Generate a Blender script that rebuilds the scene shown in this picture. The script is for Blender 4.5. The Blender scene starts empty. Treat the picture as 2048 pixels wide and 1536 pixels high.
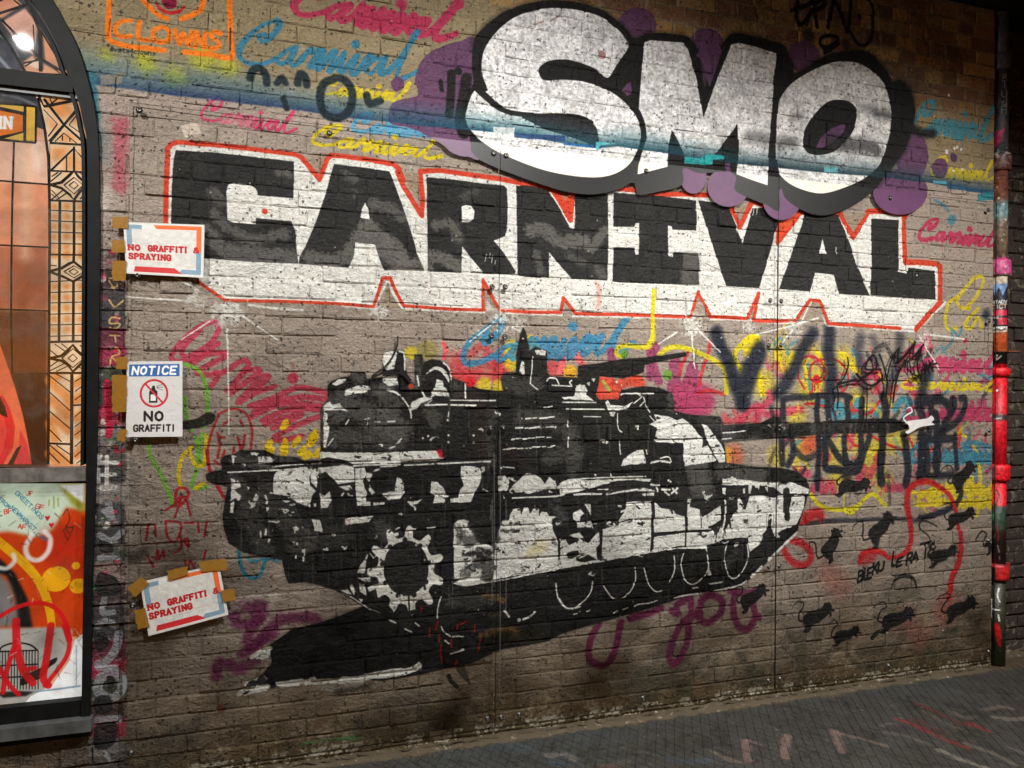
import bpy, bmesh, math, random
import numpy as np
from mathutils import Matrix, Vector

# ---------------------------------------------------------------- camera
R = math.radians
YAW, PITCH, ROLL = R(18.0146), R(0.324), R(0.5377)
FPX, DIST, EYE = 1480.0, 3.14, 1.55          # focal length in photo pixels, metres to the wall, eye height


def camera_axes():
    f = np.array([math.sin(YAW) * math.cos(PITCH), math.cos(YAW) * math.cos(PITCH), math.sin(PITCH)])
    r = np.array([math.cos(YAW), -math.sin(YAW), 0.0])
    u = np.cross(r, f)
    c, s = math.cos(ROLL), math.sin(ROLL)
    return r * c + u * s, u * c - r * s, f


AX_R, AX_U, AX_F = camera_axes()
CAM = np.array([0.0, -DIST, EYE])
scene = bpy.context.scene
cam_data = bpy.data.cameras.new('camera')
cam = bpy.data.objects.new('camera', cam_data)
scene.collection.objects.link(cam)
cam_data.sensor_fit = 'HORIZONTAL'
cam_data.sensor_width = 36.0
cam_data.lens = 36.0 * FPX / 2048.0
cam_data.clip_end = 200
m = Matrix(((AX_R[0], AX_U[0], -AX_F[0], CAM[0]), (AX_R[1], AX_U[1], -AX_F[1], CAM[1]),
            (AX_R[2], AX_U[2], -AX_F[2], CAM[2]), (0, 0, 0, 1)))
cam.matrix_world = m
scene.camera = cam

# ---------------------------------------------------------------- world and view
world = bpy.data.worlds.new('World')
scene.world = world
world.use_nodes = True
wn = world.node_tree
sky = wn.nodes.new('ShaderNodeTexSky')
sky.sky_type = 'NISHITA'
sky.sun_disc = False
sky.sun_elevation = R(2)
sky.sun_rotation = R(200)
bgn = wn.nodes['Background']
bgn.inputs['Strength'].default_value = 0.05
wn.links.new(sky.outputs['Color'], bgn.inputs['Color'])
scene.view_settings.view_transform = 'Standard'
scene.view_settings.look = 'None'
scene.view_settings.exposure = -0.12
scene.view_settings.gamma = 1.0
scene.view_settings.use_curve_mapping = False
scene.cycles.use_denoising = True
scene.cycles.adaptive_threshold = 0.03
scene.cycles.max_bounces = 4
scene.cycles.diffuse_bounces = 2
scene.cycles.glossy_bounces = 2
scene.cycles.caustics_reflective = False
scene.cycles.transparent_max_bounces = 8

random.seed(7)
RNG = np.random.default_rng(11)
COL = scene.collection


# ---------------------------------------------------------------- photo pixel -> point on a plane of the place
def hit(p, axis, value):
    p = np.asarray(p, float).reshape(-1, 2)
    dx = (p[:, 0] - 1024) / FPX
    dy = -(p[:, 1] - 768) / FPX
    D = AX_F + dx[:, None] * AX_R + dy[:, None] * AX_U
    t = (value - CAM[axis]) / D[:, axis]
    return CAM + D * t[:, None]


def on_wall(y=0.0):
    return lambda p: hit(p, 1, y)[:, [0, 2]]


def on_floor(p):
    return hit(p, 2, 0.0)[:, [0, 1]]


def wx(x, y, plane=0.0):
    a = hit([(x, y)], 1, plane)[0]
    return float(a[0]), float(a[2])


# ---------------------------------------------------------------- paint canvas (flat print, in metres on its surface)
def vnoise(h, w, cell, rng):
    gh, gw = int(h / cell) + 3, int(w / cell) + 3
    g = rng.random((gh, gw)).astype(np.float32)
    y = np.arange(h, dtype=np.float32) / cell
    x = np.arange(w, dtype=np.float32) / cell
    yi, xi = y.astype(int), x.astype(int)
    fy, fx = y - yi, x - xi
    fy = (fy * fy * (3 - 2 * fy))[:, None]
    fx = (fx * fx * (3 - 2 * fx))[None, :]
    a = g[yi][:, xi]
    b = g[yi][:, xi + 1]
    c = g[yi + 1][:, xi]
    d = g[yi + 1][:, xi + 1]
    return a * (1 - fy) * (1 - fx) + b * (1 - fy) * fx + c * fy * (1 - fx) + d * fy * fx


def fbm(h, w, cell, rng, n=4):
    o = np.zeros((h, w), np.float32)
    a = t = 0.0
    amp = 1.0
    for k in range(n):
        o += amp * vnoise(h, w, max(cell, 1.0), rng)
        t += amp
        amp *= 0.55
        cell /= 2.1
    return o / t


def sstep(a, b, x):
    t = np.clip((x - a) / (b - a), 0, 1)
    return t * t * (3 - 2 * t)


def blur(mk, r):
    r = int(round(r))
    if r < 1:
        return mk
    for _ in range(2):
        for ax in (0, 1):
            p = np.pad(mk, [(r + 1, r) if k == ax else (0, 0) for k in (0, 1)], mode='edge')
            cs = np.cumsum(p, axis=ax, dtype=np.float64)
            n = mk.shape[ax]
            if ax == 0:
                mk = (cs[2 * r + 1:2 * r + 1 + n] - cs[:n]) / (2 * r + 1)
            else:
                mk = (cs[:, 2 * r + 1:2 * r + 1 + n] - cs[:, :n]) / (2 * r + 1)
    return mk.astype(np.float32)


def spline(pts, closed=False, n=5):
    p = [np.asarray(q, float) for q in pts]
    L = len(p)
    if L < 3:
        return p
    out = []
    rng_ = range(L if closed else L - 1)
    for i in rng_:
        p0 = p[(i - 1) % L] if closed or i > 0 else p[0]
        p1 = p[i]
        p2 = p[(i + 1) % L]
        p3 = p[(i + 2) % L] if closed or i + 2 < L else p[L - 1]
        for k in range(n):
            t = k / n
            out.append(0.5 * ((2 * p1) + (-p0 + p2) * t + (2 * p0 - 5 * p1 + 4 * p2 - p3) * t * t +
                              (-p0 + 3 * p1 - 3 * p2 + p3) * t ** 3))
    if not closed:
        out.append(p[-1])
    return out


def lin(c):
    return np.array(c, np.float32) / 255.0


class Canvas:
    def __init__(s, x0, y0, x1, y1, S, M, base=(0, 0, 0), alpha=0.0, seed=3):
        s.x0, s.y0, s.x1, s.y1, s.S, s.M = x0, y0, x1, y1, S, M
        s.W, s.H = int(round((x1 - x0) * S)), int(round((y1 - y0) * S))
        s.rgb = np.empty((s.H, s.W, 3), np.float32)
        s.rgb[:] = lin(base)
        s.a = np.full((s.H, s.W), alpha, np.float32)
        s.extra = np.zeros((s.H, s.W), np.float32)      # metallic paint mask
        s.clip = None
        g = np.random.default_rng(seed)
        s.n1 = fbm(s.H, s.W, 5, g, 3)
        s.n2 = fbm(s.H, s.W, 26, g, 4)
        s.n3 = fbm(s.H, s.W, 130, g, 4)

    def tex(s, pts):
        q = s.M(pts)
        return np.stack([(q[:, 0] - s.x0) * s.S, (s.y1 - q[:, 1]) * s.S], 1)

    def scale(s, p):
        a = s.tex([p, (p[0] + 1, p[1]), (p[0], p[1] + 1)])
        u, v = a[1] - a[0], a[2] - a[0]
        return math.sqrt(abs(u[0] * v[1] - u[1] * v[0]))

    def poly_mask(s, t):
        SUB = 3
        x0, x1 = int(math.floor(t[:, 0].min())) - 2, int(math.ceil(t[:, 0].max())) + 3
        y0, y1 = int(math.floor(t[:, 1].min())) - 2, int(math.ceil(t[:, 1].max())) + 3
        x0, y0 = max(x0, -3000), max(y0, -3000)
        w, h = x1 - x0, y1 - y0
        d = np.zeros((h * SUB, w + 2), np.float32)
        n = len(t)
        for i in range(n):
            ax, ay = t[i]
            bx, by = t[(i + 1) % n]
            if ay == by:
                continue
            sg = 1.0
            if ay > by:
                ax, ay, bx, by, sg = bx, by, ax, ay, -1.0
            r0 = int(math.ceil((ay - y0) * SUB - 0.5))
            r1 = int(math.ceil((by - y0) * SUB - 0.5))
            r0, r1 = max(r0, 0), min(r1, h * SUB)
            if r1 <= r0:
                continue
            rows = np.arange(r0, r1)
            xs = ax + (bx - ax) * (((rows + 0.5) / SUB + y0) - ay) / (by - ay) - x0
            xs = np.clip(xs, 0, w)
            xi = xs.astype(int)
            fr = xs - xi
            d[rows, xi] += sg * (1 - fr)
            d[rows, xi + 1] += sg * fr
        mk = np.clip(np.abs(np.cumsum(d, axis=1)[:, :w]), 0, 1)
        return mk.reshape(h, SUB, w).mean(1), x0, y0

    def stroke_mask(s, t, r, soft):
        pad = r.max() + soft + 3
        x0, x1 = int(t[:, 0].min() - pad), int(t[:, 0].max() + pad) + 1
        y0, y1 = int(t[:, 1].min() - pad), int(t[:, 1].max() + pad) + 1
        mk = np.zeros((y1 - y0, x1 - x0), np.float32)
        if len(t) == 1:
            t = np.vstack([t, t + 0.01])
            r = np.array([r[0], r[0]])
        for i in range(len(t) - 1):
            a, b = t[i], t[i + 1]
            rr = max(r[i], r[i + 1]) + soft + 2
            u0, u1 = max(int(min(a[0], b[0]) - rr) - x0, 0), min(int(max(a[0], b[0]) + rr) + 2 - x0, mk.shape[1])
            v0, v1 = max(int(min(a[1], b[1]) - rr) - y0, 0), min(int(max(a[1], b[1]) + rr) + 2 - y0, mk.shape[0])
            if u1 <= u0 or v1 <= v0:
                continue
            X = np.arange(u0, u1, dtype=np.float32)[None, :] + x0 - a[0] + 0.5
            Y = np.arange(v0, v1, dtype=np.float32)[:, None] + y0 - a[1] + 0.5
            d = b - a
            L2 = max(float(d @ d), 1e-6)
            q = np.clip((X * d[0] + Y * d[1]) / L2, 0, 1)
            dist = np.hypot(X - q * d[0], Y - q * d[1])
            rad = r[i] + (r[i + 1] - r[i]) * q
            sf = max(soft, 0.9)
            v = np.clip((rad - dist) / sf + 0.5, 0, 1)
            np.maximum(mk[v0:v1, u0:u1], v, out=mk[v0:v1, u0:u1])
        return mk, x0, y0

    def put(s, mk, x0, y0, col, alpha=1.0, rough=0.0, dry=0.0, metal=None, mottle=0.0, col2=None, speck=0.0):
        h, w = mk.shape
        u0, v0 = max(x0, 0), max(y0, 0)
        u1, v1 = min(x0 + w, s.W), min(y0 + h, s.H)
        if u1 <= u0 or v1 <= v0:
            return
        k = mk[v0 - y0:v1 - y0, u0 - x0:u1 - x0]
        sl = (slice(v0, v1), slice(u0, u1))
        if rough:
            k = np.clip((k - 0.5) + 0.5 + (s.n1[sl] - 0.5) * rough * 4 * k * (1 - k) * 2, 0, 1)
        if dry:
            k = k * sstep(dry - 0.12, dry + 0.12, s.n1[sl] * 0.6 + s.n2[sl] * 0.4 + 0.22)
        k = k * alpha
        if s.clip is not None:
            k = k * s.clip[sl]
        c = lin(col)
        if col2 is not None:
            f = sstep(0.42, 0.6, s.n2[sl] * 0.6 + s.n3[sl] * 0.4)[..., None]
            c = c * (1 - f) + lin(col2) * f
        if mottle:
            c = c * (1 + (s.n2[sl] - 0.5)[..., None] * mottle * 2)
        if speck:
            c = c * np.clip(1.02 + (s.n1[sl] - 0.5)[..., None] * speck, .35, 1.15)
        a0 = s.a[sl]
        an = a0 + k * (1 - a0)
        wgt = np.where(an > 1e-4, k / np.maximum(an, 1e-4), 0)[..., None]
        s.rgb[sl] = s.rgb[sl] * (1 - wgt) + c * wgt
        s.a[sl] = an
        s.extra[sl] = s.extra[sl] * (1 - k) + (metal or 0.0) * k

    def fill(s, pts, col, alpha=1.0, soft=0.0, smooth=False, **kw):
        if smooth:
            pts = spline(pts, True)
        t = s.tex(pts)
        if soft:
            sc = s.scale(pts[0])
            mk, x0, y0 = s.poly_mask(t)
            pad = int(soft * sc * 2.2) + 2
            mk = blur(np.pad(mk, pad), soft * sc)
            s.put(mk, x0 - pad, y0 - pad, col, alpha, **kw)
        else:
            mk, x0, y0 = s.poly_mask(t)
            s.put(mk, x0, y0, col, alpha, **kw)

    def stroke(s, pts, w, col, alpha=1.0, soft=0.0, smooth=True, **kw):
        w = list(w) if hasattr(w, '__len__') else [w] * len(pts)
        if len(w) != len(pts):
            w = list(np.interp(np.linspace(0, 1, len(pts)), np.linspace(0, 1, len(w)), w))
        if smooth and len(pts) > 2:
            q = spline([(a[0], a[1], b) for a, b in zip(pts, w)])
            pts = [(a[0], a[1]) for a in q]
            w = [max(a[2], 0.3) for a in q]
        t = s.tex(pts)
        P = np.asarray(pts, float)
        ju, jv = s.tex(P + (1, 0)) - t, s.tex(P + (0, 1)) - t
        sc = np.sqrt(np.abs(ju[:, 0] * jv[:, 1] - ju[:, 1] * jv[:, 0]))
        mk, x0, y0 = s.stroke_mask(t, np.array(w) * 0.5 * sc, soft * float(sc.mean()))
        s.put(mk, x0, y0, col, alpha, **kw)

    def spot(s, p, r, col, alpha=1.0, soft=0.0, **kw):
        s.stroke([p], 2 * r, col, alpha, soft, **kw)

    def image(s, name, pack_extra=False):
        im = bpy.data.images.new(name, s.W, s.H, alpha=True, float_buffer=False)
        im.alpha_mode = 'CHANNEL_PACKED'
        buf = np.empty((s.H, s.W, 4), np.float32)
        buf[..., :3] = np.clip(s.rgb, 0, 1)
        buf[..., 3] = s.extra if pack_extra else s.a
        im.pixels.foreach_set(buf[::-1].ravel())
        im.update()
        return im


# traced windows of the photograph: (x offset, y offset, enlargement)
CROP = dict(A=(0, 0, 3), B=(0, 500, 3), C=(0, 1000, 2.865), D=(440, 0, 3), E=(900, 0, 3), F=(1400, 0, 3),
            G=(1748, 0, 3.84), H=(1748, 400, 3.84), T1=(400, 640, 3.84), T2=(760, 640, 3.84), T3=(1120, 640, 3.84),
            T4=(1480, 620, 3.84), T5=(400, 1000, 3.84), T6=(760, 1000, 3.84), T7=(1120, 940, 3.84),
            T8=(1560, 900, 3.4918), U1=(1000, 1236, 3.908), U2=(1500, 1186, 3.737), U3=(1848, 760, 5.12),
            U4=(1848, 1040, 5.12), U5=(200, 1150, 3.938), K1=(320, 280, 3.84), K2=(780, 340, 4.096),
            K3=(1240, 360, 4.096), P=(0, 0, 1))


def c(k, txt):
    ox, oy, z = CROP[k]
    v = [float(q) for q in txt.replace(',', ' ').split()]
    return [(ox + v[i] / z, oy + v[i + 1] / z) for i in range(0, len(v), 2)]


# stroke alphabet on a 4 x 6 grid
GLYPH = {
    'A': '0 0 2 6 4 0/0.8 2 3.2 2', 'B': '0 0 0 6 2.6 6 3.4 5 3.2 3.6 2 3.2 0 3.2/2 3.2 3.6 2.4 3.7 1 2.6 0 0 0',
    'C': '4 5 3 6 1.2 6 0 4.6 0 1.4 1.2 0 3 0 4 1', 'D': '0 0 0 6 2 6 4 4.5 4 1.5 2 0 0 0',
    'E': '4 6 0 6 0 0 4 0/0 3 3.2 3', 'F': '4 6 0 6 0 0/0 3 3.2 3', 'G': '4 5 3 6 1.2 6 0 4.6 0 1.4 1.2 0 3 0 4 1 4 2.8 2.4 2.8',
    'H': '0 0 0 6/4 0 4 6/0 3 4 3', 'I': '2 0 2 6', 'J': '3.4 6 3.4 1.2 2.2 0 0.8 0.3 0.2 1.6',
    'K': '0 0 0 6/4 6 0.2 2.6/1.4 3.4 4 0', 'L': '0 6 0 0 3.8 0', 'M': '0 0 0.4 6 2 2 3.6 6 4 0', 'N': '0 0 0 6 4 0 4 6',
    'O': '2 6 0.5 5 0 3 0.5 1 2 0 3.5 1 4 3 3.5 5 2 6', 'P': '0 0 0 6 2.8 6 3.8 5 3.6 3.4 2.6 2.8 0 2.8',
    'R': '0 0 0 6 2.8 6 3.8 5 3.6 3.6 2.6 3 0 3/1.8 3 4 0', 'S': '3.8 5 2.8 6 1 6 0.2 5 0.6 3.6 3.2 2.6 3.9 1.3 3 0 1 0 0 1',
    'T': '0 6 4 6/2 6 2 0', 'U': '0 6 0 1.4 1.2 0 2.8 0 4 1.4 4 6', 'V': '0 6 2 0 4 6', 'W': '0 6 0.9 0 2 4 3.1 0 4 6',
    'X': '0 0 4 6/0 6 4 0', 'Y': '0 6 2 3 4 6/2 3 2 0', 'Z': '0 6 4 6 0 0 4 0',
    '&': '4 0 0.8 4.6 1 5.6 2 6 2.8 5.4 2.6 4.2 0.4 2.2 0.2 0.8 1.4 0 2.8 0.6 3.8 2.6', '#': '1 0 1.6 6/2.6 0 3.2 6/0 2 4 2/0 4 4 4',
    '2': '0.2 4.8 1 6 3 6 3.8 4.8 3.4 3.4 0 0 4 0', '3': '0.2 5.4 2 6 3.6 5 3.2 3.6 1.8 3.2 3.4 2.6 3.8 1.2 2.4 0 0.2 0.6',
    '4': '2.8 0 2.8 6 0 1.8 4 1.8', '8': '2 3.2 0.4 4.4 0.8 5.8 2 6 3.2 5.8 3.6 4.4 2 3.2 0.2 1.8 0.6 0.3 2 0 3.4 0.3 3.8 1.8 2 3.2',
    '!': '2 6 2 2/2 0.3 2 0', '.': '2 0.3 2 0', ',': '2 0.4 1.5 -0.8', '"': '1 6 1 4.4/3 6 3 4.4', '1': '1 5 2 6 2 0', '0': '2 6 0.5 5 0 3 0.5 1 2 0 3.5 1 4 3 3.5 5 2 6',
    'a': '3.4 3.6 1.4 4 0.3 2.4 0.8 0.4 2.2 0.2 3.4 2 3.4 3.8/3.4 2 3.5 0.3 4 0', 'c': '3.6 3.4 2 4 0.4 2.6 0.6 0.8 2 0 3.6 0.6',
    'e': '0.4 2 3.6 2 3.2 3.6 2 4 0.6 3.2 0.4 1.2 1.6 0 3.6 0.6', 'l': '2 6 2 0', 'n': '0.4 4 0.4 0/0.4 2.6 1.8 4 3.4 3.4 3.4 0',
    'o': '2 4 0.6 3.4 0.4 1.4 1.4 0 2.8 0.2 3.6 1.8 3.2 3.6 2 4', 's': '3.4 3.4 2 4 0.6 3.2 2 2.2 3.4 1.2 2 0 0.4 0.6',
    't': '1.8 5.6 1.8 0.8 2.6 0 3.6 0.2/0.4 4 3.4 4', 'v': '0.3 4 2 0 3.7 4', 'w': '0 4 1 0 2 3 3 0 4 4', 'h': '0.4 6 0.4 0/0.4 2.6 1.8 4 3.4 3.4 3.4 0',
    'r': '0.6 4 0.6 0/0.6 2.4 2 3.8 3.4 3.8', 'i': '2 4 2 0/2 5.4 2 5.6', 'u': '0.4 4 0.4 1 1.6 0 3.2 0.8/3.4 4 3.4 0', 'd': '3.4 6 3.4 0/3.4 3 2 4 0.5 3 0.5 1 1.8 0 3.4 1.2',
}


def lettering(cv, txt, p0, p1, h, w, col, up=None, slab=False, slant=0.0, gap=1.6, narrow=None, smooth=False, **kw):
    """Write txt from p0 to p1 (baseline), letter height h, in the units of the canvas."""
    p0, p1 = np.array(p0, float), np.array(p1, float)
    d = p1 - p0
    n = sum((2.2 if ch in 'I1l!.,' else 2.6 if ch == ' ' else 4) + gap for ch in txt) - gap
    u = d / n
    if up is None:
        L = math.hypot(*d)
        up = np.array([d[1], -d[0]]) / L
    v = np.asarray(up, float) * h / 6
    x = 0.0
    for ch in txt:
        wd = 2.2 if ch in 'I1l!.,' else 2.6 if ch == ' ' else 4
        g = GLYPH.get(ch) or GLYPH.get(ch.upper())
        if ch != ' ' and g:
            off = -0.9 if wd == 2.2 else 0.0
            for st in g.split('/'):
                q = [float(a) for a in st.split()]
                pts = [tuple(p0 + u * (x + off + q[i] + slant * q[i + 1]) + v * q[i + 1]) for i in range(0, len(q), 2)]
                cv.stroke(pts, w, col, smooth=smooth and len(pts) > 4, **kw)
                if slab:
                    for e in (0, len(q) - 2):
                        if q[e + 1] in (0.0, 6.0) and ch not in 'OCS&':
                            a = p0 + u * (x + off + q[e]) + v * q[e + 1]
                            cv.stroke([tuple(a - u * 1.0), tuple(a + u * 1.0)], w * 0.62, col, smooth=False)
        x += wd + gap


# the word that repeats all over the wall, in a running hand (x height 1, capital 2.3, length 8.6)
HAND = [[(1.9, .35), (1.2, 0), (.5, 0), (.15, .4), (.25, 1.1), (.8, 1.95), (1.35, 2.3), (1.65, 2.05), (1.5, 1.5), (1.1, 1.1), (.85, 1.25), (1.0, 1.6)],
        [(2.6, .9), (2.2, .8), (1.95, .35), (2.15, .05), (2.5, .35), (2.75, .95), (2.6, .3), (2.8, .05), (3.1, .4), (3.35, 1.1), (3.3, .75), (3.7, .95), (3.55, .4), (3.65, .05)],
        [(3.7, .05), (4.0, 1.0), (3.9, 0), (4.4, 1.0), (4.5, .8), (4.35, .1), (4.6, .05), (5.0, .9), (4.9, .15), (5.1, 0), (5.5, .95), (5.5, .1), (5.7, 0), (6.1, 1.0), (6.3, .8)],
        [(6.75, .9), (6.35, .8), (6.1, .35), (6.3, .05), (6.6, .35), (6.85, .95), (6.75, .3), (6.95, .05), (7.3, .5), (7.8, 1.7), (7.95, 2.2), (7.8, 2.3), (7.6, 1.2), (7.55, .2), (7.85, 0), (8.6, .45)],
        [(5.2, 1.55)]]


def carnival(cv, p0, p1, cap, w, col, alpha=1.0, slant=0.25, first=0, last=9, lean=None, **kw):
    p0, p1 = np.array(p0, float), np.array(p1, float)
    u = (p1 - p0) / 8.6
    v = np.array(lean if lean is not None else (0, -1), float) * cap / 2.3
    for i, st in enumerate(HAND):
        if i < first or i > last:
            continue
        pts = [tuple(p0 + u * (x + slant * y + random.gauss(0, .04)) + v * (y * random.uniform(.93, 1.07) + random.gauss(0, .035))) for x, y in st]
        if len(pts) == 1:
            cv.spot(pts[0], w * .8, col, alpha, soft=w * .3, rough=1)
            continue
        ww = [w * random.uniform(.72, 1.2) for _ in pts]
        cv.stroke(pts, ww, col, alpha, soft=w * 0.2, rough=1.0, dry=.30 + random.uniform(0, .1), **kw)
        if random.random() < .5:
            q = random.choice(pts)
            cv.stroke([q, (q[0] + .3, q[1] + random.uniform(8, 26))], [w * .25, w * .16], col, alpha * .7, rough=1)
# ---------------------------------------------------------------- brick layout of the painted wall
WX0, WX1, WZ1 = -0.640, 3.884, 3.72
COURSE, ZREF = 0.0745, 1.309
JOINT = 0.0045
ARCH = [(-60, -150), (10, -110), (70, -55), (105, 0), (133, 50), (157, 100), (173, 150), (187, 207), (195, 267), (197, 333), (199, 500), (195, 700), (193, 870), (190, 1000), (184, 1200), (180, 1420), (179, 1560)]
_a = hit(ARCH, 1, 0.0)
ARCH_X, ARCH_Z = _a[::-1, 0], _a[::-1, 2]


def arch_x(z):
    return float(np.interp(z, ARCH_Z, ARCH_X))


SILL_Z = wx(100, 1470)[1]         # masonry again below the window
BRICKS = []                      # x0, x1, z0, z1
k0 = -int(ZREF / COURSE) - 1
row = 0
while True:
    z0 = ZREF + (k0 + row) * COURSE
    z1 = z0 + COURSE
    if z0 >= WZ1 - 0.03:
        break
    if z1 > 0.02:
        zz0, zz1 = max(z0, 0.0), min(z1, WZ1)
        x = -1.30 if zz1 < SILL_Z else (arch_x(zz1) + arch_x(zz0)) / 2 - .012
        if zz0 > ARCH_Z[-1]:
            x = -1.30
        header = row % 2 == 0
        first = True
        while x < WX1 - 0.02:
            if header:
                w = 0.112 + random.uniform(-.006, .008)
                if random.random() < 0.10:
                    w = 0.215
            else:
                w = 0.222 + random.uniform(-.012, .010)
                if random.random() < 0.18:
                    w = 0.112
            if first and not header:
                w = 0.168
            first = False
            x2 = x + w
            if WX1 - x2 < 0.05:
                x2 = WX1
            BRICKS.append((x, x2, zz0, zz1))
            x = x2
    row += 1

# ---------------------------------------------------------------- paint on the wall
WALL = Canvas(-1.05, 0.0, 3.95, 3.75, 430, on_wall(0.0), base=(156, 142, 131), alpha=1.0, seed=5)
PANEL_Y = -0.022                 # front face of the clear sheets
PANEL = Canvas(-0.56, 0.0, 3.92, 2.70, 430, on_wall(PANEL_Y), base=(60, 60, 60), alpha=0.0, seed=9)
PZ0, PZ1 = 0.057, 2.622          # bottom and top edge of the sheets
PX = [-0.5235, 0.9515, 2.4145, 3.8775]


def wall_ground():
    cv = WALL
    H, W = cv.H, cv.W
    z = cv.y1 - (np.arange(H) + 0.5) / cv.S
    zz = np.repeat(z[:, None], W, 1).astype(np.float32)
    xx = np.repeat((cv.x0 + (np.arange(W) + 0.5) / cv.S)[None, :], H, 0).astype(np.float32)
    wob = (cv.n2 - 0.5) * 0.28 + (cv.n3 - 0.5) * 0.22
    # bare stock brick above the paint line, each brick its own tone
    bare = np.empty((H, W, 3), np.float32)
    bare[:] = lin((120, 104, 80))
    tone = np.ones((H, W), np.float32)
    pal = [(150, 106, 52), (128, 84, 44), (112, 70, 48), (142, 112, 68), (96, 64, 46), (160, 122, 66)]
    for (x0, x1, z0, z1) in BRICKS:
        u0, u1 = int((x0 - cv.x0 + .004) * cv.S), int((x1 - cv.x0 - .004) * cv.S)
        v0, v1 = int((cv.y1 - z1 + .004) * cv.S), int((cv.y1 - z0 - .004) * cv.S)
        bare[v0:v1, u0:u1] = lin(random.choice(pal)) * random.uniform(.8, 1.15)
        tone[v0:v1, u0:u1] = random.uniform(.95, 1.05)
    white = sstep(.5, .68, cv.n2 * .6 + cv.n1 * .4)[..., None]
    bare = bare * (1 - .45 * white) + lin((168, 154, 128)) * .45 * white
    dark = sstep(.52, .66, cv.n3 * .5 + cv.n1 * .5)[..., None]
    bare = bare * (1 - .35 * dark)
    bare = bare * .72 + lin((140, 122, 96)) * .28
    mk = sstep(-.04, .04, zz - 3.085 + wob * .55 - np.clip(1.1 - xx, 0, 9) * .9)
    flake = sstep(.56, .64, cv.n2) * sstep(-.35, .1, zz - 3.085) * sstep(.9, 1.3, xx)
    mk = np.maximum(mk, flake * .8)[..., None]
    cv.rgb *= tone[..., None]
    # an older yellower coat high on the left
    yel = sstep(2.66, 2.85, zz + wob * .3)[..., None]
    cv.rgb = cv.rgb * (1 - .75 * yel) + lin((138, 124, 88)) * tone[..., None] * .75 * yel
    cv.rgb = cv.rgb * (1 - mk) + bare * mk
    # worn, splashed and earthy foot of the wall
    foot = sstep(.62, .18, zz + wob * 1.1)
    soil = lin((136, 119, 94)) * (1 - .35 * sstep(.45, .62, cv.n3)[..., None]) * tone[..., None]
    cv.rgb = cv.rgb * (1 - .5 * foot[..., None]) + soil * .5 * foot[..., None]
    foot2 = sstep(.26, .07, zz + wob * .45)
    worn = bare * .4 + lin((112, 98, 76)) * .5
    worn = worn * (1 - .6 * sstep(.54, .62, cv.n1 * .6 + cv.n2 * .4)[..., None]) + lin((176, 166, 146)) * .6 * sstep(.54, .62, cv.n1 * .6 + cv.n2 * .4)[..., None]
    cv.rgb = cv.rgb * (1 - .75 * foot2[..., None]) + worn * .75 * foot2[..., None]
    grime = sstep(.5, .68, cv.n2 * .45 + cv.n3 * .55)[..., None] * sstep(1.0, .15, zz)[..., None]
    cv.rgb = cv.rgb * (1 - .26 * grime)
    green = sstep(.56, .7, cv.n3 * .5 + cv.n2 * .5)[..., None] * sstep(.7, .2, zz)[..., None] * sstep(.6, 1.2, xx)[..., None]
    cv.rgb = cv.rgb * (1 - .3 * green) + lin((92, 98, 58)) * .3 * green
    # bare mortar edge below the sheets: flaking white and ochre
    low = (zz < PZ0 + .012)
    fl = sstep(.5, .56, cv.n1 * .5 + cv.n2 * .5)[..., None]
    edge = lin((104, 90, 66)) * (1 - fl) + lin((190, 182, 165)) * fl
    cv.rgb = np.where(low[..., None], edge, cv.rgb)


wall_ground()

BLACK, GREY, WHITE = (36, 35, 34), (84, 81, 77), (226, 225, 221)
RED, PINK, BLUE, YELLOW = (200, 58, 34), (176, 48, 82), (52, 118, 146), (206, 184, 34)
PURPLE, TEAL, NAVY, ORANGE = (94, 60, 92), (36, 116, 128), (40, 46, 64), (238, 120, 26)


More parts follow.
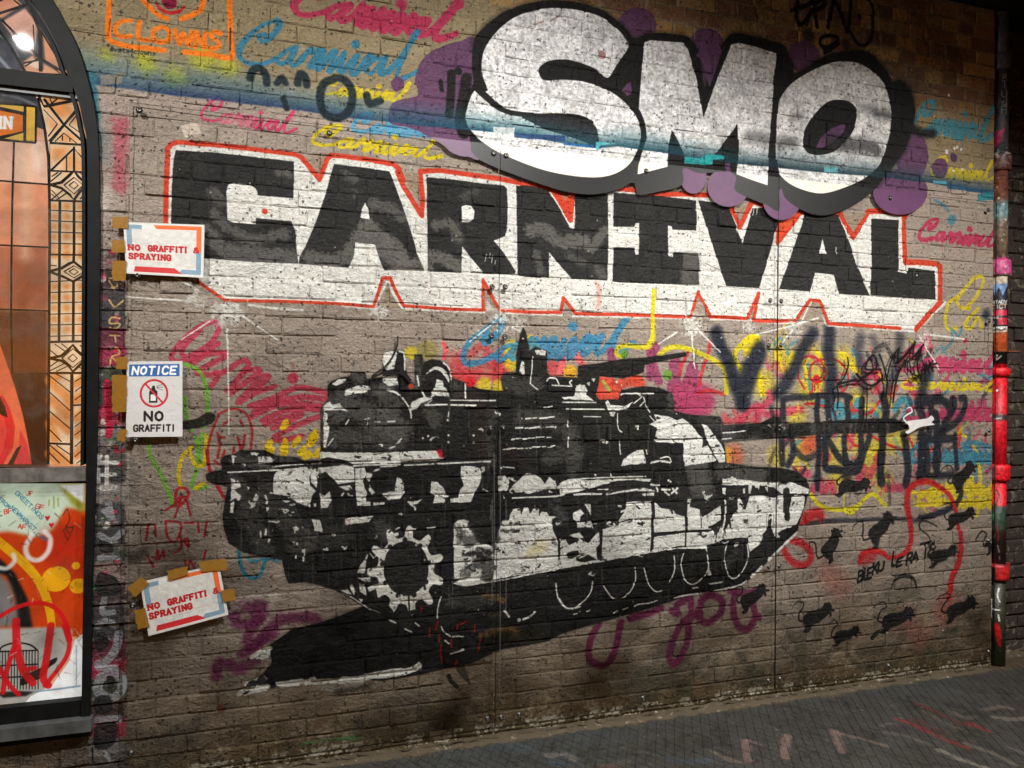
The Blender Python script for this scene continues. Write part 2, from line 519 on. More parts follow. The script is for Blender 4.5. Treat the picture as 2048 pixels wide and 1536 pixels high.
def early_tags(cv):
    """Faded words and tags that lie under the mural."""
    # top left
    for q, r in (('880 395', 20), ('1220 350', 26), ('1370 400', 20), ('860 350', 16), ('1050 460', 22), ('640 330', 12)):
        cv.spot(c('A', q)[0], r, (190, 180, 40), .75, soft=22, rough=.6)
    for st in ('655 -40 650 110 648 200 665 245 760 275 880 290 985 302', '1105 312 1250 326 1385 345 1384 230 1382 150 1378 40 1378 -30',
               '850 -10 905 50 960 95 1000 110', '1090 112 1150 90 1205 55 1222 -10'):
        cv.stroke(c('A', st), 11, ORANGE, .97, soft=2, rough=.5)
    for st in ('782 122 735 122 698 150 694 190 720 218 785 214', '836 128 832 226 892 240', '968 158 922 182 922 232 970 252 1012 232 1014 184 968 158',
               '1050 180 1075 260 1100 200 1130 270 1150 190', '1170 280 1178 190 1220 280 1232 195', '1325 200 1290 188 1262 210 1300 240 1315 272 1270 290 1245 280'):
        cv.stroke(c('A', st), 9.5, ORANGE, .96, soft=2, rough=.8, dry=.22)
    cv.spot(c('A', '1016 12')[0], 14, (128, 14, 50), .95, soft=1)
    cv.stroke(c('A', '938 20 960 50 1010 75 1070 68 1108 38'), [4, 7, 8, 7, 4], (190, 24, 30), .9)
    lettering(cv, '#vote4clowns', c('A', '660 305')[0], c('A', '932 334')[0], 9, 1.7, (34, 32, 30), gap=.9)
    cv.stroke(c('A', '1382 170 1380 300'), 3, (40, 20, 10), .9)
    # words
    carnival(cv, (575, 24), (905, 84), 88, 14, PINK, .95, slant=.5)
    carnival(cv, (466, 122), (838, 158), 92, 10.5, BLUE, .95)
    carnival(cv, (396, 238), (590, 268), 46, 6, (200, 60, 100), .9)
    carnival(cv, (632, 186), (822, 206), 40, 6.5, YELLOW, .9)
    carnival(cv, (700, 262), (882, 276), 40, 8, (70, 150, 190), .8)
    carnival(cv, (616, 287), (880, 320), 46, 7.5, YELLOW, .97)
    carnival(cv, (1822, 262), (1982, 282), 66, 8, (64, 138, 158), .85, slant=.4)
    carnival(cv, (1862, 352), (1986, 362), 40, 6.5, YELLOW, .85)
    carnival(cv, (1832, 477), (1992, 494), 44, 7, PINK, .92, slant=.4)
    for st in ('730 830 680 830 640 790 650 740 700 680 770 600 830 590 830 640 780 750 700 830', '640 740 570 800 550 900 570 990 640 980', '800 830 720 920 700 970 750 980 800 900 830 980'):
        cv.stroke(c('H', st), 7, YELLOW, .8, soft=1.5, rough=.7, dry=.2)
    cv.spot(c('H', '600 150')[0], 9, BLUE, .8, soft=5)
    cv.stroke(c('H', '460 0 540 50 570 80'), 6, BLUE, .6, soft=4)
    cv.spot(c('H', '860 880')[0], 9, NAVY, .9, soft=9)
    for st in ('855 930 850 1000 848 1080', '880 930 876 1100 884 1400'):
        cv.stroke(c('H', st), 2, (70, 66, 62), .7)
    cv.spot(c('H', '700 1080')[0], 5, PINK, .9, soft=1)
    # long pink word running down the left
    for st in ('1200 480 1120 560 1090 610 1110 640 1170 620 1260 560 1310 480 1280 430 1180 470 1080 560 1030 630 1045 665 1120 660 1220 620 1310 560',):
        cv.stroke(c('B', st), 11, (190, 54, 84), .85, soft=2, rough=.6)
    for st in ('-60 330 40 270 150 250 200 270 60 350 -20 400 80 420 200 390 320 310 370 350 250 500 210 540', '330 390 460 390 240 560', '300 620 470 440 520 450 330 600 300 630 420 560 570 510',
               '380 660 560 600 740 520 900 540 990 570', '400 740 600 650 760 640 940 660', '420 700 520 650 640 610 800 590 980 610', '480 770 640 700 780 680 930 690', '500 800 620 760 750 720 760 740 560 830',
               '920 740 760 800 600 880 570 910 640 920 780 890', '90 500 130 440 120 400'):
        cv.stroke(c('T1', st), 12, (186, 48, 74), .82, soft=2.5, rough=.7, dry=.12)
    cv.spot(c('T1', '715 445')[0], 11, (186, 48, 74), .9, soft=3)
    cv.stroke(c('T1', '715 330 720 400'), 4, (140, 70, 70), .6, soft=3)
    # green and yellow ring by the notice, faces in red
    for st in ('1100 680 1190 720 1230 800 1245 950 1225 1060', '1105 880 1120 1000 1150 1080', '890 1140 900 1230 960 1340 1020 1480 1040 1536', '1170 1120 1200 1250 1150 1420 1240 1420', '1215 1100 1190 1200 1180 1300'):
        cv.stroke(c('B', st), 8, (108, 176, 52), .85, soft=2.5, rough=.7)
    for st in ('1150 1180 1090 1250 1070 1360 1090 1430', '1240 1110 1235 1200 1220 1290 1165 1280 1130 1200', '1170 1430 1220 1400'):
        cv.stroke(c('B', st), 8, (222, 190, 24), .9, soft=1.5, rough=.9)
    for st in ('140 735 90 860 60 1000 80 1170 130 1280 200 1380', '140 720 260 680 360 730 400 850 390 990', '180 800 230 765', '310 770 330 810', '135 870 150 960 135 1060', '150 900 190 900', '290 900 320 1000 345 880', '190 1000 170 1060', '260 980 255 1030', '110 1080 150 1110'):
        cv.stroke(c('T1', st), 5, (160, 30, 36), .85, soft=1.5, rough=.6)
    # red scribble low left
    for st in ('945 60 1010 20 1060 -20 1090 90', '1010 0 1040 -20 1000 100', '850 135 838 230', '890 150 893 205', '945 120 1030 130 1035 180 1000 240 960 210 950 130', '1030 190 1040 270 1000 300', '1060 130 1110 130', '1050 230 1080 270 1075 220 1050 230', '1135 130 1140 185', '1185 120 1170 210', '840 310 880 380', '890 340 905 290 910 340 935 290 940 330', '1060 345 1075 395 1090 350 1115 390', '1180 290 1165 340'):
        cv.stroke(c('C', st), 4.5, (160, 22, 34), .85, soft=1, rough=.6)
    for st in ('1050 1536 1060 1440 1110 1430 1130 1470 1080 1536', '1240 1200 1260 1330 1300 1400 1340 1480'):
        cv.stroke(c('B', st), 6, (176, 26, 34), .85, soft=1.5, rough=.6)
    # black tag stub by the notice, little letters
    cv.stroke(c('B', '1090 1050 1180 1040 1250 1010 1265 1000'), [18, 20, 24, 16], (28, 28, 26), .95, soft=1, rough=.5)
    lettering(cv, 'FINO', c('B', '1065 1160')[0], c('B', '1180 1130')[0], 8, 1.4, (60, 50, 45), gap=1)
    # blue loop at tank tail
    cv.stroke(c('T5', '300 380 310 480 340 560 400 600 460 580 490 500 520 440'), 7, (46, 130, 160), .9, soft=2, rough=.5)
    cv.stroke(c('T5', '370 440 400 470 520 450 600 470'), 8, (46, 130, 160), .7, soft=4, rough=.5)
    # yellow along the hull
    for q in ('650 810', '650 960', '740 930', '880 900', '860 940', '530 970', '540 1020', '650 1010', '780 1010', '820 1040', '900 1030'):
        x_, y_ = c('T1', q)[0]
        cv.stroke([(x_ - 5, y_ + random.uniform(2, 8)), (x_, y_), (x_ + random.uniform(1, 6), y_ - random.uniform(4, 10))], [10, 14, 11], (222, 186, 18), .92, soft=3, rough=1.6, dry=.36)
    cv.stroke(c('T1', '860 880 840 950'), 12, (222, 186, 18), .92, soft=2, rough=.9)
    # reds behind the turret
    for q, r, a in (('620 420', 22, .8), ('700 470', 16, .95), ('580 310', 16, .6), ('820 380', 26, .5), ('930 420', 20, .8), ('940 300', 22, .55), ('1330 360', 20, .7)):
        cv.spot(c('T2', q)[0], r, (208, 54, 58), a, soft=20, rough=.5)
    for st in ('700 260 780 200 820 230 830 300 880 340', '640 250 620 330 640 400 760 400'):
        cv.stroke(c('T2', st), 16, (196, 66, 74), .75, soft=8)
    for st, w in (('485 180 505 230 490 290', 10),):
        cv.stroke(c('T2', st), w, (228, 92, 96), .9, soft=2)
    for q, r in (('1010 200', 12), ('1010 330', 16), ('1000 260', 14), ('920 510', 14), ('800 500', 16), ('240 250', 13), ('1180 190', 12), ('1150 150', 9), ('370 230', 20), ('940 540', 10)):
        cv.spot(c('T2', q)[0], r, (214, 190, 36) if r < 20 else (150, 136, 76), .8, soft=7, rough=.7)
    cv.stroke(c('T3', '0 410 20 330 70 210 100 215 140 290 170 340'), 13, (226, 100, 104), .95, soft=2, rough=.5)
    cv.spot(c('T3', '80 400')[0], 14, (222, 160, 30), .9, soft=7)
    carnival(cv, (912, 728), (1262, 704), 84, 12, (56, 128, 168), .88, slant=.35)
    for st in ('690 220 720 350 760 470', '860 480 870 340 900 330 900 500 960 500 1010 360 1030 380 1040 500', '740 200 700 290 690 440', '850 510 900 620 1000 690', '390 240 400 300'):
        cv.stroke(c('T3', st), 17, (150, 62, 100), .88, soft=3, rough=.5)
    for q in ('920 590', '1000 640', '1080 650', '1010 560', '950 660', '1100 600'):
        cv.spot(c('T3', q)[0], 26, (168, 60, 96), .85, soft=14)
    for st in ('1160 160 1120 300 1080 430 1070 500', '980 250 940 340 920 420', '1060 560 1150 540 1260 570'):
        cv.stroke(c('T3', st), 7, (198, 46, 52), .85, soft=3, rough=.5)
    for st in ('710 -40 716 60 715 150 680 205 600 205 520 195 450 215 435 260 470 280', '760 270 820 220 900 205 1000 225 1090 265 1180 310 1250 360 1275 440 1280 560', '1400 210 1440 140 1520 120', '1500 150 1380 200 1340 290 1400 390 1420 430'):
        cv.stroke(c('T3', st), 9.5, (206, 190, 36), .92, soft=2, rough=.6)
    cv.spot(c('T3', '1435 250')[0], 9, YELLOW, .9, soft=2)
    cv.spot(c('T3', '830 420')[0], 10, (96, 150, 50), .9, soft=5)
    cv.spot(c('T3', '495 262')[0], 8, (96, 150, 50), .9, soft=4)
    for st in ('600 470 560 440', '330 460 400 480 450 550', '300 560 370 580 430 590', '480 480 560 470 620 480', '310 430 300 600', '400 500 420 600'):
        cv.stroke(c('T3', st), 20, (206, 72, 52), .9, soft=6)
    cv.stroke(c('T3', '330 470 380 540'), 6, (150, 160, 60), .9, soft=2)
    for st in ('1260 730 1300 780', '1340 700 1380 770', '1440 690 1400 770', '1500 740 1536 660', '1240 780 1500 760'):
        cv.stroke(c('T3', st), 12, (196, 76, 84), .7, soft=5)
    cv.spot(c('T3', '1330 1040')[0], 22, (196, 90, 60), .7, soft=16)
    cv.stroke(c('T3', '1290 1000 1290 1070'), 12, (222, 170, 40), .8, soft=5)


def busy_right(cv):
    """Crowded corner right of the gun: yellow, pink and blue under wide dark letters."""
    for q, r in (('330 360', 22), ('180 560', 24), ('520 330', 22), ('600 480', 18), ('800 380', 20), ('520 620', 22), ('900 700', 22), ('860 1000', 24), ('700 1100', 26), ('1000 1150', 30), ('1180 1000', 22),
                 ('500 1040', 22), ('300 1130', 22), ('760 1280', 24), ('1100 1330', 22), ('1280 980', 18), ('1050 1060', 20), ('560 580', 22), ('440 820', 18)):
        cv.spot(c('T4', q)[0], r, (214, 190, 40), .62, soft=24, rough=.6)
    for st in ('280 330 340 470 410 340', '30 250 110 210 140 240 60 300', '0 440 30 500', '500 400 520 500', '870 390 860 430 920 480', '150 480 170 640', '600 330 640 420 610 560', '780 340 820 360'):
        cv.stroke(c('T4', st), 12, (226, 200, 26), .9, soft=2, rough=.9)
    for st in ('0 850 60 780 120 740', '130 850 160 760 230 690 230 640', '200 800 300 800', '360 780 470 760', '560 1380 620 1310 640 1390 700 1330 720 1390', '920 1290 960 1220', '1000 1270 1030 1210', '1130 1370 1280 1360', '1280 560 1340 640 1400 660', '450 1230 520 1260', '1060 1130 1050 1150', '620 1090 680 1130', '880 560 1050 480', '1060 480 1060 620'):
        cv.stroke(c('T4', st), 15, (196, 58, 86), .78, soft=5, rough=.5)
    for q in ('520 1060', '560 1000', '640 1120', '1420 1080', '1450 1140'):
        cv.spot(c('T4', q)[0], 16, (200, 66, 48), .6, soft=16)
    for st in ('700 800 760 730 790 790 740 840', '860 820 910 700 880 850', '1190 760 1240 690 1300 720 1260 820', '1460 520 1470 590', '1290 800 1330 720', '1040 820 1060 760'):
        cv.stroke(c('T4', st), 13, (62, 140, 160), .85, soft=3, rough=.5)
    for st in ('1000 960 1150 1040 1290 1080 1330 1060 1300 980', '830 960 870 1030 930 1050', '500 720 580 720 660 740', '840 770 900 770 930 800 1010 780 1080 690'):
        cv.stroke(c('T4', st), 5, (190, 30, 32), .9, soft=1.5)
    g = random.Random(77)
    for i in range(95):
        x, y = g.uniform(1530, 1975), g.uniform(690, 1000)
        cl = g.choice([(200, 60, 92), (214, 190, 40), (200, 60, 92), (58, 128, 152), (196, 44, 48), (30, 33, 42), (30, 33, 42), (150, 62, 100)])
        n = g.randint(2, 4)
        p = [(x, y)]
        for k in range(n):
            p.append((p[-1][0] + g.uniform(-4, 22), p[-1][1] + g.choice([-1, 1]) * g.uniform(10, 34)))
        cv.stroke(p, g.uniform(3, 9), cl, g.uniform(.4, .8), soft=g.uniform(1, 5), rough=1.2, dry=g.uniform(.2, .45))
    # clown face in thin red
    cv.stroke(c('T4', '495 605 450 520 450 420 500 360 580 365 640 420 655 500 620 550 560 545 530 490 560 410 640 380 730 380 800 430 830 500 820 590 770 640'), 4, (186, 36, 40), .9, soft=1)
    cv.spot(c('T4', '585 530')[0], 8, (210, 36, 44), .95, soft=2)
    for st in ('560 560 558 640', '575 570 574 620', '600 560 602 600', '545 620 540 660', '620 610 640 680', '760 480 790 500 810 480'):
        cv.stroke(c('T4', st), 3, (200, 40, 44), .9)
    # right edge words
    for k, y, cl, cap in ((0, 742, (190, 60, 100), 52), (1, 778, (220, 196, 40), 28), (2, 838, (180, 56, 92), 36), (3, 925, (60, 128, 152), 44), (4, 988, (214, 190, 40), 40), (5, 1012, (214, 190, 40), 30)):
        carnival(cv, (1790 + 8 * k, y - 3), (1996, y + 3), cap, 9 if k != 1 else 6, cl, .88, slant=.3)
    for st in ('350 720 400 800', '420 720 470 820', '480 720 540 820', '560 700 600 820', '620 710 660 820', '400 660 520 640 680 690'):
        cv.stroke(c('U3', st), 9, (58, 122, 146), .85, soft=3)
    for st in ('430 240 470 340', '490 230 530 350', '560 220 570 340', '620 210 640 340', '420 300 660 300'):
        cv.stroke(c('U3', st), 9, (176, 58, 92), .8, soft=2)
    for st in ('560 870 580 980 560 1130 570 1260 540 1380', '490 1000 500 1100', '600 1130 640 1220', '440 1130 460 1220', '60 1240 90 1160 120 1230 170 1130', '230 1060 260 1180 300 1200'):
        cv.stroke(c('U3', st), 8, (220, 196, 44), .88, soft=2, rough=.8)
    # yellow swoosh, red loops below the gun
    cv.stroke(c('T8', '215 310 270 380 340 410 450 415 540 390 600 330 660 310 720 370 740 385'), 8, (210, 196, 34), .92, soft=2, rough=.5)
    cv.stroke(c('T8', '450 415 490 440 540 400'), 8, (210, 196, 34), .9, soft=2)
    cv.stroke(c('T8', '450 310 445 400'), 4, (200, 190, 60), .8)


def dark_script(cv):
    """Wide dark spray lettering over the gun, red loop, fine marker tag."""
    for st, w, a in (('1200 100 1230 200 1300 340 1340 470 1400 640', 22, .9), ('1536 260 1480 400 1440 520 1400 640', 22, .85)):
        cv.stroke(c('T3', st), w * 1.25, (32, 36, 50), min(1, a * 1.08), soft=11)
    for st, w, a in (('150 280 60 430 20 560', 20, .8), ('560 180 480 300 430 420 350 560 290 640', 20, .85), ('690 150 680 300 700 450 690 640', 20, .85), ('930 210 910 330 940 480 950 620', 15, .55),
                     ('1020 220 1060 320 1040 420', 13, .4), ('1230 200 1220 320 1200 420 1150 560 1120 640', 16, .55), ('1440 480 1400 600 1390 720', 18, .8)):
        cv.stroke(c('T4', st), w * 1.25, (32, 36, 50), min(1, a * 1.1), soft=12)
    for st, w, a in (('350 680 430 670 540 670', 9, .8), ('600 660 590 780 600 900 610 1050 600 1200 595 1370', 9, .92), ('670 670 680 800 690 950', 10, .85), ('560 660 760 650 850 670', 8, .85),
                     ('820 690 830 850 800 1000 820 1200', 9, .85), ('940 690 930 850 930 1000 930 1100 900 1170 830 1180 760 1130 700 1030 650 960', 10, .85), ('1100 660 1120 760 1100 900 1090 1060 1080 1220 1085 1310', 12, .92),
                     ('1260 960 1280 1100 1290 1230 1280 1340', 12, .85), ('330 700 330 850 320 1000 330 1180', 10, .85), ('400 1000 410 1100 370 1190', 9, .8), ('430 1080 500 1140 580 1110', 9, .7),
                     ('650 1000 660 1100 660 1210 740 1225 880 1240 920 1200', 11, .9), ('1000 960 960 1080 930 1180', 9, .85), ('1400 960 1400 1100 1390 1290', 14, .9), ('1500 800 1520 1000 1500 1200', 13, .85), ('1370 700 1480 690 1536 680', 14, .8), ('1370 730 1400 820', 12, .8)):
        cv.stroke(c('T4', st), w * 1.35, (30, 33, 42), min(1, a * 1.08), soft=4)
    cv.spot(c('T4', '1090 1325')[0], 9, (38, 40, 48), .95, soft=4)
    for q in ('590 1290', '820 1270'):
        cv.spot(c('T4', q)[0], 10, (38, 40, 48), .8, soft=8)
    for st, w, a in (('0 200 150 200 260 240', 12, .8), ('60 220 80 400 40 600', 12, .8), ('300 200 290 320 200 480 180 560', 12, .85), ('370 190 420 200 380 380 200 520', 11, .85), ('-40 600 120 610 300 600', 12, .85), ('320 560 330 750 340 900', 9, .85),
                     ('140 620 150 800 120 960', 13, .8), ('10 640 40 800 20 950', 12, .8), ('380 1060 370 1180 310 1280 200 1350 60 1390 -40 1410', 9, .85), ('-60 960 100 980 280 970', 11, .8), ('110 200 200 210 260 300', 10, .8)):
        cv.stroke(c('U3', st), w * 1.15, (30, 33, 42), min(1, a * 1.08), soft=4)
    cv.stroke(c('T8', '150 520 260 500 400 490 560 490 700 480 850 480 960 490 1050 450 1140 430 1230 390'), [6, 8, 8, 7, 7, 7, 7, 8, 9, 9], (44, 46, 56), .85, soft=4)
    cv.stroke(c('T8', '560 780 580 730 640 700 720 720 760 750 830 740 900 680 920 590 900 450 890 380 900 290 950 235 1030 220 1120 260 1190 330 1230 440 1250 560 1260 680 1240 800 1200 880 1190 950 1180 1030'),
              [9, 12, 11, 10, 8, 9, 10, 10, 12, 12, 12, 11, 11, 9, 9, 8, 9, 11, 12, 12, 13, 13], (188, 28, 34), .9, soft=3.5, rough=.4)
    cv.stroke(c('T8', '180 470 260 440 280 460'), 20, (184, 28, 34), .85, soft=9)
    cv.stroke(c('T8', '150 510 180 505'), 9, (184, 28, 34), .8, soft=3)
    cv.stroke(c('T8', '85 630 150 650 210 700 215 760 170 800 100 790 50 740 30 700'), 13, (184, 26, 34), .85, soft=6)
    cv.stroke(c('T8', '590 760 640 740'), 24, (184, 28, 34), .6, soft=10)
    for q in ('1150 1130', '1190 1080', '880 1190', '330 860', '420 950', '980 1290'):
        cv.spot(c('T8', q)[0], 24, (168, 64, 60), .28, soft=30)
    # navy marks in the white plate
    cv.stroke(c('K3', '1740 980 1710 1050'), 14, (40, 44, 70), .92, soft=8)
    # purple loops under the hull
    for st in ('300 1170 250 1260 220 1380 240 1470 330 1500 400 1440 440 1300 470 1170', '540 1140 640 1110 780 1060', '860 1080 900 1100 900 1040 960 1000 1000 980 1010 1060 990 1160 980 1300 930 1420 880 1490 840 1430 880 1280 960 1150 1080 1100', '1080 1030 1060 1120 1130 1170 1230 1100 1240 1000 1150 960 1080 1000',
               '1340 960 1330 1080 1370 1200 1450 1220 1500 1130', '1480 1000 1500 1100 1530 1130', '1300 920 1420 950 1520 930'):
        cv.stroke(c('T7', st), 14, (112, 34, 74), .85, soft=4, rough=.5)
    for st in ('440 800 500 830 470 900 400 980 360 1080', '330 800 420 860 440 930 300 950 260 880', '640 900 560 960 480 1050 400 1140', '700 900 850 900 900 930', '150 1250 120 1350', '230 1260 300 1300 420 1230', '330 1180 420 1120 560 1020'):
        cv.stroke(c('T5', st), 22, (104, 30, 74), .7, soft=9, rough=.6)
    for st in ('230 790 420 740 600 730', '240 850 340 790', '520 860 560 780'):
        cv.stroke(c('T5', st), 10, (206, 198, 190), .5, soft=8, rough=1.2, dry=.15)


def mural_word(cv):
    top = (c('K1', '40 1000 42 640 48 400 55 200 60 62 85 30 140 14 400 37 700 67 1045 112 1085 135 1160 222 1225 305 1258 215 1282 148 1312 118 1400 122 1600 150 1790 185 1830 215 1870 310') +
           c('K2', '60 20 110 130 170 225 262 372 268 250 256 130 248 10') + c('E', '-60 1022 100 1045 300 1072 480 1108') + c('K2', '1335 165 1482 410 1498 190') +
           c('E', '1000 1130 1110 1140') + c('K3', '280 122 500 115 740 125 900 210 980 385 1080 175 1180 210 1300 345 1292 510 1475 262 1800 265 1908 470') + c('F', '1010 1268 1100 1266 1238 1288') +
           c('H', '228 130 232 300 236 478 350 478 480 490 510 512 508 600 510 780 420 880 325 992'))
    bot = (c('H', '200 985 0 970') + c('K3', '1900 1185 1710 1175 1680 1100 1630 990 1550 985 1520 1030 1440 1150 1270 1155 1092 1150 1138 925 1040 1135 900 1125 740 1120 640 915 575 1122 300 1110 0 1100') +
           c('K2', '1700 1180 1520 1175 1420 1045 1398 1165 1200 1165 900 1150 860 1080 762 900 765 1145 500 1140 110 1110 50 1000 0 880') + c('K1', '1750 1060 1710 1060 1640 1280 1350 1255 1000 1240 500 1230 440 1190 290 1085'))
    loop = top + bot
    cv.fill(loop, WHITE, .97, rough=.8, mottle=.10)
    cv.fill(loop, (196, 190, 182), .5, dry=.74, rough=1)
    # second white line outside the lower edge
    for st in (c('H', '545 790 430 900 330 1008 200 1000 0 985'), c('K3', '1900 1200 1700 1190 1600 1040'), c('K3', '1430 1165 1270 1170 1050 1140'), c('K3', '740 1140 900 1140 1040 1150'), c('K3', '560 1135 300 1125 0 1118'), c('K2', '1500 1195 1700 1198 2048 1205'), c('K2', '1420 1185 1200 1180 950 1170'), c('K2', '770 1165 500 1155 100 1130 0 990'), c('K1', '1650 1292 1400 1275'), c('K1', '1100 1305 900 1295 680 1265'), c('K1', '1740 1090 1650 1280'), c('K1', '1760 1090 1860 1290'), c('K1', '300 1155 120 1060')):
        cv.stroke(st, 4.5, WHITE, .8, soft=1.5, rough=1.0, smooth=False)
    cv.stroke(top, 10, RED, .96, soft=1.5, rough=.5, smooth=False)
    cv.stroke(bot, 6.6, RED, .95, soft=1.2, rough=.6, smooth=False)
    for f in ('1335 165 1482 410 1498 190',):
        cv.fill(c('K2', f), RED, .95)
    cv.fill(c('K2', '1400 190 1440 260 1465 195'), (150, 120, 98), .9, soft=2)
    cv.fill(c('K3', '1292 510 1325 335 1475 262'), (224, 70, 30), .95)
    cv.fill(c('K3', '1370 340 1340 400 1420 320'), (160, 120, 90), .6, soft=3)
    cv.fill(c('K3', '930 230 985 300 1050 195'), (150, 132, 114), .95)
    cv.fill(c('K3', '1830 290 1905 425 2020 270'), (150, 132, 114), .95)
    cv.fill(c('K1', '1130 150 1215 255 1255 150 1290 100 1180 100'), (150, 132, 114), .9)
    cv.fill(c('K1', '1700 1290 1745 1115 1840 1290'), (150, 132, 114), .95)
    cv.fill(c('K2', '790 1160 795 1060 860 1150'), (200, 195, 188), .8)
    cv.fill(c('K3', '1470 1165 1550 1020 1610 1010 1680 1170'), (152, 136, 120), .95)
    cv.stroke(c('K3', '1490 1150 1560 1010'), 3, WHITE, .8)
    cv.fill(c('K2', '120 20 150 130 230 240 235 20'), (146, 128, 108), .9)
    L = {
        'C': c('K1', '120 75 400 95 720 130 1028 165 1030 300 1022 448 750 425 748 400 735 372 700 345 565 328 525 340 510 395 518 610 560 632 735 646 738 600 1008 625 1040 700 1048 830 1064 948 700 935 340 906 80 890 85 620 90 400 104 150'),
        'A': c('K1', '1335 185 1550 210 1762 240 1800 330 1860 500 1930 700') + c('K2', '220 680 285 825 0 818') + c('K1', '1725 1002 1690 930 1652 803 1500 787 1488 890 1447 982 1064 948 1075 890 1120 810 1200 620 1270 420'),
        'R': c('K2', '300 58 500 75 760 110 930 125 958 150 965 280 960 480 945 540 850 577 940 690 1030 830 1018 852 768 850 680 740 592 622 585 842 310 830 305 400'),
        'N': c('K2', '1035 125 1160 130 1295 165 1400 330 1480 475 1510 478 1518 380 1512 190 1785 195 1788 500 1785 902 1490 890 1400 790 1300 672 1302 882 1045 860 1040 500'),
        'I': c('K2', '1830 185 2060 205') + c('K3', '300 130 622 168 628 412 432 405 428 378 396 370 394 500 396 622 430 630 440 588 640 600 650 858 300 848 0 838') + c('K2', '1826 912 1830 632 2004 636 2012 692 2038 692 2042 432 2010 436 2002 466 1830 462'),
        'V': c('K3', '640 165 880 200 940 360 1000 522 1085 232 1190 225 1305 320 1270 430 1220 610 1140 885 870 868 780 600 700 350'),
        'A2': c('K3', '1512 265 1790 285 1850 440 1950 720 2045 945 1800 932 1752 775 1600 758 1560 912 1300 893 1400 620 1480 380'),
        'L': [(1743, 437), (1797, 440), (1797, 543), (1814, 547), (1816, 535), (1870, 542), (1872, 599), (1800, 595), (1741, 590)],
    }
    for k, p in L.items():
        cv.fill(p, (36, 35, 35), .985, rough=.6, mottle=.14)
    # patchy grey touch-ups inside the left letters
    keep = cv.clip
    t = Canvas.__new__(Canvas)
    mkc = np.zeros((cv.H, cv.W), np.float32)
    for k in 'CARN':
        mk, x0, y0 = cv.poly_mask(cv.tex(L[k]))
        mkc[y0:y0 + mk.shape[0], x0:x0 + mk.shape[1]] = np.maximum(mkc[y0:y0 + mk.shape[0], x0:x0 + mk.shape[1]], mk)
    cv.clip = mkc
    for st, w, a in (('340 700 500 840 700 880 1000 900', 34, .8), ('420 560 480 640 700 760 960 720', 22, .7), ('1150 900 1400 920 1560 700', 30, .85), ('1600 680 1700 780 1760 880 1850 950', 40, .9), ('1640 500 1760 520 1860 600', 24, .7), ('900 240 990 260', 14, .8), ('400 400 470 480', 22, .6), ('1420 260 1500 300', 16, .6), ('1500 380 1490 450', 7, .6)):
        cv.stroke(c('K1', st), w, (98, 95, 92), a, soft=9, rough=1.6, dry=.30)
    for st, w, a in (('20 600 80 700 120 780 280 800', 34, .85), ('330 700 480 740 560 800', 26, .85), ('380 450 500 440 560 560', 20, .7), ('1150 490 1260 480 1380 580 1560 580', 26, .8), ('1600 560 1640 640 1700 580 1760 500', 20, .8), ('1200 700 1240 840', 18, .6), ('1700 800 1740 860', 18, .6), ('600 220 700 180', 14, .4), ('1460 700 1580 760', 12, .5)):
        cv.stroke(c('K2', st), w, (102, 99, 95), a, soft=8, rough=1.6, dry=.30)
    cv.clip = keep
    cv.fill(c('K3', '505 590 640 600 648 856 500 850'), (88, 84, 80), .9, soft=3)
    for k, st in (('K3', '700 680 780 720 900 760 1000 790 1100 770'), ('K3', '1420 640 1560 660 1560 800 1460 860 1400 820 1480 720'), ('H', '20 700 60 680 160 680 200 720 260 740', ), ('H', '300 660 370 630 400 680 370 720 330 690 360 660', ), ('H', '310 640 400 610 440 660 420 720')):
        cv.stroke(c(k, st), 1.6, (66, 64, 62), .7)
    cv.fill(c('K1', '1575 480 1600 530 1612 612 1540 595 1550 530'), WHITE, .97, rough=.3)
    cv.fill(c('K2', '585 300 620 285 665 290 690 340 685 400 650 425 590 425'), WHITE, .97, rough=.3)
    cv.fill(c('K3', '1660 478 1692 605 1633 600'), WHITE, .97)
    cv.spot(c('K1', '805 548')[0], 6, RED, .95)
    cv.stroke(c('K1', '770 1010 820 1015'), 3, (120, 120, 130), .4, soft=2)
    cv.stroke(c('K2', '1690 920 1710 1000 1700 1130'), 8, (216, 120, 110), .5, soft=6)
    for st in ('790 690 775 750', '820 680 815 720', '840 700 830 760', '865 740 860 770'):
        cv.stroke(c('K2', st), 1.4, (220, 220, 220), .9)
    for st in ('1095 210 1092 285', '1122 225 1120 280', '1772 550 1770 605'):
        cv.stroke(c('K3', st), 1.6, (225, 225, 225), .9)
    # sparks where the word meets the ground
    for p, r, a in (((452, 628), 36, .8), ((390, 600), 24, .6), ((756, 624), 22, .7), ((1005, 640), 26, .85), ((1035, 648), 20, .6), ((1385, 652), 28, .8), ((1498, 652), 16, .6), ((1590, 655), 24, .5), ((1852, 676), 18, .5), ((1750, 640), 12, .3)):
        cv.spot(p, r * .55, WHITE, a, soft=r * 1.1, rough=1.6, dry=.1)
    rays = [('K1', '380 1390 160 1536'), ('K1', '515 1450 512 1536'), ('P', '455 675 457 780 458 868'), ('K1', '640 1355 905 1536'), ('K1', '0 1218 170 1232'), ('T2', '870 25 780 95 690 166'), ('T2', '1020 55 1085 92'), ('T3', '1015 85 1022 220 1035 370'), ('T3', '905 88 760 182'), ('T3', '1055 62 1130 140 1225 245'),
            ('T4', '602 60 360 130 130 186'), ('T4', '402 155 308 268'), ('H', '545 785 440 890'), ('H', '380 1030 690 1066'), ('H', '345 1040 420 1160 505 1308'), ('K2', '0 960 100 1135')]
    for k, st in rays:
        cv.stroke(c(k, st), [3.6, 2.6], WHITE, .9, soft=1, rough=.8, smooth=False)
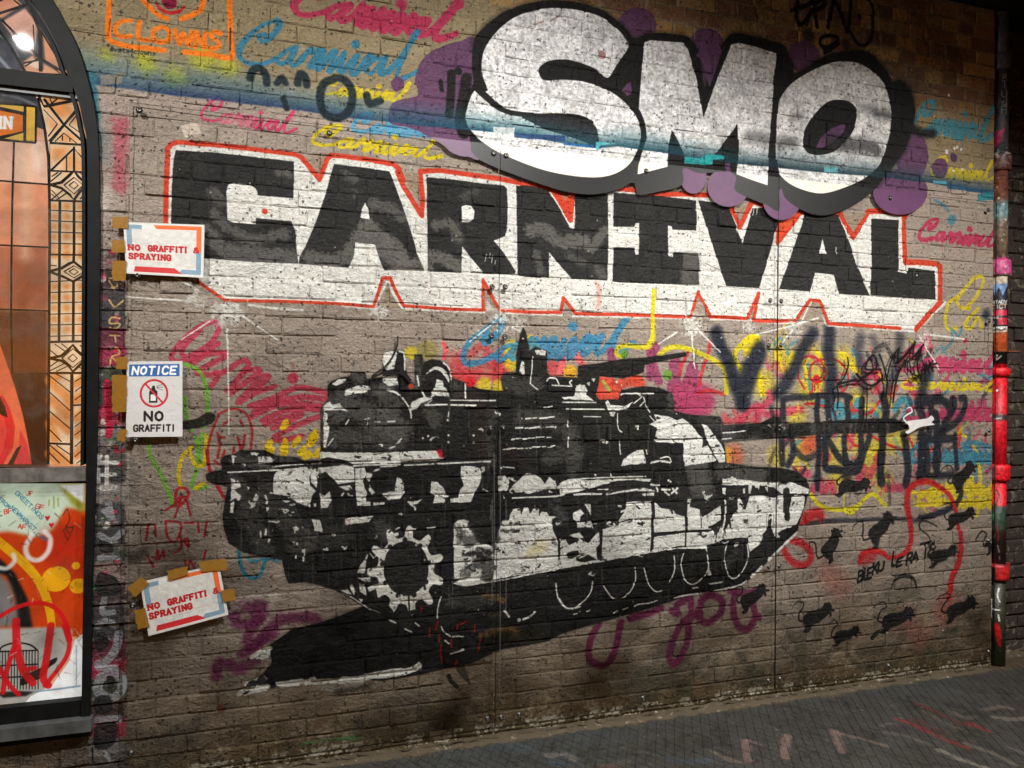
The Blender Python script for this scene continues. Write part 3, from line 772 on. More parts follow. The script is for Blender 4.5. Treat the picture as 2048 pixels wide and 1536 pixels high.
    # yellow drip over the plate
    cv.stroke(c('K3', '280 905 272 1000 270 1100 272 1200 262 1300 225 1350'), [9, 9, 8, 8, 8, 8], (222, 204, 34), .95, soft=1.5, rough=.6)
    cv.stroke(c('T1', '1180 310 1178 350'), 4, (80, 76, 76), .7, soft=3)


def mural_tank(cv):
    sil = [(641, 919), (641, 817), (647, 809), (656, 799), (655, 770), (663, 762), (681, 755), (699, 752), (703, 744), (731, 744), (733, 757), (765, 755), (766, 715), (770, 705), (785, 700), (806, 704), (812, 739), (820, 762), (829, 766), (829, 708), (845, 709), (847, 724),
           (864, 718), (880, 721), (893, 731), (903, 755), (927, 764), (958, 777), (994, 782), (1007, 781), (1001, 755), (1013, 744), (1031, 744), (1033, 708), (1040, 668), (1046, 654), (1052, 665), (1058, 702), (1070, 693), (1093, 702), (1095, 744), (1101, 752), (1156, 755), (1156, 731),
           (1193, 727), (1250, 717), (1287, 715), (1372, 704), (1373, 712), (1313, 724), (1289, 730), (1287, 744), (1266, 752), (1245, 757), (1200, 752), (1192, 790), (1199, 800), (1230, 798), (1237, 799), (1243, 780), (1287, 772), (1318, 775), (1344, 786), (1350, 822), (1380, 829), (1440, 833), (1448, 850), (1520, 846),
           (1545, 833), (1560, 834), (1579, 847), (1649, 844), (1700, 838), (1785, 836), (1816, 849), (1816, 857), (1782, 866), (1649, 867), (1571, 876), (1480, 882), (1448, 884), (1452, 925), (1520, 934), (1560, 935), (1590, 942), (1614, 958), (1619, 979), (1612, 1008), (1602, 1036), (1594, 1065), (1563, 1096), (1537, 1120),
           (1503, 1156), (1485, 1169), (1445, 1177), (1380, 1190), (1318, 1211), (1245, 1232), (1172, 1252), (1120, 1268), (1098, 1281), (1050, 1290), (994, 1301), (942, 1325), (838, 1349), (760, 1361), (700, 1355), (608, 1360), (560, 1372), (490, 1384), (488, 1366), (525, 1349), (544, 1325),
           (541, 1308), (520, 1310), (540, 1289), (582, 1260), (634, 1246), (676, 1232), (725, 1212), (700, 1196), (673, 1182), (634, 1169), (610, 1164), (577, 1167), (569, 1146), (564, 1120), (530, 1114), (486, 1104), (457, 1086), (448, 1057), (445, 1032), (450, 1000), (455, 973), (425, 968), (413, 960), (411, 949), (423, 943), (444, 939), (441, 921), (449, 911),
           (468, 908), (481, 900), (530, 900), (554, 911), (593, 913), (608, 920)]
    cv.fill(sil, (40, 38, 36), .45, soft=3)
    cv.fill(sil, (22, 21, 20), .985, rough=.7, mottle=.15)
    keep = cv.clip
    mkc = np.zeros((cv.H, cv.W), np.float32)
    mk, x0, y0 = cv.poly_mask(cv.tex(sil))
    mkc[y0:y0 + mk.shape[0], x0:x0 + mk.shape[1]] = mk
    cv.clip = mkc
    # washed-out greys over the black
    for k, st, w, a in (('T1', '1000 740 1100 620 1250 700 1400 760 1500 820', 46, .8), ('T1', '980 900 1150 900 1350 900 1500 940', 38, .7), ('T1', '1180 420 1240 470', 20, .8), ('T1', '1300 560 1450 520', 24, .6), ('T2', '40 560 90 640 60 800 180 850', 40, .8), ('T2', '280 300 300 400 260 520', 18, .8), ('T2', '380 660 420 780', 30, .7), ('T2', '860 700 840 900 850 1100', 20, .6),
                        ('T2', '560 480 620 560', 20, .7), ('T2', '960 450 1080 520 1200 480', 30, .5), ('T2', '1100 740 1300 760 1460 840', 34, .55), ('T2', '1300 1050 1450 1000', 30, .6), ('T3', '1050 1140 1080 1240 1100 1330', 46, .85), ('T3', '1250 1160 1400 1180 1536 1190', 34, .75), ('T3', '850 600 850 700', 14, .7), ('T3', '80 900 130 1000 90 1150', 26, .7), ('T3', '1300 920 1400 960 1500 940', 30, .7), ('T3', '1100 770 1300 830', 22, .5),
                        ('T5', '350 100 450 250 500 380', 40, .6), ('T5', '600 60 700 200 800 300', 50, .6), ('T5', '750 350 900 300 1100 260', 40, .5), ('T1', '260 1250 400 1400 500 1300', 34, .6), ('T1', '280 1070 360 1080 520 1110', 22, .8), ('T1', '560 1070 740 1080', 10, .7), ('T6', '0 200 60 250', 30, .7), ('T6', '560 760 700 780 850 760', 30, .5), ('T6', '1350 30 1400 150', 22, .6), ('T4', '420 900 700 890 900 880', 10, .4), ('T7', '1280 720 1350 650', 16, .5)):
        cv.stroke(c(k, st), w, (84, 82, 79), min(1, a * .95), soft=12, rough=1.6, dry=.40)
    for i in range(340):
        x = random.uniform(440, 1500)
        y = random.uniform(770, 1180)
        l = random.uniform(15, 70)
        cv.stroke([(x, y), (x + random.uniform(-1, 1), y + l)], random.uniform(1, 2.4), (118, 115, 112), random.uniform(.15, .5), soft=1.2)
    for st, w, a in (('200 520 220 480 300 510', 16, .0),):
        pass
    for k, st, w, cl, a in (('T3', '130 640 300 700 420 760 560 840 640 760', 26, (32, 36, 22), .55), ('T2', '640 560 780 660 760 900 800 1000', 30, (44, 30, 24), .5), ('T2', '960 1000 1100 1080', 26, (42, 26, 24), .5), ('T6', '800 730 900 750 940 770', 9, (150, 110, 60), .6), ('T6', '780 1040 900 1000 1000 990 1050 1010', 12, (150, 112, 62), .65), ('T6', '860 880 930 870', 7, (140, 104, 60), .5), ('T6', '960 1060 1080 1060 1200 1040', 30, (50, 44, 28), .6)):
        cv.stroke(c(k, st), w, cl, a, soft=9, rough=1.2, dry=.3)
    cv.clip = keep

    def W(k, *sh, al=.96, rg=.55):
        for t_ in sh:
            p = c(k, t_)
            # give hand-cut edges a little unevenness
            q = []
            for i in range(len(p)):
                a, b = p[i], p[(i + 1) % len(p)]
                n = max(1, int(math.hypot(b[0] - a[0], b[1] - a[1]) / 9))
                for j in range(n):
                    f = j / n
                    q.append((a[0] + (b[0] - a[0]) * f + random.uniform(-.9, .9), a[1] + (b[1] - a[1]) * f + random.uniform(-.9, .9)))
            cv.fill(q, (226, 225, 221), al, rough=rg * 2, mottle=.06, dry=.47)

    def S(k, *sh, w=2.4, al=.95, cl=(230, 229, 226)):
        for t_ in sh:
            cv.stroke(c(k, t_), w, cl, al, rough=.8, dry=.40)

    # ---- turret, left
    W('T1', '925 1012 1100 1018 1300 1018 1536 1018 1536 1096 1300 1100 1180 1108 1120 1075 1040 1066 980 1050 925 1066')
    S('T1', '550 1128 700 1112 930 1098', w=2.6)
    S('T1', '1180 1120 1300 1112 1536 1108', w=3.5)
    W('T1', '605 1148 850 1125 865 1158 838 1210 845 1270 890 1310 862 1350 845 1435 800 1420 740 1400 690 1352 620 1345 565 1330 560 1270 568 1190',
      '870 1140 1100 1112 1180 1125 1185 1240 1060 1260 1005 1200 960 1166 905 1186 898 1290 852 1245 845 1190', '1190 1140 1262 1130 1282 1180 1250 1232 1282 1330 1272 1400 1202 1390 1195 1270', '920 1330 960 1345 1000 1310 1012 1380 982 1440 930 1446',
      '1205 1400 1310 1398 1310 1425 1212 1424', '1330 1396 1420 1400 1416 1420 1332 1422', '240 1215 300 1240 312 1282 262 1300 322 1352 300 1390 266 1372 256 1480 230 1480 240 1300', '380 1015 450 1020 442 1042 392 1036', '450 1050 540 1045 572 1072 545 1096 450 1106', '240 1036 292 1040 268 1060 262 1110 246 1108',
      '955 700 980 720 976 790 996 822 986 900 966 980 945 976 950 800', '950 660 1000 620 1012 652 1070 640 1132 702 1080 690 1000 692 950 692', '1012 492 1060 452 1136 446 1110 482 1050 500', '1108 545 1200 505 1290 500 1312 530 1250 562 1182 562 1108 582', '1415 260 1470 235 1510 245 1490 370 1430 386 1408 340',
      '1280 1170 1330 1180 1300 1240 1270 1220', '1300 1260 1345 1330 1320 1340 1295 1300', '1060 1280 1150 1270 1170 1300 1120 1310', '410 1370 430 1330 450 1350 440 1385 412 1395', '360 1275 385 1285 372 1310', '380 1440 405 1420 420 1430 390 1445')
    S('T1', '215 1168 400 1160 600 1150', w=3.2)
    S('T1', '1120 800 1142 765', '985 962 1022 910', '1460 985 1500 965 1536 930', w=3)
    S('T1', '1345 780 1382 778', '1438 778 1496 778', w=2.4)
    S('T1', '1440 535 1500 555 1536 580', w=4)
    S('T1', '500 1350 520 1390', '515 1390 512 1410', '1100 1330 1090 1345', '330 1105 340 1112', w=4)
    # ---- turret, centre
    W('T2', '20 300 40 250 90 235 130 258 112 370 60 386 30 370', '20 430 130 430 142 500 62 506 22 470', '430 450 482 470 492 510 520 540 530 586 430 580 388 592 396 552 420 500', '300 600 342 590 424 600 312 640 292 682 230 692 236 632',
      '0 1020 200 1010 430 1000 490 1060 430 1080 200 1092 0 1105', '620 1120 700 1118 772 1140 782 1200 762 1260 722 1340 702 1400 540 1400 538 1372 602 1360 612 1300 642 1270 618 1200', '395 1240 440 1246 492 1290 502 1340 532 1352 502 1372 496 1404 410 1402 422 1350 388 1322', '200 1386 260 1392 326 1375 290 1410 230 1416', '0 1390 40 1405 0 1420',
      '20 1332 110 1310 132 1210 170 1220 192 1320 150 1370 90 1372 70 1384 22 1346', '905 1200 960 1190 992 1240 980 1310 910 1320', '1010 1280 1080 1212 1120 1170 1190 1186 1232 1212 1270 1262 1300 1200 1342 1232 1360 1282 1402 1240 1536 1240 1536 1320 1470 1292 1300 1300 1150 1332 1040 1322', '1085 310 1106 320 1111 432 1065 402', '1180 230 1240 225 1272 240 1266 270 1200 266',
      '1400 590 1500 588 1502 520 1536 488 1536 600 1410 606')
    S('T2', '150 240 185 262 190 380', '60 530 130 560 190 620 230 690 240 752', '490 330 530 372 546 452', w=3)
    cv.stroke(c('T2', '358 412 420 370 480 386 515 440 526 474'), [2, 6, 8, 6, 2], (228, 227, 222), .95)
    S('T2', '285 430 295 500', '320 540 345 590', '655 490 655 596', '350 652 515 648', '548 650 735 655', w=3.6)
    S('T2', '545 615 885 618', '0 1126 130 1120', '945 1125 1030 1135', w=2.6)
    S('T2', '190 1115 500 1100 850 1085', '1020 1366 1370 1350 1422 1320', w=3)
    S('T2', '1170 280 1165 380 1156 490', '1165 495 1212 532', '1320 500 1472 508', '1258 672 1320 662', w=2.4)
    S('T2', '1285 466 1300 445 1350 450 1372 492', '1470 462 1455 478 1468 498', w=3)
    S('T2', '60 778 112 778', '70 982 110 965 166 910', '1443 775 1443 822', '1447 900 1447 976', '530 706 525 740', w=2.4)
    for q in ('522 768', '370 890', '330 906', '528 885', '528 936', '718 885', '720 938', '1020 1220', '990 1215', '930 1135'):
        cv.spot(c('T2', q)[0], 2.3, (226, 224, 218), .95)
    for (xa, ya, xb, yb) in ((1090, 756, 1350, 744), (1042, 832, 1350, 822), (1015, 914, 1330, 896), (935, 994, 1342, 968)):
        x = xa
        while x < xb:
            l = random.uniform(14, 70)
            y = ya + (yb - ya) * (x - xa) / (xb - xa) + random.uniform(-4, 4)
            S('T2', '%f %f %f %f' % (x, y, min(x + l, xb), y - 3), w=random.uniform(2, 4))
            x += l + random.uniform(5, 22)
    # ---- turret, right
    W('T3', '20 590 100 590 130 540 120 500 190 500 212 546 200 570 272 626 180 610 30 606', '240 450 276 450 260 480', '205 482 230 470 226 502', '350 630 370 610 390 652 500 660 552 630 520 680 440 690 370 690', '375 705 425 705 414 742 385 732', '720 725 830 736 900 772 940 755 1020 810 1062 872 1092 905 760 912 730 890 742 830 690 800 742 770',
      '720 920 1095 912 1090 980 1130 960 1200 1080 960 1122 950 1060 945 942 860 946 740 936', '1090 795 1132 812 1200 900 1260 1000 1266 1090 1212 1092 1180 1022 1130 920', '590 1000 640 995 662 1100 470 1116 482 1070 540 1030', '0 1250 40 1230 300 1225 450 1220 600 1216 702 1220 690 1242 520 1226 400 1242 300 1272 170 1312 0 1342', '290 1296 380 1290 372 1306 290 1306',
      '620 1336 720 1320 716 1346 640 1348', '1245 1226 1300 1215 1536 1240 1536 1260 1400 1268 1245 1266', '1250 1290 1280 1290 1270 1342 1250 1332', '1410 1290 1424 1290 1420 1340 1404 1330', '1460 1260 1475 1260 1480 1320 1455 1325', '1500 1260 1536 1260 1536 1320 1515 1330')
    S('T3', '15 630 275 632', '50 682 340 685', '440 720 445 830 472 858', '458 920 462 980 468 1030', '470 576 500 564 722 564', '1250 866 1340 860 1422 850', '1250 912 1320 908', '62 775 60 815', '66 900 63 976', '60 1226 300 1210 660 1200', '1300 1290 1302 1330', '665 995 672 1030', w=2.3)
    S('T3', '180 740 312 742', '565 640 632 585', '510 670 555 630', '612 660 640 630', w=2)
    S('T3', '640 592 650 630', '655 645 690 705', '690 735 722 772', '770 1060 830 1050 852 1086', w=2.4)
    S('T3', '700 1098 760 1082 842 1092', '110 1340 200 1335 320 1335', '360 1336 470 1318 590 1302', '600 1306 720 1305', '700 1265 760 1270', '740 1270 746 1312', '780 1300 842 1302', '800 1316 836 1342', '855 1330 900 1292', '865 1295 895 1328', w=4)
    for q in ('270 1190', '830 1230', '845 1240', '435 475'):
        cv.spot(c('T3', q)[0], 2.2, (226, 224, 218), .95)
    # ---- hull side
    W('T7', '1245 70 1300 65 1450 90 1640 92 1780 90 1852 120 1916 150 1902 180 1700 182 1640 132 1560 120 1430 112 1250 110', '1360 212 1480 200 1640 196 1722 190 1712 360 1752 372 1782 190 1886 196 1872 290 1830 382 1812 422 1700 460 1650 512 1622 430 1590 452 1550 500 1450 502 1430 516 1260 530 1282 440 1312 370 1362 300',
      '510 246 700 236 710 300 705 480 700 622 320 690 330 452 450 422 456 370 502 300', '725 240 770 285 860 300 900 342 962 352 960 462 725 482', '980 220 1012 222 1000 282 1080 300 1092 362 1132 342 1230 270 1242 380 1170 430 1160 462 980 466', '720 512 960 482 1150 472 1230 442 1252 400 1262 520 1200 552 1130 580 980 592 960 576 720 622',
      '1440 512 1560 500 1562 550 1500 590 1450 626', '0 560 40 530 70 580 120 560 150 532 220 562 300 470 312 560 282 600 292 690 220 652 140 682 60 722 0 742', '70 500 150 480 186 522 110 522', '100 330 160 300 186 332 150 362 130 402 102 372', '130 400 196 402 190 442 136 442', '190 262 240 260 242 350 222 312', '215 420 245 425 232 448',
      '0 740 120 715 300 690 500 652 700 612 980 592 1130 578 1130 600 900 604 700 636 320 704 0 756')
    for st, w in (('705 230 710 480 702 620', 4.5), ('968 225 968 460 965 585', 3.5), ('315 460 316 690', 5), ('1248 260 1252 400 1248 520', 2.2), ('720 490 850 490 960 466 1160 462', 3), ('452 402 560 376', 2.4), ('1610 350 1600 470', 7), ('1740 160 1742 370', 13), ('1200 470 1192 540', 2.4), ('1300 380 1310 440', 4), ('1420 220 1422 290', 5), ('840 255 860 330', 4), ('1080 280 1082 440', 2), ('1150 440 1240 420', 5)):
        cv.stroke(c('T7', st), w, (30, 29, 28), .96, rough=.8)
    for p in ('725 238 960 225 965 350 900 335 860 298 770 282', '1010 215 1240 205 1235 268 1130 340 1092 362 1080 300 1005 280', '1282 210 1372 205 1350 300 1300 372 1282 440 1262 420', '1640 130 1700 180 1650 215 1560 195', '1380 205 1460 203 1424 300', '1560 510 1600 480 1650 510 1700 462 1760 470 1740 520 1640 620 1560 690 1480 760 1440 690 1450 628 1530 590',
              '40 590 120 575 150 650 60 690', '1180 450 1240 425 1225 470 1180 500', '1270 150 1300 130 1640 140 1640 185 1270 190'):
        cv.fill(c('T7', p), (33, 32, 31), .97, rough=.6)
    W('T7', '1250 140 1278 140 1274 182 1252 180', '1405 140 1420 140 1418 178 1402 176', '1455 100 1474 100 1472 176 1450 178', '1520 110 1536 110 1530 160', '1580 130 1596 130 1592 172', al=.9)
    S('T7', '1268 235 1270 320 1266 400 1240 500', w=3.6)
    for (a, b) in (('1820 478 1770 530 1700 592 1640 650 1600 690', 5), ('1545 740 1500 790 1470 820', 5), ('1430 850 1380 880 1300 902 1180 925', 3.6), ('1060 948 950 966 880 982', 2.8), ('750 1002 680 1022 600 1032 575 1048', 2.6), ('520 1055 480 1072', 2.4), ('440 1080 410 1096', 2.4), ('230 1075 205 1084', 2.4), ('130 1100 105 1106', 2.4), ('1150 872 1240 858', 3), ('1020 905 1060 900', 2.4)):
        S('T7', a, w=b)
    for a in ('1285 570 1262 690 1290 800 1330 830 1390 790 1440 680 1435 575', '948 640 930 720 960 840 1020 876 1090 830 1136 740 1120 598', '642 752 680 870 732 930 782 925', '875 660 880 760 842 862', '338 890 390 970 450 990 530 940 575 850 575 750', '0 990 40 1050 110 1056 190 1000 240 930 250 855'):
        S('T7', a, w=2.6)
    W('T7', '1135 740 1160 800 1130 805', '1470 790 1500 795 1480 830', al=.9)
    # ---- sprocket and white plates
    cx, cy = 811, 1141
    g = []
    for i in range(11):
        a0 = 2 * math.pi * i / 11 + .25
        for f, rx, ry in ((-.30, 57, 67), (-.19, 60, 70), (-.12, 72, 84), (-.05, 77, 90), (.05, 77, 90), (.12, 72, 84), (.19, 60, 70), (.30, 57, 67)):
            a = a0 + f * 2 * math.pi / 11 * 1.35
            g.append((cx + rx * math.cos(a) * (1 + random.uniform(-.012, .012)), cy + ry * math.sin(a) * (1 + random.uniform(-.012, .012))))
    cv.fill(g, (222, 220, 214), .97, rough=.5, smooth=True)
    cv.fill([(cx + 1 + 45 * math.cos(t_ / 12 * math.pi) * (1 + random.uniform(-.03, .03)), cy - 5 + 55 * math.sin(t_ / 12 * math.pi) * (1 + random.uniform(-.03, .03))) for t_ in range(24)], (28, 27, 26), .98, smooth=True)
    for i in range(9):
        a = 2 * math.pi * i / 9 + .5
        cv.spot((cx + 47 * math.cos(a), cy - 5 + 57 * math.sin(a)), 5, (28, 27, 26), .95, soft=1)
    for q in ('1000 720 1015 700', ):
        pass
    for st, w in (('-20 810 60 830 100 900', 10), ('220 740 225 840', 3.5), ('330 620 345 680', 5), ('200 870 300 850', 9), ('1340 700 1360 800', 8)):
        cv.stroke(c('T6' if float(st.split()[0]) < 900 else 'T5', st), w, (28, 27, 26), .95)
    W('T5', '1230 500 1290 410 1262 560 1205 560', '1300 400 1340 440 1375 360 1360 420 1330 450', '1170 640 1195 700 1180 730 1150 660', '1210 600 1300 590 1300 560 1310 630 1260 620', '1220 640 1262 650 1282 740 1230 700', '1290 670 1400 620 1410 660 1300 700', '1440 285 1520 250 1525 265 1450 292', '1060 702 1160 740 1290 820 1390 868 1300 838 1180 760', '1080 690 1140 692 1165 722 1130 720', '1215 750 1250 760 1240 790', al=.92)
    W('T6', '565 180 600 150 640 145 720 170 742 250 762 330 862 350 872 540 850 600 690 630 565 612', '900 250 940 160 985 150 1020 70 1072 65 1086 110 1110 60 1142 60 1152 104 1180 65 1216 70 1222 124 1240 85 1282 90 1300 122 1352 130 1320 152 1326 230 1360 300 1372 520 1150 560 870 612 886 300',
      '1380 290 1410 300 1430 352 1500 320 1522 380 1440 402 1400 422', '1450 270 1536 250 1536 292', '1490 90 1536 80 1536 172', '560 640 620 615 870 618 1100 575 1372 518 1536 488 1536 500 1372 532 1000 605 660 660 625 655', '0 1322 90 1310 220 1290 300 1238 322 1300 250 1322 90 1352 0 1366', '1370 460 1440 440 1536 470 1536 495 1375 515', '50 285 130 245 145 258 62 292', '215 215 282 215 278 232 220 230', '358 210 425 198 430 212 362 225')
    keep2 = cv.clip
    for st, w, a in (('740 180 800 250 860 180', 34, .92), ('640 260 680 330 720 300', 20, .6), ('760 300 860 310', 10, .95), ('640 410 720 410 800 400 850 400', 9, .9), ('760 480 830 480 820 580', 26, .7), ('700 520 640 560', 18, .5), ('600 200 610 330', 10, .4), ('930 240 1000 235 1060 232', 4.5, .9), ('1000 175 1080 178', 4, .9), ('740 370 840 380', 6, .8), ('720 190 760 220 780 160', 14, .9), ('650 600 680 575', 6, .6), ('900 300 870 200', 12, .7), ('1080 190 1180 190', 1.6, .5), ('1330 300 1340 340', 6, .6)):
        cv.stroke(c('T6', st), w, (34, 33, 31), a, soft=5, rough=1.4, dry=.08)
    for q in ('1200 380', '1150 400', '1250 350'):
        cv.spot(c('T6', q)[0], 12, (206, 190, 140), .5, soft=14)
    S('T6', '1350 640 1370 750 1420 820 1480 832 1536 816', '470 742 445 830 440 905', w=3)
    S('T6', '955 848 990 892', '1100 915 1150 895 1190 858', w=4.5)
    cv.spot(c('T6', '1068 920')[0], 4, (200, 200, 200), .9)
    S('T6', '470 970 490 1010 540 1045', '560 1050 640 1045', '500 1080 535 1105', '540 1175 640 1145', '270 940 300 965', '190 985 240 1010', '70 920 120 940', w=3)
    for st in ('380 980 378 1050', '460 1040 455 1090', '470 1110 465 1180 480 1240', '550 1060 550 1130', '600 950 590 990', '660 930 620 955', '590 1230 575 1260', '730 960 725 1010', '440 930 430 990', '320 820 316 850', '770 1060 750 1160'):
        cv.stroke(c('T6', st), 3.2, (170, 20, 26), .9, rough=.8)
    cv.fill(c('T2', '430 998 470 990 492 1060 455 1050'), (200, 22, 36), .92)
    for q, r in (('690 480', 9), ('705 470', 7)):
        cv.spot(c('T2', q)[0], r, (214, 26, 36), .9, soft=4)
    cv.spot(c('T2', '235 508')[0], 5, (206, 60, 36), .9, soft=3)
    # ---- ground shadow edge
    W('T5', '390 1190 470 1150 545 1118 545 1180 520 1212 440 1222', '480 1290 520 1268 512 1300', '330 1400 490 1345 516 1370 522 1460 335 1502 350 1440', '580 1400 750 1375 772 1420 600 1432', '980 1396 1100 1350 1200 1350 1350 1320 1500 1290 1536 1290 1536 1350 1300 1372 1100 1402', '460 240 470 238 472 290 458 282', '545 220 565 222 556 240', '500 218 512 218 510 272 498 270', '530 296 540 300 526 330 518 322', '724 226 738 224 735 252 724 252',
      '862 150 922 148 946 244 880 232', '1110 140 1332 122 1292 172 1200 176 1120 194', '786 380 808 378 796 476 784 470', '730 420 742 420 740 446 732 446', '630 0 700 10 660 18', '730 0 850 0 850 62 838 40', '926 0 1000 0 978 60 930 60', '380 30 430 20 400 60', '230 0 258 0 254 96 232 96', '1200 12 1312 10 1310 40 1210 42')
    cv.stroke(c('T5', '1110 180 1130 150 1160 180'), 4, (200, 160, 120), .5, soft=3)
    cv.stroke(c('T5', '350 1470 400 1400 450 1420 470 1370 500 1400'), 12, (32, 31, 30), .9, rough=.8)
    cv.stroke(c('T5', '830 1388 870 1360 900 1380 940 1372'), 4, WHITE, .9, dry=.2)
    cv.stroke(c('T5', '950 1445 1060 1455 1150 1425 1250 1400'), 11, (196, 194, 188), .7, soft=4, rough=1, dry=.15)
    cv.stroke(c('T5', '1050 1480 1200 1440 1300 1420'), 14, (60, 56, 48), .6, soft=8)
    cv.stroke(c('T5', '210 1455 260 1440 300 1430'), 5, (200, 196, 188), .6, dry=.2, rough=1)
    for st, w in (('300 1490 360 1450 520 1430', 9), ('600 1412 700 1400 780 1390', 9), ('820 1400 960 1390 1100 1385 1250 1360', 12), ('1250 1362 1400 1330 1536 1310', 13), ('400 1205 470 1165 540 1140', 10)):
        cv.stroke(c('T5', st), w, (228, 227, 222), .92, rough=2, dry=.42)
    cv.stroke(c('T6', '0 1340 120 1330 240 1300 300 1270'), 12, (228, 227, 222), .92, rough=2, dry=.42)
    # broken flecks of black and white all over the machine
    g = random.Random(5)
    cv.clip = mkc
    for i in range(420):
        x, y = g.uniform(455, 1600), g.uniform(760, 1150)
        n = g.randint(2, 4)
        p = [(x, y)]
        for k in range(n):
            p.append((p[-1][0] + g.uniform(-7, 9), p[-1][1] + g.uniform(-4, 5)))
        wht = (y > 930 and y < 1110 and g.random() < .35) or g.random() < .12
        cv.stroke(p, [g.uniform(1, 4.5) for _ in p], (226, 225, 221) if wht else (24, 23, 22), g.uniform(.75, .97), rough=1.6, dry=.3)
    for i in range(26):
        x, y = g.uniform(1540, 1790), g.uniform(838, 868)
        cv.stroke([(x, y - 14), (x + g.uniform(-6, 6), y + 12)], g.uniform(2, 7), g.choice([(64, 62, 66), (90, 70, 74), (40, 44, 54)]), .6, soft=2, rough=1.4, dry=.36)
    cv.clip = keep
    # tag and cut-out in the turret
    cv.stroke(c('T6', '530 1350 545 1390 590 1430'), 8, (44, 40, 34), .9)
    cv.stroke(c('T6', '620 1290 650 1350 690 1410'), [18, 12, 3], (60, 54, 42), .8, rough=1)


def rat(cv, x, y, s, ang, tail):
    s = s * random.uniform(.86, .96)
    ang = ang + random.uniform(-.08, .08)
    """A small running animal in stencil black; x, y is the middle of its body."""
    body = [(-31, 6), (-26, -8), (-10, -14), (6, -14), (18, -17), (26, -26), (30, -23), (35, -25), (40, -15), (39, -8), (45, -6), (44, -1), (36, -2), (35, 7), (30, 8), (29, 2), (18, 8), (4, 14), (-12, 18), (-21, 27), (-28, 31), (-37, 29), (-36, 25), (-29, 21), (-31, 14)]
    ca, sa = math.cos(ang), math.sin(ang)
    T = lambda q: (x + s * (q[0] * ca - q[1] * sa), y + s * (q[0] * sa + q[1] * ca))
    cv.fill([T(q) for q in spline(body, True, 3)], (26, 25, 24), random.uniform(.93, .98), soft=random.uniform(0, .5), rough=1.0, dry=random.uniform(.0, .32))
    cv.stroke([T(q) for q in tail], [4.4 * s, 4 * s, 3.4 * s, 2.6 * s, 1.6 * s], (28, 27, 25), .97)


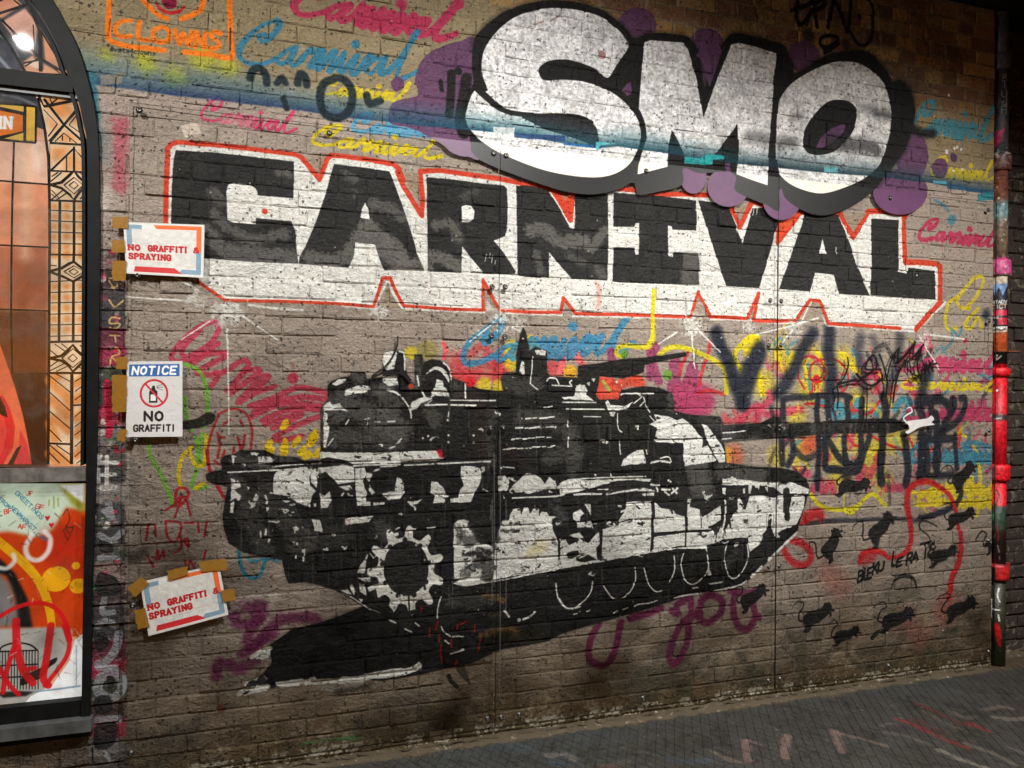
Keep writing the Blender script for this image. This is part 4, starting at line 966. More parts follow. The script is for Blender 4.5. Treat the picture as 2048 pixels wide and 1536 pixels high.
def late_marks(cv):
    T1_ = [(-28, 4), (-38, 2), (-40, -6), (-28, -22), (-20, -32), (-26, -42), (-38, -38), (-50, -30)]
    T2_ = [(-28, 2), (-36, 0), (-34, -12), (-18, -20), (-16, -34), (-28, -38), (-42, -32)]
    for x, y, s, a, t in ((1760, 1058, 1.0, -.52, T1_), (1662, 1090, .92, -.75, T1_), (1925, 952, .85, -.45, T2_), (1920, 1035, .85, -.15, T2_), (1884, 1110, .85, -.05, T2_), (1632, 1232, 1.0, -.3, T1_), (1690, 1270, .82, .0, T1_), (1792, 1238, 1.0, -.12, T1_), (1920, 1217, .92, -.25, T1_), (1705, 972, .92, .22, T2_)):
        rat(cv, x, y, s, a, [(q[0] + random.uniform(-4, 4), q[1] + random.uniform(-4, 4)) if i_ > 1 else q for i_, q in enumerate(t)])
    cv.stroke(c('T8', '1020 580 980 550 975 510 1010 495 1060 510 1100 535'), [3, 3, 4, 4, 3, 2], (36, 34, 32), .9)
    cv.stroke(c('T8', '1020 580 1050 620 1040 680 1080 690 1080 630'), 2.6, (36, 34, 32), .9)
    rat(cv, 1505, 1195, .9, -.35, T2_)
    cv.stroke(c('U4', '525 200 570 130 610 115 640 150 610 220 605 265 640 260'), 3, (36, 34, 32), .95)
    cv.stroke(c('U4', '655 230 675 290 655 350'), [8, 10, 5], (34, 32, 30), .95)
    cv.stroke(c('T8', '775 970 800 910 850 880 910 885 940 920 955 970'), [2, 4, 6, 7, 5, 2], (38, 36, 34), .9, rough=1)
    cv.stroke(c('T8', '645 1310 690 1270 760 1240'), [9, 7, 3], (36, 34, 32), .9, rough=1)
    up = (0.1, -1)
    for ch, p, q, h in (('B', '545 925', '580 905', 18), ('L', '588 905', '606 900', 20), ('E', '612 900', '640 890', 18), ('K', '650 870', '685 860', 20), ('U', '690 850', '725 835', 14), ('L', '785 810', '805 800', 26), ('E', '812 815', '845 800', 14), ('R', '880 800', '915 780', 18), ('A', '915 785', '960 765', 16), ('T', '975 760', '1040 745', 26), ('S', '1042 740', '1072 715', 18)):
        lettering(cv, ch, c('T8', p)[0], c('T8', q)[0], h * 1.12, 4.4, (22, 20, 18), up=up, smooth=True)
    lettering(cv, 'JONAH', c('T8', '345 1405')[0], c('T8', '436 1395')[0], 8, 1.2, (60, 50, 44), gap=1)
    # faint dark ring at the foot
    cv.stroke(c('T8', '470 1350 480 1440 560 1500 680 1500 780 1440 830 1360'), 9, (70, 62, 50), .55, soft=8)
    cv.stroke(c('T8', '560 1400 700 1390'), 20, (58, 52, 42), .5, soft=12)
    # tag at the top of the bare brick
    for st, w in (('555 60 640 30 700 -10', 6), ('590 -10 580 80 600 150 650 100 670 60', 6), ('700 160 690 80 690 0', 6), ('640 150 665 70', 4), ('690 20 740 -10 745 30 700 60', 6), ('765 165 790 60 800 -10', 6), ('810 0 850 90 885 190 900 80 905 -10', 6), ('905 190 940 250 990 270 1030 220 1040 120 1030 30 1000 -20', 5), ('740 300 830 240 800 215 730 225 725 270 790 285 835 260', 5), ('740 320 790 300', 4)):
        cv.stroke(c('F', st), w * 1.3, (10, 9, 8), .97, soft=2)
    cv.spot(c('F', '960 98')[0], 4.5, (18, 16, 14), .95)
    cv.spot(c('F', '650 215')[0], 14, (22, 20, 18), .7, soft=10)
    cv.spot(c('F', '880 265')[0], 10, (22, 20, 18), .6, soft=9)
    # small letters and dirt
    cv.spot(c('G', '560 1165')[0], 4, (225, 222, 216), .95)
    for q in ('640 1130', '620 1140', '670 1150', '560 1300', '680 1300', '610 1310', '575 730'):
        cv.spot(c('G', q)[0], 2.6, (225, 222, 216), .9, rough=1)
    cv.spot(c('G', '610 1210')[0], 8, (74, 46, 78), .9, soft=3)
    # speckle of old chips in pale paint
    for i in range(420):
        x, y = random.uniform(215, 1980), random.uniform(20, 1330)
        cv.spot((x, y), random.uniform(.7, 1.7), (228, 222, 210), random.uniform(.3, .9), rough=1)
    cv.stroke(c('U5', '1580 1330 1750 1300 1900 1290 2048 1275'), [5, 4, 6, 7], (70, 130, 70), .7, soft=3, rough=1, dry=.2)
    cv.spot(c('U5', '955 1050')[0], 9, (110, 50, 40), .7, soft=4)
    cv.fill(c('A', '1080 750 1185 735 1210 800 1110 825'), (212, 196, 182), .75, rough=1.4, dry=.35)
    cv.fill(c('D', '0 690 210 710 180 800 0 740'), (190, 160, 152), .5, soft=4)


def bubble_name(cv):
    """Silver bubble letters with purple cloud; lies across brick and clear sheets."""
    for p in ([(830, 160), (845, 118), (880, 94), (920, 82), (955, 90), (965, 300), (935, 313), (905, 306), (880, 286), (822, 256), (780, 246), (785, 206), (836, 190)], [(782, 165), (795, 152), (808, 160), (806, 176), (790, 182)]):
        cv.fill(p, PURPLE, .93, smooth=True)
    for k, q, rx, ry in (('E', '1125 150', 38, 36), ('F', '40 280', 36, 38), ('F', '30 420', 18, 46), ('F', '620 340', 32, 32), ('F', '1270 930', 33, 52), ('F', '1440 1010', 16, 20), ('F', '1200 1150', 54, 46), ('F', '170 1120', 42, 40), ('F', '490 1200', 38, 40), ('E', '1460 1060', 26, 34)):
        x, y = c(k, q)[0]
        cv.fill([(x + rx * math.cos(t / 10 * math.pi), y + ry * math.sin(t / 10 * math.pi)) for t in range(20)], PURPLE, .95, smooth=True)
    blk = (22, 21, 20)
    sil = [c('E', '135 300 150 225 220 150 330 70 480 18 640 2 800 20 930 70 1040 150 1100 225 1150 215 1200 196 1400 210 1450 240 1490 300 1530 520 1560 380') +
           c('F', '160 230 200 200 260 200 420 240 505 275 530 330 560 380 575 440 700 362 800 318 960 300 1040 330 1130 430 1150 490 1200 480 1260 530 1290 620 1280 750 1230 900 1150 1010 1080 1100 1000 1180 880 1250 760 1290 660 1280 560 1230 505 1180 485 1130 470 1262 400 1230 300 1190 210 1140 215 1060 150 1030 0 1040') +
           c('E', '1400 1010 1390 1110 1250 1150 1130 1165 1100 1095 1000 1140 850 1166 700 1150 560 1110 420 1060 300 1015 180 960 130 910 125 870 110 800 60 800 70 720 90 600 140 500 130 400')]
    for p in sil:
        cv.fill(p, blk, .985, rough=.2, smooth=True)
        if cv is WALL:
            cv.stroke(p[:60] + p[:1], 9, (30, 28, 26), .5, soft=9, smooth=False)
    for st in ('-60 120 0 150 0 400', ):
        pass
    cv.stroke(c('D', '1390 440 1385 560 1375 690'), 17, blk, .95, soft=3)
    cv.stroke(c('D', '1480 470 1460 600 1440 720 1460 800'), 22, blk, .95, soft=3)
    cv.stroke(c('D', '1325 490 1330 540'), 9, blk, .95, soft=2)
    cv.spot(c('D', '1430 425')[0], 8, blk, .95, soft=2)
    for p in (c('E', '1030 540 1060 505 1085 490 1090 560 1060 580'), c('F', '-20 330 40 240 110 250 135 300 60 520 10 380'), c('F', '150 980 180 975 185 1060 160 1050'), c('F', '470 1140 490 1130 505 1190 480 1240')):
        cv.fill(p, PURPLE, .95)
    sv = dict(metal=.66, mottle=.16, rough=.3, speck=.55)
    SIL = (222, 222, 220) if cv is WALL else (226, 222, 208)
    if cv is not WALL:
        sv = dict(rough=.1)
    s_ = c('E', '150 540 105 640 95 720 130 790 250 890 420 970 600 1030 800 1062 950 1055 1060 1000 1120 910 1145 800 1110 690 1030 600 920 530 800 490 690 478 570 478 533 440 540 400 600 365 700 358 800 385 880 420 945 468 1000 390 1070 280 1050 230 1000 170 900 100 760 60 620 50 500 65 380 110 290 180 220 270 190 360 195 450 225 545')
    cv.fill(s_, SIL, .97, smooth=True, **sv)
    cv.stroke(c('E', '150 525 190 560 260 620 300 650 380 680 500 692 620 692 760 706 840 735'), [12, 14, 13, 12, 10, 9, 9, 12, 14], blk, .97)
    cv.fill(c('E', '420 690 620 688 800 715 865 750 888 800 885 875 760 835 560 770'), (30, 30, 32), .95, smooth=True)
    m_ = c('E', '1165 255 1200 240 1400 255 1430 290 1480 480 1520 705') + c('F', '120 430 190 265 230 258 330 275 460 320 440 500 430 700 410 930 405 1112 310 1080 218 1045 232 960 226 740 160 830 108 905 40 960') + c('E', '1470 960 1405 935 1375 860 1332 778 1310 870 1305 1000 1125 1046 1130 990 1180 830 1175 760 1135 650 1150 450')
    cv.fill(m_, SIL, .97, **sv)
    o_ = c('F', '466 680 480 600 540 510 640 440 760 385 860 368 960 380 1050 440 1110 520 1140 620 1148 720 1125 850 1080 980 1000 1060 880 1120 740 1160 620 1140 520 1090 470 1020 455 900 460 780')
    cv.fill(o_, SIL, .97, smooth=True, **sv)
    cv.fill(c('F', '640 760 700 670 780 605 880 605 935 650 940 720 900 810 820 900 720 930 640 915 615 850'), blk, .985, smooth=True)
    cv.fill(c('F', '690 890 720 830 790 770 870 740 860 790 800 850 730 890'), PURPLE, .95)
    if cv is WALL:
        for st, w, a in (('780 850 900 870 1000 880 1060 900', 26, .7), ('560 860 500 850 480 870', 20, .6), ('1060 680 1130 690', 16, .6), ('960 640 1040 650', 10, .4), ('300 820 400 840', 22, .5), ('560 700 600 700', 10, .4), ('60 300 90 420', 8, .3)):
            cv.stroke(c('F', st), w, (40, 40, 42), a, soft=14, rough=1, dry=.1)
        for st in ('660 90 600 130', '500 150 560 130'):
            cv.stroke(c('E', st), 3, (120, 60, 50), .5, rough=1.2)
        cv.spot(c('E', '910 330')[0], 8, (120, 40, 40), .5, rough=2, dry=.35)
        # short black overspray right of the ring
        cv.stroke(c('F', '1270 770 1340 800 1400 800'), 16, (28, 27, 26), .9, soft=8)


def blue_band(cv):
    """Blue-green fade with a masked lower edge, over the silver letters and the brick."""
    low = [(60, 140), (150, 160), (195, 170), (380, 195), (560, 215), (700, 236), (900, 257), (1030, 268), (1130, 288), (1195, 297), (1235, 293), (1330, 306), (1400, 318), (1500, 330), (1650, 345), (1760, 354), (1860, 366), (1990, 390), (2040, 396)]
    e = cv.M(low)
    X = cv.x0 + (np.arange(cv.W) + .5) / cv.S
    Z = cv.y1 - (np.arange(cv.H) + .5) / cv.S
    ze = np.interp(X, e[:, 0], e[:, 1])
    hi = np.interp(X, [-.8, -.3, .2, .9, 2.0, 3.9], [.16, .17, .12, .10, .11, .12])
    r = (Z[:, None] - ze[None, :]) / (hi[None, :] * (.75 + .5 * cv.n3))
    al = np.clip(1 - r, 0, 1) ** 1.25 * sstep(-.03, .03, r) * .94
    al = np.where(r < -.03, 0, al) * (.86 + .28 * cv.n2)
    al = np.clip(al, 0, .97)
    ramp = lambda *q: np.stack([np.interp(X, [-.8, -.3, .3, .9, 1.9, 2.4, 3.9], [a[k] / 255. for a in q]) for k in range(3)], 1)
    lo_ = ramp((40, 74, 96), (34, 50, 88), (30, 58, 92), (18, 66, 84), (16, 54, 68), (14, 38, 48), (28, 62, 78))
    hi_ = ramp((64, 128, 136), (58, 116, 120), (44, 108, 118), (26, 94, 106), (26, 80, 92), (24, 54, 62), (60, 74, 76))
    f = np.clip(1 - r, 0, 1)[..., None] ** 2
    colr = (lo_[None] * f + hi_[None] * (1 - f)).astype(np.float32)
    al = al[..., None].astype(np.float32)
    cv.rgb = cv.rgb * (1 - al) + colr * al
    cv.extra *= (1 - al[..., 0])
    # masked blocks along the edge
    for p, cl, a in (('260 760 390 765 385 810 260 800', WHITE, .75), ('385 800 690 815 690 850 385 825', (40, 66, 110), .9), ('680 855 875 870 875 890 680 870', (36, 96, 150), .9), ('875 850 1000 862 900 872 895 900 875 898', (86, 180, 190), .85), ('1410 940 1560 955 1560 990 1410 978', (36, 150, 150), .92)):
        cv.fill(c('E', p), cl, a, rough=.4)
    for p, cl, a in (('40 925 150 935 145 955 75 960 72 990 0 985 0 950', (40, 156, 156), .92), ('745 1000 825 1005 830 1035 745 1030', (96, 168, 174), .9), ('1400 1085 1480 1090 1480 1105 1400 1100', (70, 130, 150), .8)):
        cv.fill(c('F', p), cl, a)
    cv.fill(c('G', '560 1410 900 1460 900 1490 560 1450'), (40, 76, 104), .9)
    cv.fill(c('G', '800 1490 920 1470 925 1536 800 1536'), (44, 122, 134), .9)
    cv.fill(c('G', '450 1385 560 1390 555 1415 450 1405'), (80, 150, 170), .8)
    cv.fill(c('H', '790 0 870 5 868 14 790 10'), (44, 122, 134), .8)
    # down the jamb of the arch
    for y0, a in ((150, .9), (190, .85), (230, .8), (270, .6)):
        cv.stroke([(182 + (y0 - 150) * .12, y0), (188 + (y0 - 150) * .12, y0 + 45)], 16, (50, 104, 120), a, soft=7)
    cv.fill(c('A', '605 450 740 435 735 500 605 512'), (140, 128, 116), .75, rough=.8)
    # ghost letters under the fade
    for st, w in (('180 470 200 420 240 410 275 450 280 500', 15), ('340 500 370 465 395 500', 12), ('465 500 480 445 510 460 520 510', 15), ('690 470 625 500 600 580 620 670 680 705 750 690 790 620 790 540 750 480 690 465', 16), ('380 590 400 650', 12), ('880 570 900 620 960 605', 15)):
        cv.stroke(c('D', st), w, (20, 34, 42), .9, soft=4)


def left_pier(cv):
    """Tags on the narrow pier between the window and the first sheet."""
    edge = -0.5235
    for p, cl, a in (([(195, 230), (254, 230), (250, 430), (197, 430)], (150, 138, 124), .5), ([(225, 232), (256, 236), (252, 395), (226, 380)], (170, 70, 84), .7), ([(197, 260), (224, 262), (224, 330), (197, 330)], (120, 122, 118), .6),
                     ([(196, 360), (222, 380), (215, 430), (197, 420)], (206, 202, 192), .5)):
        cv.fill(p, cl, a, soft=5, rough=.8)
    cols = [(110, 90, 86), (58, 44, 46), (48, 44, 48), (40, 40, 44), (92, 30, 50), (150, 30, 60), (52, 60, 50), (60, 44, 40), (160, 40, 60), (96, 92, 90), (70, 66, 64), (44, 42, 42), (128, 124, 120), (56, 56, 60), (34, 33, 33), (50, 50, 50)]
    y = 500
    i = 0
    while y < 1540:
        h = 39
        cv.fill([(178, y), (252, y - 1), (251, y + h), (178, y + h)], cols[i % len(cols)], .82, soft=3, rough=1.0, mottle=.35)
        i += 1
        y += h
    for k in range(70):
        x, y = random.uniform(184, 248), random.uniform(500, 1180)
        cv.spot((x, y), random.uniform(2, 8), random.choice([(220, 214, 204), (200, 30, 60), (60, 120, 60), (36, 34, 34), (180, 60, 90), (220, 214, 204)]), random.uniform(.3, .85), soft=3, rough=1.6, dry=.2)
    for st in ('655 170 700 170 715 210 670 225', '655 185 690 240', '655 300 690 340 740 300', '720 410 670 405 660 440 720 440 700 470 660 465', '660 510 720 515', '690 510 695 550', '660 590 700 585 715 620 670 640 660 690', '670 640 730 700'):
        cv.stroke(c('B', st), 3.4, (214, 180, 110), .85, rough=.8)
    for st in ('585 1245 590 1390', '640 1240 640 1410', '570 1275 705 1275', '570 1350 690 1345'):
        cv.stroke(c('B', st), 8, (214, 212, 206), .88, rough=.6, smooth=False)
    lettering(cv, 'HER23', c('B', '580 1445')[0], c('B', '700 1435')[0], 9, 2, (200, 198, 192), gap=1)
    for st in ('640 790 650 1010', '660 1050 650 1110'):
        cv.stroke(c('B', st), 13, (190, 20, 60), .9, soft=3)
    cv.stroke(c('B', '690 1180 700 1210 740 1200'), 8, (160, 40, 60), .7, soft=3)
    lt = (140, 143, 146)
    for st, w in (('600 60 640 100 620 20', 13), ('570 200 640 230 700 180', 13), ('570 330 700 330', 10), ('600 560 590 640 650 640', 12), ('560 720 610 690 660 720', 15), ('680 770 660 860 600 930 560 940', 17), ('570 960 660 960', 12), ('580 1010 560 1080 620 1130 690 1100 700 1020 640 980 590 1010', 19), ('540 1260 660 1250 680 1260', 15), ('600 1440 640 1500', 8)):
        cv.stroke(c('C', st), w, lt, .9, soft=1.5, rough=.5)
    cv.fill(c('C', '612 1010 650 1010 655 1060 625 1075'), (36, 35, 35), .95, smooth=True)
    for p in ('560 420 640 430 690 480 680 540 560 540', '545 1130 630 1120 640 1210 550 1220', '550 1290 670 1280 650 1400 545 1420', '570 230 640 250 640 300 570 290', '540 780 600 760 620 830 560 870'):
        cv.fill(c('C', p), (30, 29, 29), .88, smooth=True, rough=.5)
    for st in ('650 350 670 330 705 330 680 390 650 350', '560 120 600 110 590 150', '660 120 690 110', '630 190 660 170 690 160 700 250'):
        cv.stroke(c('C', st), 2, (46, 44, 44), .9)
    lettering(cv, '14S', c('C', '620 690')[0], c('C', '676 680')[0], 10, 1.6, (24, 24, 30), gap=1)
    # grey and black splashes across the edge
    cv.stroke(c('C', '720 300 760 330 820 300'), 24, (60, 58, 54), .7, soft=12)
    cv.stroke(c('B', '780 1270 800 1330 790 1480'), 18, (128, 122, 116), .6, soft=12)


def panel_only(cv):
    """Marks that lie on the clear sheets themselves."""
    blk = (16, 15, 14)
    cv.stroke(c('T1', '1518 130 1512 200 1480 280 1420 360 1350 410 1320 440 1315 520 1305 600'), [3, 4, 4, 3.5, 3.5, 3, 2.6, 2.2], blk, .98)
    cv.stroke(c('T1', '1320 440 1400 410 1480 402 1560 408') + c('T2', '200 440 225 465'), 4.5, blk, .98)
    cv.stroke(c('T2', '140 350 180 400 215 440 235 462'), 4, blk, .98)
    # marker tag
    for st, w in (('825 365 830 430 790 530 745 585 755 640 748 745', 3.6), ('755 570 850 545 920 540 900 490', 4.5), ('890 490 930 520 1000 480 1050 430 1020 345 960 450 1080 455', 4), ('920 520 960 560 1010 580 1080 540 1095 500', 4.5), ('975 570 975 700 968 850', 2.6), ('1070 340 1100 420 1125 520 1130 570 1120 660', 4), ('1125 540 1150 420 1190 330 1220 300', 3.4), ('1220 300 1210 380 1270 350 1340 260', 5), ('1340 240 1330 360 1410 265', 4), ('1290 360 1220 480 1190 590 1175 710', 4), ('1390 310 1360 420 1390 540', 5), ('1400 350 1310 370 1285 440 1340 500 1420 480 1400 390', 3), ('1300 400 1330 520 1380 500', 3.4), ('1430 400 1420 540', 3), ('1420 430 1510 410', 4), ('1450 390 1480 470', 4), ('1480 390 1440 460', 3.4)):
        cv.stroke(c('T4', st), w, blk, .97)
    # white running animal stencil and long smear
    cv.fill(spline(c('T4', '1270 860 1330 845 1390 840 1440 830 1470 810 1490 840 1470 862 1495 880 1430 890 1370 905 1330 930 1290 950 1268 935 1300 915 1290 880'), True, 3), (206, 205, 203), .92, rough=.6)
    cv.stroke(c('T4', '1275 860 1255 830 1290 800 1320 780 1310 750 1280 755'), [3, 3, 3, 3, 2, 1.4], (206, 205, 203), .9)
    cv.stroke(c('T4', '1540 830 1600 825'), 3, blk, .5)
    for q in ((232, 1060),):
        pass
    # scuffs and drips
    for x, y0, y1 in ((988, 905, 1170), (984, 1000, 1210), (1012, 1000, 1230), (1000, 860, 1400), (981, 1010, 1040)):
        cv.stroke([(x, y0), (x + .5, (y0 + y1) / 2), (x - .5, y1)], 1.6, (150, 150, 148), .22, soft=1)
    cv.stroke(c('B', '770 280 880 290 1060 300'), 3.5, (226, 222, 214), .55, soft=1.5, rough=1.2, dry=.2)
    cv.fill(c('C', '640 1000 720 1010 725 1080 700 1120 650 1130'), (138, 142, 146), .92, smooth=True)
    cv.fill(c('C', '655 1020 690 1020 692 1060 668 1075'), (70, 70, 72), .6, smooth=True)


def paint_all():
    top = np.repeat(((WALL.y1 - (np.arange(WALL.H) + .5) / WALL.S) > 2.605)[:, None], WALL.W, 1).astype(np.float32)
    early_tags(WALL)
    busy_right(WALL)
    dark_script(WALL)
    mural_word(WALL)
    mural_tank(WALL)
    late_marks(WALL)
    WALL.clip = top
    bubble_name(WALL)
    WALL.clip = None
    blue_band(WALL)
    left_pier(WALL)
    bubble_name(PANEL)
    zz = PANEL.y1 - (np.arange(PANEL.H) + .5) / PANEL.S
    panel_only(PANEL)


paint_all()
# ---------------------------------------------------------------- object helpers
def link(o, parent=None):
    COL.objects.link(o)
    if parent is not None:
        o.parent = parent
    return o


def tag(o, label=None, cat=None, group=None, kind=None):
    if label:
        o['label'] = label
    if cat:
        o['category'] = cat
    if group:
        o['group'] = group
    if kind:
        o['kind'] = kind
    return o


def empty(name, loc=(0, 0, 0)):
    o = bpy.data.objects.new(name, None)
    o.location = loc
    o.empty_display_size = .1
    return link(o)


class MB:
    """Collects faces; build() links them as one mesh object."""

    def __init__(s):
        s.v, s.f, s.m = [], [], []

    def add(s, vs, fs, mi=0):
        b = len(s.v)
        s.v += [tuple(map(float, q)) for q in vs]
        s.f += [tuple(b + i for i in q) for q in fs]
        s.m += [mi] * len(fs)
        return s

    def box(s, x0, x1, y0, y1, z0, z1, mi=0):
        return s.add([(x0, y0, z0), (x1, y0, z0), (x1, y1, z0), (x0, y1, z0), (x0, y0, z1), (x1, y0, z1), (x1, y1, z1), (x0, y1, z1)],
                     [(0, 3, 2, 1), (4, 5, 6, 7), (0, 1, 5, 4), (1, 2, 6, 5), (2, 3, 7, 6), (3, 0, 4, 7)], mi)

    def lathe(s, prof, cx, cy, n=24, mi=0, axis='z', base=0.0):
        vs = []
        for (r, h) in prof:
            for i in range(n):
                a = 2 * math.pi * i / n
                p, q = r * math.cos(a), r * math.sin(a)
                vs.append((cx + p, cy + q, base + h) if axis == 'z' else (cx + p, base - h, cy + q))
        fs = []
        for k in range(len(prof) - 1):
            for i in range(n):
                j = (i + 1) % n
                q = (k * n + i, k * n + j, (k + 1) * n + j, (k + 1) * n + i)
                fs.append(q)
        fs.append(tuple(range(n))[::-1])
        fs.append(tuple((len(prof) - 1) * n + i for i in range(n)))
        return s.add(vs, fs, mi)

    def sheet(s, pts, y0, y1, mi=0):
        """Prism of a polygon given in (x, z), from depth y0 (front) to y1."""
        n = len(pts)
        vs = [(p[0], y0, p[1]) for p in pts] + [(p[0], y1, p[1]) for p in pts]
        fs = [tuple(range(n)), tuple(range(2 * n - 1, n - 1, -1))] + [(i, n + i, n + (i + 1) % n, (i + 1) % n) for i in range(n)]
        return s.add(vs, fs, mi)

    def mesh(s, name, mats, smooth=False):
        me = bpy.data.meshes.new(name)
        me.from_pydata(s.v, [], s.f)
        for m_ in (mats if isinstance(mats, (list, tuple)) else [mats]):
            me.materials.append(m_)
        me.polygons.foreach_set('material_index', s.m)
        if smooth:
            me.polygons.foreach_set('use_smooth', [True] * len(me.polygons))
        bm = bmesh.new()
        bm.from_mesh(me)
        bmesh.ops.recalc_face_normals(bm, faces=bm.faces)
        bm.to_mesh(me)
        bm.free()
        me.update()
        return me

    def build(s, name, mats, parent=None, smooth=False):
        return link(bpy.data.objects.new(name, s.mesh(name, mats, smooth)), parent)


# ---------------------------------------------------------------- materials
class NT:
    def __init__(s, name):
        s.m = bpy.data.materials.new(name)
        s.m.use_nodes = True
        s.t = s.m.node_tree
        s.b = s.t.nodes['Principled BSDF']
        s.out = s.t.nodes['Material Output']

    def n(s, typ, **kw):
        o = s.t.nodes.new('ShaderNode' + typ)
        for k, v in kw.items():
            if k.startswith('i_'):
                k = k[2:]
                o.inputs[int(k) if k.isdigit() else k.replace('_', ' ')].default_value = v
            else:
                setattr(o, k, v)
        return o

    def l(s, a, b):
        s.t.links.new(a, b)

    def math(s, op, a, b=None, clamp=False):
        o = s.t.nodes.new('ShaderNodeMath')
        o.operation = op
        o.use_clamp = clamp
        for i, v in enumerate((a, b)):
            if v is None:
                continue
            if isinstance(v, (int, float)):
                o.inputs[i].default_value = v
            else:
                s.l(v, o.inputs[i])
        return o.outputs[0]

    def mapr(s, v, a, b, c0=0.0, d=1.0):
        o = s.t.nodes.new('ShaderNodeMapRange')
        o.interpolation_type = 'SMOOTHSTEP'
        s.l(v, o.inputs[0])
        for i, q in enumerate((a, b, c0, d)):
            o.inputs[1 + i].default_value = q
        return o.outputs[0]

    def mix(s, fac, a, b, blend='MIX'):
        o = s.t.nodes.new('ShaderNodeMix')
        o.data_type = 'RGBA'
        o.blend_type = blend
        for sock, v in ((o.inputs[0], fac), (o.inputs[6], a), (o.inputs[7], b)):
            if isinstance(v, (int, float)):
                sock.default_value = v
            elif isinstance(v, tuple):
                sock.default_value = v if len(v) == 4 else v + (1,)
            else:
                s.l(v, sock)
        return o.outputs[2]

    def noise(s, vec, scale, detail=4, rough=.55, dist=0.0):
        o = s.n('TexNoise')
        o.inputs['Scale'].default_value = scale
        o.inputs['Detail'].default_value = detail
        o.inputs['Roughness'].default_value = rough
        o.inputs['Distortion'].default_value = dist
        s.l(vec, o.inputs['Vector'])
        return o.outputs['Fac']

    def pos(s):
        return s.n('NewGeometry').outputs['Position']

    def plane_uv(s, cv, ax=('X', 'Z')):
        sp = s.n('SeparateXYZ')
        s.l(s.pos(), sp.inputs[0])
        u = s.math('DIVIDE', s.math('SUBTRACT', sp.outputs[ax[0]], cv.x0), cv.x1 - cv.x0)
        v = s.math('DIVIDE', s.math('SUBTRACT', sp.outputs[ax[1]], cv.y0), cv.y1 - cv.y0)
        co = s.n('CombineXYZ')
        s.l(u, co.inputs[0])
        s.l(v, co.inputs[1])
        return co.outputs[0]

    def tex(s, im, uv):
        o = s.n('TexImage')
        o.image = im
        o.extension = 'EXTEND'
        s.l(uv, o.inputs[0])
        return o

    def bump(s, h, strength=.5, dist=.01, normal=None):
        o = s.n('Bump')
        o.inputs['Strength'].default_value = strength
        o.inputs['Distance'].default_value = dist
        s.l(h, o.inputs['Height'])
        if normal is not None:
            s.l(normal, o.inputs['Normal'])
        return o.outputs[0]


def srgb(c_):
    return tuple((v / 255 / 12.92 if v / 255 <= .04045 else ((v / 255 + .055) / 1.055) ** 2.4) for v in c_) + (1.0,)


def plain(name, col, rough=.6, metal=0.0, noise=.15, scale=40, bump=.0, spec=.5):
    t = NT(name)
    n = t.noise(t.pos(), scale, 5, .6)
    k = t.mapr(n, .25, .75, 1 - noise, 1 + noise)
    colr = t.mix(1.0, srgb(col), (1, 1, 1), 'MULTIPLY')
    mx = t.n('Mix')
    cc = t.n('CombineColor')
    for i in range(3):
        t.l(k, cc.inputs[i])
    t.l(t.mix(1.0, srgb(col), cc.outputs[0], 'MULTIPLY'), t.b.inputs['Base Color'])
    t.t.nodes.remove(mx)
    t.b.inputs['Roughness'].default_value = rough
    t.b.inputs['Metallic'].default_value = metal
    t.b.inputs['Specular IOR Level'].default_value = spec
    if bump:
        t.l(t.bump(n, bump, .004), t.b.inputs['Normal'])
    return t.m


